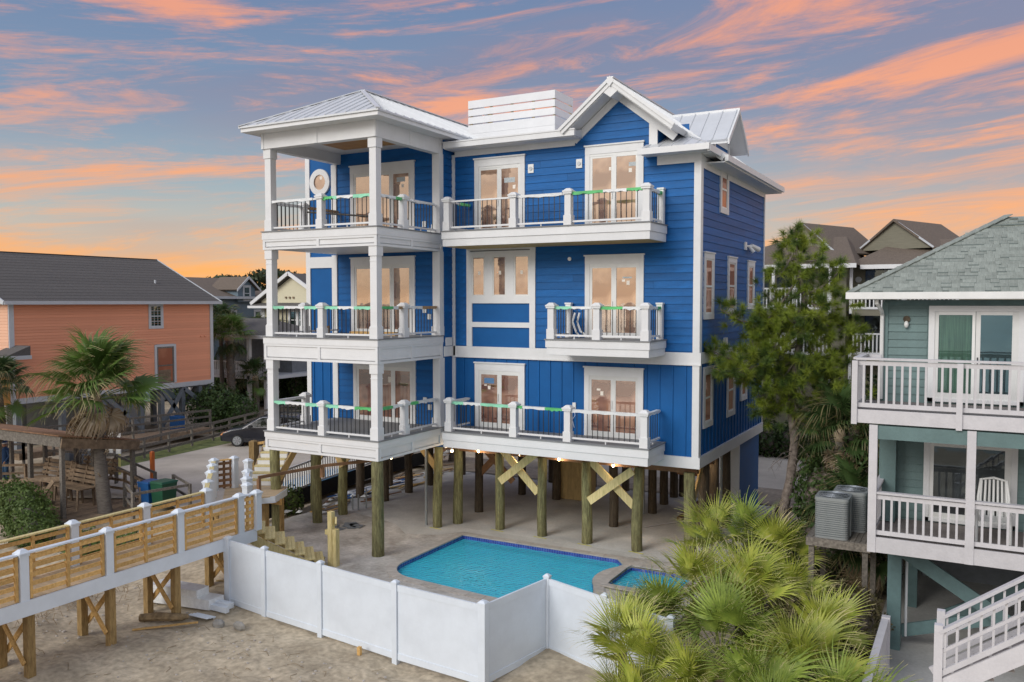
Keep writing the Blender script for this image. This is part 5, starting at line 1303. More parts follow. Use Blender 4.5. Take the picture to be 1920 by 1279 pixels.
for k in range(16):                                      # hip caps
    t = k / 16; a = Vector((13.3, 0, ez + .03)) + Vector((3.1, 3.1, 1.83)) * t; b = a + Vector((3.1, 3.1, 1.83)) * .068 + Vector((0, 0, .012))
    MB().beam(a, b, .24, .018).build('hip_shingle', 'gshing', grf)
# piles and bracing under the green house
for x, y, s_ in ((14.33, .1, .14), (14.5, 3.2, .13), (18.5, .1, .14), (18.5, 3.2, .13), (14.6, 6.5, .13)):
    MB().box(x - s_, x + s_, y - s_, y + s_, -.3, 2.4).build('pile', 'teal2', GN)
MB().beam((14.4, -.1, 2.1), (16.6, -.1, .75), .06, .3).build('cross_brace', 'teal2', GN); MB().beam((14.45, .3, .1), (16.4, .3, .75), .06, .28).build('cross_brace', 'teal2', GN); MB().beam((15.3, 1.5, .2), (18.3, 1.5, 1.9), .06, .28).build('cross_brace', 'teal2', GN)
MB().box(14.0, 24, .2, 12, 2.3, 2.4).build('subfloor', 'steel', GN); MB().box(14.6, 24, 6, 6.2, -.3, 2.3).build('back_wall', 'steel', GN)
MB().cyl((14.56, .28, 0), (14.56, .28, 2.3), .03).build('drain_pipe', 'trimg', GN)
# outdoor stair in the foreground
OS = thing('beach_stair', 'white painted outdoor stair with balusters rising beside the green house', 'stair', (16.8, -4.2, -.2))
A = Vector((15.42, -4.6, 1.15)); B = Vector((18.4, -4.6, 3.5))
for (yy, nm) in ((-5.0, 0), (-6.0, 1)):
    a = Vector((15.42, yy, 2.43 if nm else 2.33)); b = a + Vector((3.2, 0, 2.36))
    MB().beam(a, b, .13, .05).build('hand_rail', 'lav', OS); MB().beam(a - Vector((0, 0, .32)), b - Vector((0, 0, .32)), .055, .045).build('mid_rail', 'lav', OS); MB().beam(a - Vector((0, 0, .66)), b - Vector((0, 0, .66)), .06, .08).build('bottom_rail', 'lav', OS)
    for k in range(20):
        c = a + (b - a) * (k + .5) / 20; MB().box(c.x - .017, c.x + .017, c.y - .017, c.y + .017, c.z - .65, c.z - .02).build('baluster', 'lav', OS)
    MB().box(a.x - .07, a.x + .05, yy - .06, yy + .06, -.2, a.z + .12).build('newel_post', 'lav', OS)
    MB().beam(a - Vector((.1, 0, .98)), b - Vector((0, 0, .98)), .05, .26).build('stringer', 'lav', OS)
for k in range(11):
    c = Vector((15.5 + .262 * k, -5.5, 1.45 + .193 * k)); MB().box(c.x - .14, c.x + .14, -5.95, -5.05, c.z - .04, c.z).build('tread', 'lavf', OS); MB().box(c.x - .14, c.x - .12, -5.95, -5.05, c.z - .19, c.z - .041).build('riser', 'lav', OS)
PW = thing('plank_path', 'pale plank walkway with a solid white side wall leading under the green house', 'walkway', (14.8, -3.5, -.2))
for k in range(34): MB().box(14.35, 15.25, -7.2 + k * .142, -7.062 + k * .142, -.12, -.08).build('plank', 'lav', PW)
MB().box(14.25, 14.33, -7.2, -1.6, -.2, .92).build('side_wall', 'lav', PW); MB().box(14.22, 14.36, -7.2, -1.6, .92, .97).build('cap', 'lav', PW); MB().box(14.22, 14.38, -1.6, -1.45, -.2, 1.0).build('end_post', 'lav', PW)
# white slatted chair
CHR = thing('deck_chair', 'white slatted plastic armchair on the lower deck of the green house', 'chair', (16.25, -.3, 2.58))
cx, cy, cz = 16.2, -.55, 2.62
for k in range(7):
    x = cx - .24 + k * .08; MB().tube([(x, cy + .28, cz + .42), (x * .98 + cx * .02, cy + .36, cz + .8), (cx + (x - cx) * .92, cy + .44, cz + 1.17 - abs(k - 3) * .012)], [.024] * 3, 6).build('back_slat', 'plw', CHR)
MB().tube([(cx - .27, cy + .27, cz + .3), (cx - .28, cy + .36, cz + .8), (cx - .24, cy + .45, cz + 1.15), (cx, cy + .47, cz + 1.2), (cx + .24, cy + .45, cz + 1.15), (cx + .28, cy + .36, cz + .8), (cx + .27, cy + .27, cz + .3)], [.028] * 7, 6).build('back_frame', 'plw', CHR, smooth=True)
for k in range(5): MB().box(cx - .25, cx + .25, cy - .22 + k * .1, cy - .14 + k * .1, cz + .39 + .005 * k, cz + .42 + .005 * k).build('seat_slat', 'plw', CHR)
for s_ in (-1, 1):
    x = cx + s_ * .3
    MB().tube([(x, cy - .28, cz + .62), (x, cy + .0, cz + .64), (x, cy + .32, cz + .62)], [.035, .035, .03], 6).build('arm', 'plw', CHR)
    MB().tube([(x, cy - .24, cz + .62), (x, cy - .25, cz + .3), (x, cy - .28, cz)], [.03] * 3, 6).build('leg', 'plw', CHR); MB().tube([(x, cy + .3, cz + .62), (x, cy + .3, cz + .3), (x, cy + .38, cz)], [.03] * 3, 6).build('leg', 'plw', CHR)
# AC units on a timber stand
SD = thing('timber_stand', 'weathered plank stand holding the air conditioners beside the green house', 'stand', (12.95, 1.0, -.3))
for k in range(12): MB().box(12.42 + k * .115, 12.525 + k * .115, .3, 2.3, 1.93, 1.97).build('plank', 'oldw', SD)
MB().box(12.4, 13.8, .26, .3, 1.78, 1.965).build('rim_board', 'oldw', SD); MB().box(12.38, 12.42, .3, 2.3, 1.78, 1.965).build('rim_board', 'oldw', SD)
for x, y in ((12.5, .4), (13.68, .4), (12.5, 2.2), (13.68, 2.2)): MB().box(x - .06, x + .06, y - .06, y + .06, -.4, 1.93).build('leg', 'oldw', SD)


def acunit(x, y, label):
    t = thing('air_conditioner', label, 'air conditioner', (x, y, 1.97), 'condenser units on the stand')
    r = .37; mb = MB(); prof = []
    for cx_, cy_, a0 in ((r - .09, r - .09, 0), (-r + .09, r - .09, 90), (-r + .09, -r + .09, 180), (r - .09, -r + .09, 270)):
        prof += arc(x + cx_, y + cy_, .09, a0, a0 + 90, 4)
    MB().prism([(p[0], p[1], 1.97) for p in prof], (0, 0, .05)).build('base_pan', 'acm', t)
    core = [(x + (p[0] - x) * .95, y + (p[1] - y) * .95, 2.02) for p in prof]; MB().prism(core, (0, 0, .84)).build('coil', 'steel', t)
    for k in range(17):
        z = 2.04 + k * .049; MB().prism([(p[0], p[1], z) for p in prof], (0, 0, .030)).build('louver', 'acm', t)
    MB().prism([(x + (p[0] - x) * 1.03, y + (p[1] - y) * 1.03, 2.86) for p in prof], (0, 0, .07)).build('top_cover', 'acm', t)
    for k, rr in enumerate((.09, .15, .21, .27, .33)):
        q = MB(); pts = arc(x, y, rr, 0, 360, 24); zz = 2.95 + .02 * (1 - rr / .33)
        q.tube([(p[0], p[1], zz) for p in pts], [.008] * 25, 4).build('guard_ring', 'acg', t)
    MB().cyl((x, y, 2.93), (x, y, 2.975), .07, n=12).build('fan_hub', 'acg', t)
    for k in range(8): MB().beam((x, y, 2.965), (x + .34 * math.cos(k * .785), y + .34 * math.sin(k * .785), 2.94), .012, .012).build('guard_spoke', 'acg', t)
    MB().cyl((x, y, 2.931), (x, y, 2.936), .33, n=24).build('fan_well', 'black', t)
    for a_ in (-.385, .385): MB().box(x + a_ - .012, x + a_ + .012, y - .02, y + .02, 2.0, 2.9).build('edge_strip', 'acm', t)


acunit(12.93, .72, 'grey air conditioner nearest the palmettos on the timber stand'); acunit(13.22, 1.62, 'grey air conditioner standing behind the front one on the timber stand')

# ================================================================== VEGETATION
def frond_mesh(name, seed, L=.75, n=34, spread=115, pet=.7, droop=.55, arch=.25, m='frond', split=.42, dryness=.25, gap=1.05):
    """fan leaf: petiole along +Y, blades radiating from its tip, drooping at the ends"""
    r = np.random.RandomState(seed); V = []; F = []; D = []
    # petiole (triangular tube)
    k = 5
    for i in range(k + 1):
        t = i / k; y = pet * t; z = arch * pet * t * (1 - .6 * t)
        for j in range(3):
            a = 2.1 * j; V.append((.014 * math.cos(a), y, z + .014 * math.sin(a))); D.append(.15)
    for i in range(k):
        for j in range(3): a = i * 3 + j; b = i * 3 + (j + 1) % 3; F.append((a, b, b + 3, a + 3))
    hub = np.array([0, pet, arch * pet * .4])
    for b in range(n):
        ang = R(-spread + 2 * spread * b / (n - 1)) + r.uniform(-.02, .02)
        d = np.array([math.sin(ang), math.cos(ang), 0]); side = np.array([math.cos(ang), -math.sin(ang), 0])
        ll = L * (1 - .28 * abs(ang / R(spread)) ** 2) * r.uniform(.88, 1.08)
        hw = ll * math.tan(R(spread) / (n - 1)) * (1.05 if gap > 1 else gap)
        prev = None; dr = droop * r.uniform(.6, 1.5); dd = dryness * r.uniform(.2, 1.6); bend = r.uniform(-.06, .06)
        cup = .18 * abs(math.sin(ang)) * ll
        for t in (0.04, .3, split + .08, .68, .86, 1.0):
            s = max(0, t - split) / (1 - split)
            p = hub + d * ll * t * (1 - .22 * dr * s * s) + np.array([0, 0, 1]) * (cup * t * .9 - dr * ll * s * s * .75) + side * bend * s * ll
            w = hw * t if t <= split + .08 else hw * (split + .08) * max(.04, (1 - (t - split - .08) / (1 - split - .08))) * .85
            w = max(w, .0025)
            lift = w * .45
            V.append(tuple(p - side * w + np.array([0, 0, lift]))); V.append(tuple(p + side * w - np.array([0, 0, lift])))
            q = min(1, max(0, (t - (1 - dd * 1.4)) / max(.05, dd))) ; D += [q, q]
            c = len(V)
            if prev is not None: F.append((prev, prev + 1, c - 1, c - 2))
            prev = c - 2
    return npmesh(name, V, F, m, parent='mesh', org=(0, 0, 0), dry=D)


def make_fronds(m, dry, **k): return [frond_mesh('frond', 10 + i, m=m, dryness=dry * (.4 + .35 * i), droop=k.get('droop', .5) * (.6 + .3 * i), **{a: b for a, b in k.items() if a != 'droop'}) for i in range(4)]


FR_PALM = make_fronds('frond', .2, L=.82, pet=.8, n=40, droop=.5, split=.38)
FR_DEAD = make_fronds('deadf', .6, L=.65, pet=.5, n=26, droop=1.2)
FR_DARK = make_fronds('frond2', .2, L=.75, pet=.7, n=32, droop=.6)
FR_Y = make_fronds('frondy', .15, L=1.0, pet=.85, n=27, droop=.28, spread=84, split=.34, gap=.78)
FR_G = make_fronds('frondy2', .10, L=1.02, pet=.85, n=27, droop=.34, spread=88, split=.34, gap=.78)


def palm(name, label, base, crown, tr0, tr1, nf, scale, kind=(FR_PALM, FR_DEAD), dead=.25, seed=1, cat='palm tree', group=None, boots=True, low=-35, mtrunk='pbark'):
    rr = random.Random(seed); t = thing(name, label, cat, base, group); B = Vector(base); Cc = Vector(crown)
    pts = []; rs = []; side = Vector((rr.uniform(-1, 1), rr.uniform(-1, 1), 0)) * .12
    for k in range(15):
        s = k / 14; pts.append(B + (Cc - B) * s + side * math.sin(s * 3.14) - Vector((0, 0, .15 * (1 - s)))); rs.append((tr0 + (tr1 - tr0) * s) * (1 + .06 * math.sin(k * 2.3)) * (1.25 if k == 0 else 1))
    T = MB().tube(pts, rs, 12).build('trunk', mtrunk, t, smooth=True)
    if boots:
        mb = MB()
        for k in range(boots if isinstance(boots, int) and boots > 1 else 26):
            s = rr.uniform(.35, 1.0) if boots is True else rr.uniform(.05, 1); p = B + (Cc - B) * s; a = rr.uniform(0, 6.28); r_ = tr0 + (tr1 - tr0) * s
            o = Vector((math.cos(a), math.sin(a), 0)); mb.beam(p + o * r_ * .8, p + o * (r_ + .12) + Vector((0, 0, .16)), .05, .02)
        stuff(mb.build('leaf_base', 'boot', t))
    C = MB().ell(crown, tr1 * 1.3, tr1 * 1.3, .25, 8, 6).build('crown', 'boot', t, smooth=True)
    for k in range(nf):
        f = k / nf; dd = f > 1 - dead
        el = 78 - f * (78 - low) * 1.0 + rr.uniform(-9, 9); az = k * 137.5 + rr.uniform(-18, 18)
        if dd: el = rr.uniform(low - 35, low + 2)
        ms = rr.choice(kind[1] if dd else kind[0]); o = link('frond', ms, C, Cc + Vector((0, 0, .12 - .2 * f)))
        o.rotation_mode = 'ZYX' if False else 'XYZ'
        o.rotation_euler = (Matrix.Rotation(R(az), 3, 'Z') @ Matrix.Rotation(R(el), 3, 'X') @ Matrix.Rotation(rr.uniform(-.5, .5), 3, 'Y')).to_euler()
        s = scale * rr.uniform(.82, 1.12); o.scale = (s, s, s)
    return t


def clump(label, base, nf, scale, kinds, seed, h=.5, name='palmetto', cat='palmetto', group='palmettos beside the pool fence', lo=14, hi=84):
    rr = random.Random(seed); t = thing(name, label, cat, base, group); B = Vector(base)
    T = MB().tube([B - Vector((0, 0, .2)), B + Vector((.05, 0, h * .5)), B + Vector((.0, .05, h))], [.12, .11, .09], 8).build('stem', 'boot', t)
    for k in range(nf):
        f = (k + .5) / nf; el = hi - f * (hi - lo) + rr.uniform(-10, 10); az = k * 137.5 + rr.uniform(-25, 25)
        o = link('frond', rr.choice(kinds), t, B + Vector((rr.uniform(-.1, .1), rr.uniform(-.1, .1), h * rr.uniform(.6, 1))))
        o.rotation_euler = (Matrix.Rotation(R(az), 3, 'Z') @ Matrix.Rotation(R(el), 3, 'X') @ Matrix.Rotation(rr.uniform(-.45, .45), 3, 'Y')).to_euler()
        s = scale * rr.uniform(.8, 1.15); o.scale = (s, s, s)
    return t


palm('cabbage_palm', 'tall cabbage palm with shaggy tan skirt standing by the weathered bleachers', (-12.4, -.35, -.55), (-13.5, .1, 3.8), .27, .17, 48, 1.72, dead=.2, seed=3, boots=True)
palm('cabbage_palm', 'cabbage palm cut by the left edge of the photo in front of the coral house', (-22.2, 1.6, -.4), (-22.5, 1.6, 3.7), .22, .16, 34, 1.25, (FR_DARK, FR_PALM), dead=.1, seed=8)
palm('cabbage_palm', 'shaggy trunked cabbage palm in front of the clipped hedge near the dark car', (-29.0, 21.2, -.3), (-29.3, 21.3, 5.0), .27, .27, 40, 1.25, (FR_PALM, FR_DARK), dead=.3, seed=12, boots=90)
palm('cabbage_palm', 'slimmer cabbage palm behind the shaggy one beside the corner of the coral house', (-31.3, 22.5, -.3), (-31.6, 22.7, 6.0), .17, .13, 30, 1.2, (FR_DARK, FR_PALM), dead=.15, seed=14, boots=False)
palm('cabbage_palm', 'distant cabbage palm left of two in front of the slate blue house', (-35.5, 30, -.3), (-35.6, 30.0, 4.9), .2, .16, 26, 1.2, (FR_DARK, FR_PALM), dead=.1, seed=15, boots=False)
palm('cabbage_palm', 'distant cabbage palm right of two in front of the slate blue house', (-34.2, 30.6, -.3), (-34.2, 30.7, 4.8), .2, .16, 26, 1.15, (FR_DARK, FR_PALM), dead=.1, seed=17, boots=False)
palm('cabbage_palm', 'low palm in front of the clipped hedge under the charcoal pavilion', (-28.0, 22.4, -.3), (-28.0, 22.4, 2.2), .2, .18, 22, 1.2, (FR_DARK, FR_PALM), dead=.1, seed=19, boots=False)
palm('cabbage_palm', 'drooping palm beyond the piles seen under the blue house', (-6.6, 14.2, -.3), (-6.6, 14.2, 1.2), .18, .16, 20, 1.0, (FR_PALM, FR_DEAD), dead=.3, seed=20, boots=False)

# dark sabals between the pine and the green house
for k, (x, y, h, lb) in enumerate([(12.3, 5.6, 4.2, 'dark palm right of the pine with dead fronds hanging beneath its crown'), (13.4, 6.6, 3.8, 'dark palm crowded against the corner of the green house'), (12.9, 4.3, 2.4, 'dark palm behind the air conditioners'),
                                   (11.9, 7.6, 3.0, 'dark low palm behind the pine trunk'), (13.3, 3.3, 1.6, 'dark palm tucked between air conditioners and green house')]):
    palm('dark_palm', lb, (x, y, -.4), (x + .1, y, h - .6), .16, .14, 34, 1.05, (FR_DARK, FR_DEAD), dead=.2, seed=30 + k, boots=False, group='dark palms beside the green house', low=-50)
# yellow-green palmettos right of the pool
PAL = [
    (1330, 1005, 22.6, 9, .95, 'Y', 'small palmetto with an orange tipped leaf at the foot of the corner pile'),
    (1400, 1000, 22.0, 12, 1.0, 'G', 'green palmetto before the storage wall of the blue house'),
    (1460, 1005, 21.5, 13, 1.1, 'Y', 'palmetto beneath the pine trunk'),
    (1235, 1150, 18.2, 12, 1.0, 'G', 'palmetto overhanging the spa corner'),
    (1300, 1100, 18.8, 13, 1.05, 'Y', 'pale tipped palmetto behind the middle of the clump'),
    (1395, 1110, 18.2, 15, 1.15, 'Y', 'tallest yellow palmetto in the middle of the clump'),
    (1350, 1190, 17.0, 14, 1.15, 'G', 'broad green palmetto in the heart of the clump'),
    (1480, 1095, 18.6, 11, .95, 'Y', 'palmetto with brown tips below the air conditioner stand'),
    (1210, 1235, 16.2, 13, 1.0, 'Y', 'palmetto spreading over the end of the white fence'),
    (1180, 1330, 15.2, 11, .95, 'Y', 'bronzed palmetto low in front of the white fence end'),
    (1290, 1290, 15.4, 13, 1.05, 'Y', 'palmetto with curled dry tips at the bottom edge of the photo'),
    (1400, 1290, 15.2, 13, 1.05, 'G', 'bright green palmetto at the bottom edge of the photo'),
    (1500, 1250, 15.6, 14, 1.15, 'Y', 'large arching palmetto beside the plank path'),
    (1545, 1180, 17.0, 10, 1.0, 'Y', 'palmetto leaning toward the teal pile of the green house'),
    (1575, 1330, 14.6, 10, 1.0, 'G', 'palmetto against the white side wall of the plank path'),
    (1165, 1185, 16.9, 10, .9, 'Y', 'leftmost palmetto hanging over the angled white fence panel'),
    (1440, 1350, 14.2, 10, .95, 'G', 'lowest palmetto cut by the bottom edge of the photo'),
]


def at_px(px, py, d):
    """a point d metres in front of the camera through a pixel of the 1920 px photograph"""
    m = cam.matrix_basis if False else (Matrix.Translation(cam.location) @ cam.rotation_euler.to_matrix().to_4x4())
    return m @ Vector(((px - 960) / 1589 * d, (639.5 - py) / 1589 * d, -d))


for k, (px, py, d, nf, sc_, kd, lb) in enumerate(PAL):
    p = at_px(px, py, d); g = -.5; ht = max(.25, p.z - g - .35)
    clump(lb, (round(p.x, 2), round(p.y, 2), g), nf + 4, sc_ * .88, FR_Y if kd == 'Y' else FR_G, 50 + k, h=min(ht, 1.5))


def leafcloud(name, ells, n, size, m, seed, parent=None, shell=.45, kind=None, org=None, asp=.55):
    """many small leaf faces spread through lumpy ellipsoids"""
    r = np.random.RandomState(seed); w = np.array([e[3] * e[4] * e[5] for e in ells]) ** .67; w /= w.sum(); Vs = []
    for e, c in zip(ells, r.multinomial(n, w)):
        d = r.normal(size=(c, 3)); d /= np.linalg.norm(d, axis=1)[:, None]
        lump = 1 + .13 * np.sin(d[:, 0] * 5 + e[0]) * np.sin(d[:, 1] * 6 + e[1]) + .10 * np.sin(d[:, 2] * 9 + d[:, 0] * 7)
        rad = (1 - shell * r.rand(c) ** 1.6) * lump
        P = np.array(e[:3]) + d * rad[:, None] * np.array(e[3:6])
        nn = d + r.normal(size=(c, 3)) * .6; nn /= np.linalg.norm(nn, axis=1)[:, None]
        t = np.cross(nn, r.normal(size=(c, 3))); t /= np.linalg.norm(t, axis=1)[:, None] + 1e-9; b = np.cross(nn, t)
        s = size * (.6 + .8 * r.rand(c))[:, None]
        Vs.append(np.stack([P - t * s, P - b * s * asp, P + t * s, P + b * s * asp], 1))
    V = np.concatenate(Vs).reshape(-1, 3); F = np.arange(len(V)).reshape(-1, 4)
    o = npmesh(name, V, F, m, parent, org=org)
    if kind: o['kind'] = kind
    return o


def bush(name, label, cat, base, ells, n, size, m, seed, group=None, stems=4):
    t = thing(name, label, cat, base, group)
    core = MB()
    for e in ells: core.ell(e[:3], e[3] * .62, e[4] * .62, e[5] * .62, 10, 7)
    for k in range(stems):
        e = ells[k % len(ells)]; core.cyl((base[0] + (k - stems / 2) * .15, base[1], base[2] - .2), (e[0], e[1], e[2]), .05, .02, 5)
    stuff(core.build('inner_branches', 'bark', t)); stuff(leafcloud('leaves', ells, n, size, m, seed, t))
    return t


# hedge, round bush and scrub on the left
hb = [(-38 + k * 1.35, 25.3 + k * .55 + .3 * math.sin(k), 1.1, 1.25, 1.3, 1.9 + .15 * math.sin(k * 1.7)) for k in range(12)]
bush('clipped_hedge', 'long dark clipped hedge behind the palm and the dark car', 'hedge', (-31, 28, -.3), hb, 24000, .13, 'leaf', 1)
bush('round_bush', 'big round dark bush beside the coral house piles', 'bush', (-24.9, 17.0, -.3), [(-25.4, 16.4, .95, 1.7, 1.5, 1.35), (-24.2, 17.2, .75, 1.3, 1.3, 1.1), (-24.9, 16.6, 1.2, 1.2, 1.2, 1.2)], 9000, .085, 'leaf', 2)
bush('low_hedge', 'low trimmed hedge right of the round bush beside the drive', 'hedge', (-23.5, 23.8, -.3), [(-24.8 + k * .9, 23.2 + k * .5, .35, .8, .8, .75) for k in range(6)], 7000, .08, 'leaf', 3)
bush('shrub', 'bushy green shrub at the left edge in front of the bleachers', 'shrub', (-12.6, -3.6, -.5), [(-12.3, -3.3, .05, 1.0, .8, .75), (-13.4, -2.9, .35, 1.0, .8, .8), (-11.4, -3.8, -.1, .75, .7, .6), (-14.4, -2.7, .4, .9, .8, .8)], 12000, .055, 'leafl', 4)
bush('shrub', 'low green shrub hidden behind the boardwalk rails', 'shrub', (-8.3, -3.6, -.5), [(-8.6, -3.9, -.1, .8, .7, .5), (-7.4, -3.1, -.1, .7, .6, .45), (-6.0, -3.4, -.2, .6, .6, .4)], 4000, .055, 'leafl', 5)
bush('shrub', 'small green weed growing at the foot of the outer left pile', 'shrub', (-6.6, 3.2, -.4), [(-6.6, 3.2, .0, .45, .45, .6)], 900, .06, 'leafl', 6, stems=2)
bush('scrub', 'dense brown green scrub filling the gap below the timber stand', 'scrub', (13.2, -1.0, -.5), [(12.6, -1.2, .2, .9, .9, .8), (13.5, -.6, .4, .8, .9, .9), (12.2, -2.6, .1, .9, 1.0, .7), (13.4, -2.6, .0, .8, 1.0, .6), (11.6, .4, .0, .9, 1.0, .7)], 12000, .05, 'leafo', 7)
bush('scrub', 'dark undergrowth around the pine trunk beside the driveway', 'scrub', (11.2, 6.5, -.4), [(11.0, 4.4, .1, 1.0, 1.0, .7), (10.5, 6.4, .1, .9, 1.0, .6), (12.3, 4.2, .6, 1.2, 1.2, 1.4), (13.2, 5.4, 1.4, 1.3, 1.3, 2.2), (12.4, 7.4, 1.0, 1.4, 1.4, 1.8), (13.6, 9, 1.5, 1.6, 1.6, 2.6), (12.6, 6.6, 3.3, 1.1, 1.1, 1.3), (13.6, 6.0, 2.8, .9, 1.1, 1.8), (11.9, 6.2, 1.6, .9, 1.0, 1.6), (12.2, 7.2, 2.8, 1.0, 1.0, 1.2)], 28000, .07, 'leaf', 8)
bush('tree_mass', 'dense leafy tree behind the pine in front of the khaki condominium', 'tree', (12.8, 11.5, -.3), [(12.6, 11.5, 3.2, 1.7, 1.6, 1.7), (14.0, 12, 3.6, 1.6, 1.6, 1.8), (11.8, 12, 2.2, 1.4, 1.4, 1.6), (13.4, 11.4, 1.8, 1.8, 1.6, 1.8)], 15000, .08, 'leaf', 9)
bush('shrub', 'dark shrubs along the street behind the blue house', 'shrub', (6, 24, -.3), [(4.5 + k * 1.1, 23.2, .5, .9, .8, 1.1) for k in range(5)], 6000, .09, 'leaf', 10)
for k, (x, y, h, w) in enumerate([(-62, 52, 10.5, 3), (-58, 55, 11.2, 3), (-54.5, 56, 10.4, 2.4), (-52.5, 58, 12.6, 2.2), (-50, 60, 10.6, 3), (-46, 62, 10.3, 2.6)]):
    ns = ['far left', 'second', 'third', 'tallest flat topped', 'fifth', 'rightmost']
    t = thing('distant_pine', ns[k] + ' dark distant pine on the skyline behind the cream house', 'pine tree', (x, y, -.3), 'pines on the skyline')
    MB().cyl((x, y, -.3), (x, y, h - .5), .25, .12, 7).build('trunk', 'bark', t)
    stuff(leafcloud('crown', [(x, y, h - .6, w, w, .8), (x - w * .5, y, h - 1.9, w * .7, w * .7, .9), (x + w * .6, y, h - 2.4, w * .7, w * .7, .9)], 1500, .3, 'farleaf', 60 + k, t))

# the pine
PT = thing('pine_tree', 'open crowned pine with long bare lower trunk between the blue house and the green house', 'pine tree', (11.05, 5.0, -.4))
trunk = [at_px(*q) for q in ((1462, 1035, 26.4), (1468, 960, 26.4), (1482, 900, 26.3), (1490, 830, 26.3), (1484, 760, 26.3), (1490, 690, 26.2), (1503, 620, 26.2), (1508, 560, 26.2), (1497, 500, 26.1), (1492, 455, 26.1), (1500, 428, 26.1))]
MB().tube(trunk, [.17, .155, .145, .14, .13, .115, .095, .075, .055, .035, .015], 10).build('trunk', 'bark', PT, smooth=True)
br = [ # start index on trunk, end px, depth offset
    (5, (1322, 652), -.8), (5, (1335, 690), -1.2), (6, (1350, 580), -.6), (6, (1400, 640), .6), (5, (1380, 700), .8), (6, (1620, 610), .3), (6, (1590, 560), -.4), (5, (1600, 650), .8), (7, (1575, 520), .3), (7, (1440, 570), .4), (7, (1580, 500), -.3),
    (8, (1465, 485), .2), (8, (1545, 480), -.2), (8, (1455, 520), -.4), (9, (1478, 462), .2), (9, (1520, 450), .1), (7, (1545, 575), -.8), (6, (1480, 600), -1.0), (5, (1420, 745), -.6), (5, (1530, 700), -.9), (5, (1580, 710), .2), (4, (1450, 720), .4), (5, (1550, 740), .5), (4, (1510, 745), -.5), (6, (1540, 640), .9), (8, (1500, 520), .6), (7, (1410, 615), -.5), (6, (1445, 660), -.7), (5, (1470, 735), .2), (5, (1560, 690), -.3), (4, (1600, 730), .4), (5, (1350, 700), -.3), (4, (1410, 770), -.2), (4, (1560, 780), .1), (4, (1440, 780), .2), (5, (1330, 665), -.5), (3, (1530, 800), .1)]
tufts = []; wood = MB(); rr = random.Random(5)
for si, (ex, ey), dz in br:
    a = trunk[si] + (trunk[min(si + 1, 10)] - trunk[si]) * rr.random(); e = at_px(ex, ey, 26.2 + dz); L_ = (e - a).length
    m_ = (a + e) / 2 - Vector((0, 0, .12 * L_)); pts = [a, (a + m_) / 2 - Vector((0, 0, .03 * L_)), m_, (m_ + e) / 2 - Vector((0, 0, .05 * L_)), e]
    bo = MB().tube(pts, [.045, .038, .03, .02, .01], 6).build('branch', 'bark', PT)
    nt_ = int(5 + L_ * 10)
    for k in range(nt_):
        t = .30 + .70 * (k + rr.random()) / nt_; i_ = min(3, int(t * 4)); p = pts[i_] + (pts[i_ + 1] - pts[i_]) * (t * 4 - i_)
        off = Vector((rr.gauss(0, 1), rr.gauss(0, 1), rr.gauss(.3, .8))) * (.22 * (1.25 - t) + .10); q = p + off
        if off.length > .12: wood.cyl(p, q, .007, .004, 4)
        tufts.append((q, (off.normalized() + (e - a).normalized() * .7 + Vector((0, 0, .6))).normalized()))
for k in range(12): q = trunk[10] + Vector((0, 0, .18)) if k < 3 else trunk[10]; q = q + Vector((rr.gauss(0, .09), rr.gauss(0, .09), -.1 - .05 * k)); tufts.append((q, Vector((rr.gauss(0, .5), rr.gauss(0, .5), 1)).normalized()))
for (px_, py_, dd_, s_, n_) in ((1460, 705, 26, (.7, .6, .30), 70), (1540, 710, 25.7, (.75, .6, .35), 80), (1400, 680, 25.9, (.5, .5, .22), 45), (1545, 610, 26, (.55, .5, .35), 60), (1500, 655, 25.8, (.6, .5, .35), 60), (1570, 760, 26, (.5, .5, .3), 35), (1440, 610, 26, (.4, .4, .25), 30), (1490, 520, 26.1, (.25, .3, .3), 22)):
    c = at_px(px_, py_, dd_)
    for k in range(int(n_ * .42)):
        d_ = Vector((rr.gauss(0, 1) * s_[0], rr.gauss(0, 1) * s_[1], rr.gauss(0, 1) * s_[2])); tufts.append((c + d_, (d_.normalized() * .6 + Vector((0, 0, .9))).normalized()))
stuff(wood.build('twigs', 'bark', PT))


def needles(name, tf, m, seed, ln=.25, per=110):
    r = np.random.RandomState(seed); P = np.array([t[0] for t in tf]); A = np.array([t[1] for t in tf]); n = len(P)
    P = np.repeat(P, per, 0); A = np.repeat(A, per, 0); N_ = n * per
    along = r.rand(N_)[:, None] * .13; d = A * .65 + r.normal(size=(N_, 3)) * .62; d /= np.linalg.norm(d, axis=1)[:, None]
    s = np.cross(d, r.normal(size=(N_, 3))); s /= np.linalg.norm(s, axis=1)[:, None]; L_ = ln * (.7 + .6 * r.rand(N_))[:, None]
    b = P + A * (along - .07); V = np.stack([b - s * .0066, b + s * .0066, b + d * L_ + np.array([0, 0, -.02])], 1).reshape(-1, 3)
    return stuff(npmesh(name, V, np.arange(len(V)).reshape(-1, 3), m, PT))


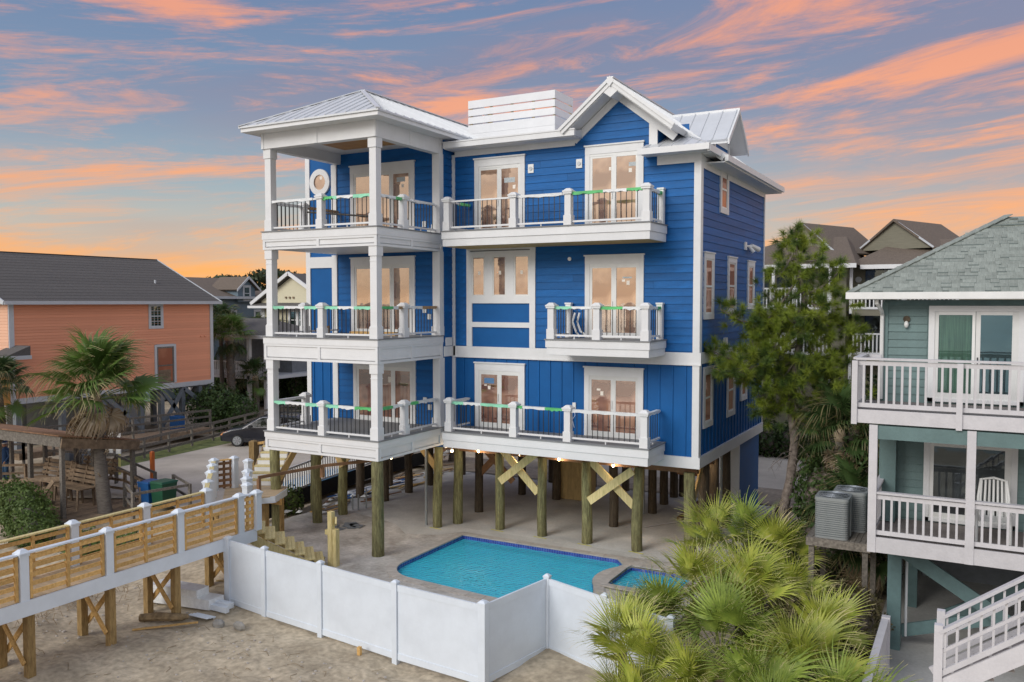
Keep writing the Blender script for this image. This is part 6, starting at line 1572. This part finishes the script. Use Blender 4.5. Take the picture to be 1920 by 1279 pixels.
rr.shuffle(tufts); c_ = int(len(tufts) * .35)
needles('needles', tufts[c_:], 'needle', 1); needles('dark_needles', tufts[:c_], 'needled', 2)  # a random share of the tufts gets the darker green
for k in range(14):                                       # dead twigs on the bare trunk
    i_ = rr.choice((1, 2, 3, 3, 4)); a = trunk[i_] + (trunk[i_ + 1] - trunk[i_]) * rr.random(); d = Vector((rr.uniform(-1, 1), rr.uniform(-.8, .3), rr.uniform(-.5, .25))).normalized(); L_ = rr.uniform(.5, 1.3)
    b = a + d * L_ * .5; e = b + (d + Vector((rr.gauss(0, .3), 0, -.4))).normalized() * L_ * .5; tw = MB().tube([a, b, e], [.016, .011, .004], 5)
    for j in range(4): q = a + (e - a) * rr.uniform(.3, .95); tw.tube([q, q + Vector((rr.gauss(0, .2), rr.gauss(0, .1), -rr.uniform(.1, .4)))], [.006, .002], 4)
    tw.build('dead_branch', 'bark', PT)

# ================================================================== LEFT YARD
CN = thing('timber_canopy', 'weathered flat canopy on slim posts over the picnic benches', 'canopy', (-17, 0, -.45))
for x in (-13.0, -14.9, -16.9, -18.9, -20.9, -22.9): MB().box(x - .07, x + .07, -1.7, -1.56, -.6, 2.3).build('post', 'oldw', CN)
for x in (-13.0, -15.4, -16.5, -18.6, -21): MB().box(x - .07, x + .07, 1.2, 1.34, -.6, 1.85).build('post', 'oldw', CN)
MB().box(-24, -12.85, -1.78, -1.71, 2.3, 2.68).build('beam', 'oldw', CN); MB().box(-24, -12.85, 1.35, 1.42, 1.78, 2.06).build('beam', 'oldb', CN); MB().beam((-12.8, -1.78, 2.45), (-12.8, 1.42, 1.92), .07, .34).build('beam', 'oldb', CN)
for k in range(26): x = -23.8 + k * .43; MB().beam((x, -1.85, 2.72), (x, 1.5, 2.10), .41, .03).build('roof_board', 'brownr', CN)
PLT = thing('timber_platform', 'weathered plank platform under the canopy', 'platform', (-16, -.2, -.5))
for k in range(34): MB().box(-22.5 + k * .31, -22.2 + k * .31, -1.9, 1.9, -.42, -.32).build('plank', 'oldb', PLT)
MB().box(-22.5, -12.0, -1.98, -1.91, -.55, -.31).build('rim_board', 'oldw', PLT)


def railrun(name, label, pts, z, h, nr=3, m='oldw', top=None, par=None, sp=1.5, bw_=.1):
    t = thing(name, label, 'railing', (pts[0][0], pts[0][1], z))
    for a, b in zip(pts[:-1], pts[1:]):
        za = a[2] if len(a) > 2 else z; zb_ = b[2] if len(b) > 2 else z
        A = Vector((a[0], a[1], za)); B = Vector((b[0], b[1], zb_)); n = max(1, int((B - A).length / sp))
        for k in range(nr): hh = h * (k + 1) / nr - .04; MB().beam(A + Vector((0, 0, hh)), B + Vector((0, 0, hh)), .04, bw_).build('rail', top if (top and k == nr - 1) else m, t)
        for k in range(0 if a is pts[0] else 1, n + 1): c = A + (B - A) * k / n; MB().box(c.x - .05, c.x + .05, c.y - .05, c.y + .05, c.z - .35, c.z + h).build('post', m, t)
    return t


railrun('bleacher_rail', 'weathered rail running behind the picnic benches', [(-20.5, -.2), (-17.8, 1.7), (-14.2, 1.8), (-12.2, 1.0)], -.35, 1.05, 3, 'oldb')
railrun('bleacher_rail', 'sloping pale handrail beside the shower post', [(-19.6, 1.9, .1), (-16.4, 3.0, .0), (-13.4, 2.6, -.4)], -.35, 1.0, 2, 'oldw')
railrun('bleacher_rail', 'grey three rail corral around the wheeled bins', [(-12.6, .6), (-10.8, -.4), (-10.3, 1.7), (-12.3, 2.6)], -.4, 1.0, 2, 'oldw')
for k, (x, y, rz, lb) in enumerate([(-16.6, .1, .12, 'slatted weathered picnic bench nearest the canopy middle'), (-14.5, -.2, -.05, 'slatted weathered picnic bench left of the cabbage palm trunk'), (-15.6, 1.2, .05, 'slatted weathered picnic bench at the back under the canopy')]):
    if k == 0:
        PB = thing('picnic_bench', lb, 'bench', (x, y, -.32), 'picnic benches under the canopy')
        for j in range(5): MB().box(x - 1.0, x + 1.0, y - .36 + j * .145, y - .23 + j * .145, .42, .46).build('seat_slat', 'oldb', PB)
        for j in range(4): MB().box(x - 1.0, x + 1.0, y + .40 + j * .05, y + .44 + j * .05, .52 + j * .16, .64 + j * .16).build('back_slat', 'oldb', PB)
        for s_ in (-.75, 0, .75):
            MB().beam((x + s_, y - .3, .42), (x + s_ + .12, y - .42, -.32), .06, .12).build('leg', 'oldb', PB); MB().beam((x + s_, y + .3, .42), (x + s_ - .12, y + .42, -.32), .06, .12).build('leg', 'oldb', PB); MB().beam((x + s_, y + .38, .3), (x + s_, y + .6, 1.15), .06, .1).build('back_support', 'oldb', PB)
    else: copy_thing(PB, (x, y, -.32), rz, lb)
XB = thing('braced_railing', 'weathered railing with big diagonal braces in front of the picnic benches', 'railing', (-14.5, -1.9, -.3))
MB().beam((-16.9, -1.85, .65), (-12.9, -1.55, 1.15), .05, .14).build('rail', 'oldb', XB)
for a, b in (((-13.1, -1.9, 1.1), (-14.6, -1.9, -.3)), ((-16.6, -1.9, .65), (-14.4, -1.95, -.35)), ((-17, -1.9, .2), (-13, -1.9, .3)), ((-16.9, -1.9, -.1), (-13, -1.9, -.05))): MB().beam(a, b, .05, .15).build('diagonal_brace', 'oldb', XB)
for x in (-16.8, -15.7, -14.7, -13.7): MB().box(x - .05, x + .05, -1.9, -1.8, -.4, .8).build('post', 'oldb', XB)
# long grey timber ramp rails along the parking lot
railrun('ramp_rail', 'long weathered rail fence along the grass strip by the parking lot', [(-19.6, 2.6), (-20.4, 7.5), (-21.7, 13.0), (-23.5, 19.5), (-25.0, 25)], -.35, 1.1, 3, 'oldw', sp=1.6, bw_=.14)
railrun('ramp_rail', 'upper weathered ramp rail before the coral house piles', [(-23.0, 3.0, .5), (-23.2, 9.0, .3), (-23.6, 14.5, .1)], .4, 1.1, 3, 'oldw', sp=1.4, bw_=.11)
MB_r = MB().prism([(-24.4, 2.8, .45), (-23.0, 2.8, .45), (-23.5, 14.7, .1), (-24.9, 14.7, .1)], (0, 0, -.3)).build('ramp_deck', 'oldb'); tag(MB_r, 'sloping weathered plank ramp in front of the coral house piles', 'ramp')
railrun('ramp_rail', 'far weathered rail crossing below the low hedge', [(-24.5, 20.5), (-20.5, 25.0), (-16, 29)], -.3, 1.0, 3, 'oldw', sp=1.8)
railrun('ramp_rail', 'weathered rail at the left edge behind the man in blue', [(-27, 0, .2), (-23, 3.0, .2)], .2, 1.1, 3, 'oldw')


def bin_(x, y, m, label, w=.62, h=1.0):
    t = thing('wheeled_bin', label, 'bin', (x, y, -.27))
    MB().add([(x - w * .42, y - w * .42, -.24), (x + w * .42, y - w * .42, -.24), (x + w * .42, y + w * .42, -.24), (x - w * .42, y + w * .42, -.24), (x - w / 2, y - w / 2, h - .35), (x + w / 2, y - w / 2, h - .35), (x + w / 2, y + w / 2, h - .35), (x - w / 2, y + w / 2, h - .35)],
             [(0, 3, 2, 1), (4, 5, 6, 7), (0, 1, 5, 4), (1, 2, 6, 5), (2, 3, 7, 6), (3, 0, 4, 7)]).build('body', m, t)
    MB().taper(x - w * .53, x + w * .53, y - w * .55, y + w * .55, h - .349, h - .28, .05).build('lid', m, t)
    MB().cyl((x - w * .5, y + w * .55, h - .32), (x + w * .5, y + w * .55, h - .32), .02).build('handle', m, t)
    for s_ in (-1, 1): MB().cyl((x + s_ * w * .42, y + w * .45, -.17), (x + s_ * w * .5, y + w * .45, -.17), .1, n=12).build('wheel', 'rub', t)


bin_(-12.0, 1.25, 'binb', 'blue wheeled bin inside the grey corral', .62, .92); bin_(-11.2, 1.25, 'bing', 'green wheeled bin beside the blue one', .68, 1.0)
sg = thing('sign_post', 'twin white notice boards on a post under the canopy end', 'sign', (-16.6, 3.2, -.3)); MB().box(-16.64, -16.56, 3.16, 3.24, -.4, 2.0).build('post', 'oldw', sg)
MB().box(-16.98, -16.72, 3.1, 3.13, 1.0, 1.9).build('notice_board', 'plw', sg); MB().box(-16.5, -16.2, 3.1, 3.13, 1.0, 1.9).build('notice_board', 'plw', sg)
sh = thing('shower_post', 'round topped pale blue post beside the palm trunk', 'post', (-17.4, 2.6, -.3)); MB().cyl((-17.4, 2.6, -.4), (-17.4, 2.6, 1.55), .17, n=14).ell((-17.4, 2.6, 1.55), .17, .17, .15, 14, 6).build('shaft', 'steel', sh, smooth=True); MB().cyl((-17.34, 2.42, 1.2), (-17.36, 2.46, 1.2), .07).build('badge', 'plw', sh)
for k, (x, y, z, m, lb, w) in enumerate([(-18.0, 4.3, 1.1, 'yel', 'pale yellow marker post at the edge of the grass', .07), (-14.7, 3.5, 1.15, 'orange', 'orange marker post behind the canopy corner', .07), (-18.9, 2.6, .9, 'steel', 'grey meter pedestal left of the pair behind the benches', .16), (-18.4, 2.8, .85, 'steel', 'grey meter pedestal right of the pair behind the benches', .16), (-22.3, 17.6, 2.4, 'postw', 'tall square treated post seen through the porch rails', .13), (-8.0, 5.4, 2.3, 'postw', 'square treated post standing between the car and the porch stair', .14)]):
    if k == 4: x, y, z = -13.9, 14.2, 3.3
    if k == 5: x, y, z = -9.6, 4.3, 1.9
    t = MB().box(x - w, x + w, y - w, y + w, -.4, z).taper(x - w, x + w, y - w, y + w, z, z + .05, w * .6).build('marker_post', m); tag(t, lb, 'post')
BR = MB().beam((-9.6, 4.3, 1.8), (-7.2, 5.7, 2.2), .05, .1).build('loose_rail', 'pine'); tag(BR, 'golden lumber rail fixed to the square post in front of the car', 'lumber')

# person at the left edge
PN = thing('person', 'person in blue jacket, jeans and striped beanie standing at the left edge', 'person', (-21.45, 1.25, -.38))
bx, by, bz = -21.45, 1.25, -.38


def limb(mb, pts, rs, n=8): mb.tube([(bx + p[0], by + p[1], bz + p[2]) for p in pts], rs, n); return mb


limb(MB(), [(0, 0, .85), (0, 0, 1.0), (0, .02, 1.25), (0, .02, 1.42), (0, 0, 1.5), (0, -.02, 1.56)], [.15, .16, .19, .18, .08, .06], 12).build('jacket', 'navy', PN, smooth=True)
for s_ in (-1, 1):
    limb(MB(), [(s_ * .09, 0, .92), (s_ * .1, -.03, .5), (s_ * .11, .02, .08)], [.11, .08, .06]).build('trouser_leg', 'jeans', PN, smooth=True)
    limb(MB(), [(s_ * .19, .01, 1.42), (s_ * .26, .03, 1.14), (s_ * .21, -.12, .92)], [.075, .06, .045]).build('sleeve', 'navy', PN, smooth=True)
    limb(MB(), [(s_ * .21, -.12, .93), (s_ * .2, -.17, .87), (s_ * .19, -.2, .82)], [.035, .04, .02], 6).build('hand', 'skin', PN, smooth=True)
    limb(MB(), [(s_ * .11, .05, .05), (s_ * .11, -.08, .05), (s_ * .11, -.18, .04)], [.05, .05, .035], 6).build('shoe', 'black', PN, smooth=True)
MB().ell((bx, by - .02, bz + 1.64), .085, .10, .125, 12, 8).build('head', 'skin', PN, smooth=True)
MB().ell((bx, by - .01, bz + 1.72), .10, .112, .10, 12, 6).build('beanie', 'navy', PN, smooth=True)
MB().cyl((bx, by - .01, bz + 1.69), (bx, by - .01, bz + 1.73), .112, .110, n=12).build('beanie_stripe', 'plw', PN); MB().ell((bx, by, bz + 1.83), .035, .035, .035, 8, 5).build('pompom', 'plw', PN)

# ================================================================== CAR
CR = thing('parked_car', 'dark blue black minivan parked nose left behind the tower porch', 'car', (-17.2, 13.1, -.27))
ax = Vector((.876, .481, 0)); ay = Vector((-.481, .876, 0)); o0 = Vector((-19.75, 11.7, -.27))       # nose, near side


def cp(u, v, w): return o0 + ax * u + ay * v + Vector((0, 0, w))


prof = [(0.05, .30), (0.0, .55), (.12, .78), (.55, .93), (1.15, 1.03), (1.75, 1.38), (2.25, 1.60), (3.1, 1.68), (4.1, 1.64), (4.65, 1.45), (4.85, 1.0), (4.9, .45), (4.75, .28)]
low = [(.05, .25), (4.75, .25)]
secs = []
for v, inset, dz in ((0.0, .10, -.05), (.06, .0, 0), (.9, 0, .03), (1.74, 0, 0), (1.8, .10, -.05)):
    secs.append([(u + (inset if u < 2 else -inset), v + (0 if w < 1.0 else (.12 * (w - 1.0) / .6) * (1 if v < .9 else -1) * (v != .9)), w + dz * (w > .5)) for u, w in prof + [(3.9, .24), (1.0, .24)]])
vs = [cp(*p) for s_ in secs for p in s_]; npf = len(secs[0]); fs = []
for a in range(len(secs) - 1):
    for b in range(npf): fs.append((a * npf + b, a * npf + (b + 1) % npf, (a + 1) * npf + (b + 1) % npf, (a + 1) * npf + b))
fs += [tuple(range(npf)), tuple(range((len(secs) - 1) * npf, len(secs) * npf))[::-1]]
cb = fix_normals(MB().add(vs, fs).build('body', 'car', CR)); bv = cb.modifiers.new('round', 'BEVEL'); bv.width = .05; bv.segments = 2
for v in (-.012, 1.812):
    for q in ([(1.45, 1.06), (1.95, 1.36), (2.3, 1.52), (2.55, 1.55), (2.55, 1.06)], [(2.63, 1.06), (2.63, 1.56), (3.5, 1.57), (3.5, 1.06)], [(3.58, 1.06), (3.58, 1.57), (4.2, 1.52), (4.5, 1.1)]):
        ps = [cp(u + 0, v + (.10 * (w - 1.0) / .6 + .0) * (1 if v < 1 else -1), w) for u, w in q]; MB().prism(ps, ay * .01).build('side_window', 'carg', CR)
    MB().tube([cp(1.42, v, 1.04), cp(1.95, v + (.07 if v < 1 else -.07), 1.4), cp(2.3, v + (.1 if v < 1 else -.1), 1.56), cp(3.2, v + (.11 if v < 1 else -.11), 1.6)], [.014] * 4, 5).build('chrome_trim', 'alloy', CR); MB().beam(cp(1.42, v, 1.03), cp(4.5, v, 1.07), .015, .03).build('chrome_trim', 'alloy', CR)
MB().prism([cp(1.25, .2, 1.085), cp(1.78, .26, 1.42), cp(1.78, 1.54, 1.42), cp(1.25, 1.6, 1.085)], Vector((0, 0, .012))).build('windscreen', 'carg', CR)
for u in (.95, 3.85):
    for v0, v1 in ((-.02, .2), (1.6, 1.82)):
        wh = MB().cyl(cp(u, v0, .33), cp(u, v1, .33), .33, n=24).build('wheel', 'rub', CR)
        vo = v0 if v0 < 0 else v1; s_ = -1 if v0 < 0 else 1
        MB().cyl(cp(u, vo, .33), cp(u, vo + s_ * .012, .33), .24, n=20).build('rim', 'acm', wh)
        for k in range(7): a = k * .898; MB().beam(cp(u, vo + s_ * .02, .33), cp(u + .22 * math.cos(a), vo + s_ * .02, .33 + .22 * math.sin(a)), .05, .03, up=ay).build('rim_spoke', 'alloy', wh)
for v in (.03, 1.5): MB().prism([cp(.02, v, .62), cp(.18, v, .78), cp(.5, v - .02 if v < 1 else v + .28, .84), cp(.28, v - .03 if v < 1 else v + .28, .64)], ay * .25).build('headlight', 'amber', CR)
MB().beam(cp(1.6, -.1, 1.1), cp(1.75, -.1, 1.1), .14, .13).build('mirror', 'black', CR)

# ================================================================== SITE CLUTTER
PF = thing('picket_fence', 'white picket fence over black silt cloth behind the left piles', 'fence', (-8, 8, -.3))
fpts = [Vector((-6.6, 1.6, .15)), Vector((-7.2, 5.2, .25)), Vector((-7.6, 9.5, .3)), Vector((-7.3, 13, .3))]
for a, b in zip(fpts[:-1], fpts[1:]):
    MB().beam(a + Vector((0, 0, 1.0)), b + Vector((0, 0, 1.0)), .05, .07).build('top_rail', 'plw', PF); MB().beam(a + Vector((0, 0, .1)), b + Vector((0, 0, .1)), .05, .07).build('bottom_rail', 'plw', PF)
    MB().beam(a - Vector((0, 0, .25)) + Vector((.05, 0, 0)), b - Vector((0, 0, .25)) + Vector((.05, 0, 0)), .02, .6).build('silt_cloth', 'fab', PF)
    n_ = int((b - a).length / .155)
    for k in range(n_): c = a + (b - a) * k / n_; MB().box(c.x - .022, c.x + .022, c.y - .022, c.y + .022, c.z + .1, c.z + 1.0).build('picket', 'plw', PF)
    MB().box(a.x - .07, a.x + .07, a.y - .07, a.y + .07, -.4, a.z + 1.15).build('post', 'oldw', PF)
tp = MB().add([(-9.4, 5.0, .0), (-8.0, 4.4, .0), (-7.9, 9.2, .05), (-9.6, 9.0, .0), (-8.7, 6.8, .28)], [(0, 1, 4), (1, 2, 4), (2, 3, 4), (3, 0, 4)]).build('blue_tarp', 'tarp'); tag(tp, 'blue tarp lying on the ground behind the white picket fence', 'tarp')
dk = MB().box(-8.2, -6.3, 1.9, 5.0, -.45, .15); 
for k in range(14):
    x = -6.75 + random.uniform(-.1, .1) + (k % 7) * .13; y = 5.4 + (k % 3) * .4; z = -.27 + .03 * (k // 7)
    b = MB().beam((x, y, z), (x + .5, y + 3.6 + random.uniform(-.3, .3), z + .02), .12, .02).build('siding_offcut', 'film' if k % 2 else 'blue'); tag(b, None)
    b['label'] = 'long ' + ('white' if k % 2 else 'blue') + ' siding plank in the loose stack beyond the left piles'; b['category'] = 'plank'; b['group'] = ('white' if k % 2 else 'blue') + ' siding planks stacked on the ground'
rr = random.Random(77)
for k in range(26):
    x = rr.uniform(-6.6, -4.8); y = rr.uniform(2.5, 12.5); a = rr.uniform(1.0, 2.0); L_ = rr.uniform(.5, 2.0)
    b = MB().beam((x, y, -.27 + rr.uniform(0, .06)), (x + L_ * math.cos(a), y + L_ * math.sin(a), -.24 + rr.uniform(0, .05)), .09, .035).build('scrap_lumber', rr.choice(['pine', 'brown', 'ply', 'oldb']))
    mn = b.data.materials[0].name; b['label'] = {'golden_treated_pine': 'golden pine', 'brown_lumber': 'dark brown lumber', 'plywood': 'pale plywood', 'weathered_brown_wood': 'weathered tan'}[mn] + ' scrap board strewn along the left edge of the house slab'; b['category'] = 'lumber'; b['group'] = mn.replace('_', ' ') + ' scraps left of the house slab'
for k in range(12):
    x = rr.uniform(-6.7, -5.2); y = rr.uniform(2.4, 6.5); s_ = rr.uniform(.1, .3)
    b = MB().add([(x, y, -.26), (x + s_, y + .05, -.24), (x + s_ * 1.2, y + s_, -.2), (x - .05, y + s_ * .8, -.25), (x + s_ * .5, y + s_ * .5, -.16)], [(0, 1, 4), (1, 2, 4), (2, 3, 4), (3, 0, 4)]).build('crumpled_wrapper', 'film')
    b['label'] = 'crumpled white wrapper lying beside the left piles'; b['category'] = 'litter'; b['group'] = 'white wrappers beside the left piles'
t = thing('paver_pile', 'scatter of thin grey slate pieces on the concrete behind the newel post', 'paving scraps', (-2.9, 2.7, -.3))
for k in range(9):
    x = -3.3 + rr.uniform(-.5, .9); y = 2.2 + rr.uniform(-.3, .7); a = rr.random() * 3; s_ = rr.uniform(.14, .28); MB().prism([(x + s_ * math.cos(a + q), y + s_ * math.sin(a + q), -.295 + .012 * (k % 3)) for q in (0, 1.5, 2.9, 4.6)], (0, 0, .012)).build('slate_piece', 'steel', t)
# back timber stair on the far side
t = thing('rear_stair', 'brown open stair rising at the far side under the blue house', 'stair', (-5, 12.6, -.3))
for k in range(8): z = -.1 + .19 * k; MB().box(-5.9 + .26 * k - 1.2, -5.6 + .26 * k - 1.2, 13.0, 14.0, z, z + .04).build('tread', 'film', t)
for y in (13.0, 13.95): MB().beam((-7.2, y, -.2), (-5.0, y, 1.5), .05, .26).build('stringer', 'brown', t)
# long timbers at the right of the slab
for k, (a, b, lb) in enumerate([((6.7, 8.5, -.2), (6.6, 12.2, -.2), 'heavy brown timber lying at the right side of the slab'), ((7.0, 8.8, -.22), (6.9, 12.4, -.2), 'second heavy timber lying beside the first on the slab'), ((5.9, 7.2, -.26), (7.4, 9.6, -.26), 'thin pale strip of wood pointing toward the corner pile'), ((7.4, 9.5, .05), (6.6, 11.8, .05), 'beam resting on blocks near the right piles')]):
    w = .16 if k != 2 else .05; b_ = MB().beam(a, b, w, w if k != 2 else .02).build('timber', 'brown' if k != 2 else 'lav'); tag(b_, lb, 'timber')
# vinyl fence panels stacked under the boardwalk
t = thing('vinyl_bundle', 'bundle of wrapped white vinyl planks lying under the boardwalk', 'bundle', (-2.4, -5.2, -.55))
MB().prism([(-3.55, -5.55, -.5), (-1.5, -5.2, -.5), (-1.5, -4.7, -.5), (-3.6, -4.95, -.5)], (0, 0, .26)).build('bundle', 'film', t)
MB().prism([(-3.5, -5.5, -.238), (-1.9, -5.25, -.238), (-1.95, -4.8, -.238), (-3.5, -4.95, -.238)], (0, 0, .2)).build('bundle', 'film', t)
for k in range(3): MB().box(-1.5, -.95 - .08 * k, -5.15 + k * .15, -5.03 + k * .15, -.5 + .04 * (k % 2), -.36 + .04 * (k % 2)).build('vinyl_post', 'vinyl', t)
for k in range(3): MB().beam((-1.7, -5.45 - k * .1, -.53 + .02 * k), (-1.05, -5.42 - k * .1, -.53 + .02 * k), .09, .02).build('vinyl_slat', 'vinyl', t)
def loose(o, lb, cat): return tag(o, lb, cat)
loose(MB().tube([(-2.55, -6.45, -.47), (-2.1, -6.25, -.42), (-1.6, -5.95, -.45), (-1.5, -5.85, -.44)], [.10, .11, .09, .05], 8).build('driftwood_log', 'drift'), 'rough driftwood log on the sand beside the second boardwalk post', 'log')
loose(MB().beam((-2.2, -6.95, -.54), (-1.1, -5.9, -.50), .07, .03).build('lumber_strip', 'pine'), 'thin golden lumber strip lying on the sand before the driftwood', 'lumber')
loose(MB().ell((-.55, -5.75, -.5), .17, .15, .13, 7, 5).build('rock', 'rock'), 'grey stone on the sand near the first fence post', 'stone')
loose(MB().ell((-.05, -5.55, -.52), .2, .08, .12, 7, 5).build('rock', 'rock'), 'flatter pale stone beside the grey one near the fence', 'stone')
loose(MB().ell((-2.75, -3.15, -.25), .22, .2, .17, 8, 6).build('red_bag', 'red'), 'bright red crumpled bag under the boardwalk corner', 'bag')
for k in range(5): loose(MB().beam((-3.0 + .15 * k, -3.6 + .1 * k, -.42), (-2.2 + .1 * k, -3.3 - .15 * k, -.38), .08, .03).build('scrap_lumber', ['ply', 'brown', 'film', 'pine', 'film'][k]), ['tan', 'dark', 'white', 'golden', 'short white'][k] + ' scrap board near the red bag under the boardwalk', 'lumber')
wg = MB()
for k in range(170):
    x = rr.uniform(-7, 6.5); y = rr.uniform(-11, -5.6) if x > -1 else rr.uniform(-11, -3.5); z = gz(x, y) + .01; a = rr.random() * 6.28; L_ = rr.uniform(.05, .3)
    wg.tube([(x, y, z), (x + L_ * math.cos(a), y + L_ * math.sin(a), z + rr.uniform(.01, .05)), (x + 1.7 * L_ * math.cos(a + .4), y + 1.7 * L_ * math.sin(a + .4), z)], [.006, .005, .003], 4)
tag(wg.build('dry_twigs', 'drift'), 'dry twigs and straw scattered over the sand', 'twigs', kind='stuff')
pb = MB()
for k in range(420):
    x = rr.uniform(-6.8, 8); y = rr.uniform(-11, -3.4); s_ = rr.uniform(.012, .045)
    if x > -1 and y > -5.6: y -= 2.5
    pb.ell((x, y, gz(x, y) + s_ * .3), s_, s_ * rr.uniform(.6, 1), s_ * .6, 5, 3)
tag(pb.build('shell_fragments', 'cope'), 'pebbles and shell fragments scattered over the sand', 'pebbles', kind='stuff')
for k, (px_, py_) in enumerate([(1030, 1190), ]): pass
sb = MB()
for k in range(200):
    x = rr.gauss(-5.2, .9); y = rr.gauss(-7.2, 1.2); z = gz(x, y); h = rr.uniform(.08, .3); a = rr.random() * 6.28
    sb.tube([(x, y, z), (x + .1 * math.cos(a), y + .1 * math.sin(a), z + h * .7), (x + .28 * math.cos(a), y + .28 * math.sin(a), z + h * .5)], [.007, .006, .002], 4)
tag(sb.build('beach_grass', 'deadf'), 'dry beach grass tangled on the dune under the boardwalk', 'beach grass', kind='stuff')
hose = loose(MB().tube([(1.0, -1.7, -.25), (1.4, -1.9, -.2), (1.9, -2.0, -.16), (2.1, -2.2, -.25), (1.8, -2.4, -.27)], [.02] * 5, 5).build('pool_hose', 'black'), 'coiled black hose on the pool deck behind the white fence', 'hose')
flg = loose(MB().prism([(8.9, 3.35, .15), (9.05, 3.3, .2), (9.0, 3.3, .3)], (.02, .02, 0)).build('orange_flag', 'orange'), 'small orange flag among the palmetto leaves by the corner pile', 'flag')
fw = []
for k in range(70):
    a = R(28.8 + 95 - k * 2.4); d_ = 190 + 25 * math.sin(k * 1.9)
    fw.append((15 - d_ * math.sin(a), -20 + d_ * math.cos(a), 2.2, 7, 7, 4.6 + 1.6 * math.sin(k * 2.7)))
stuff(tag(leafcloud('far_woods', fw, 26000, .8, 'farleaf', 99), 'low dark line of far woods along the horizon behind the houses', 'woods'))
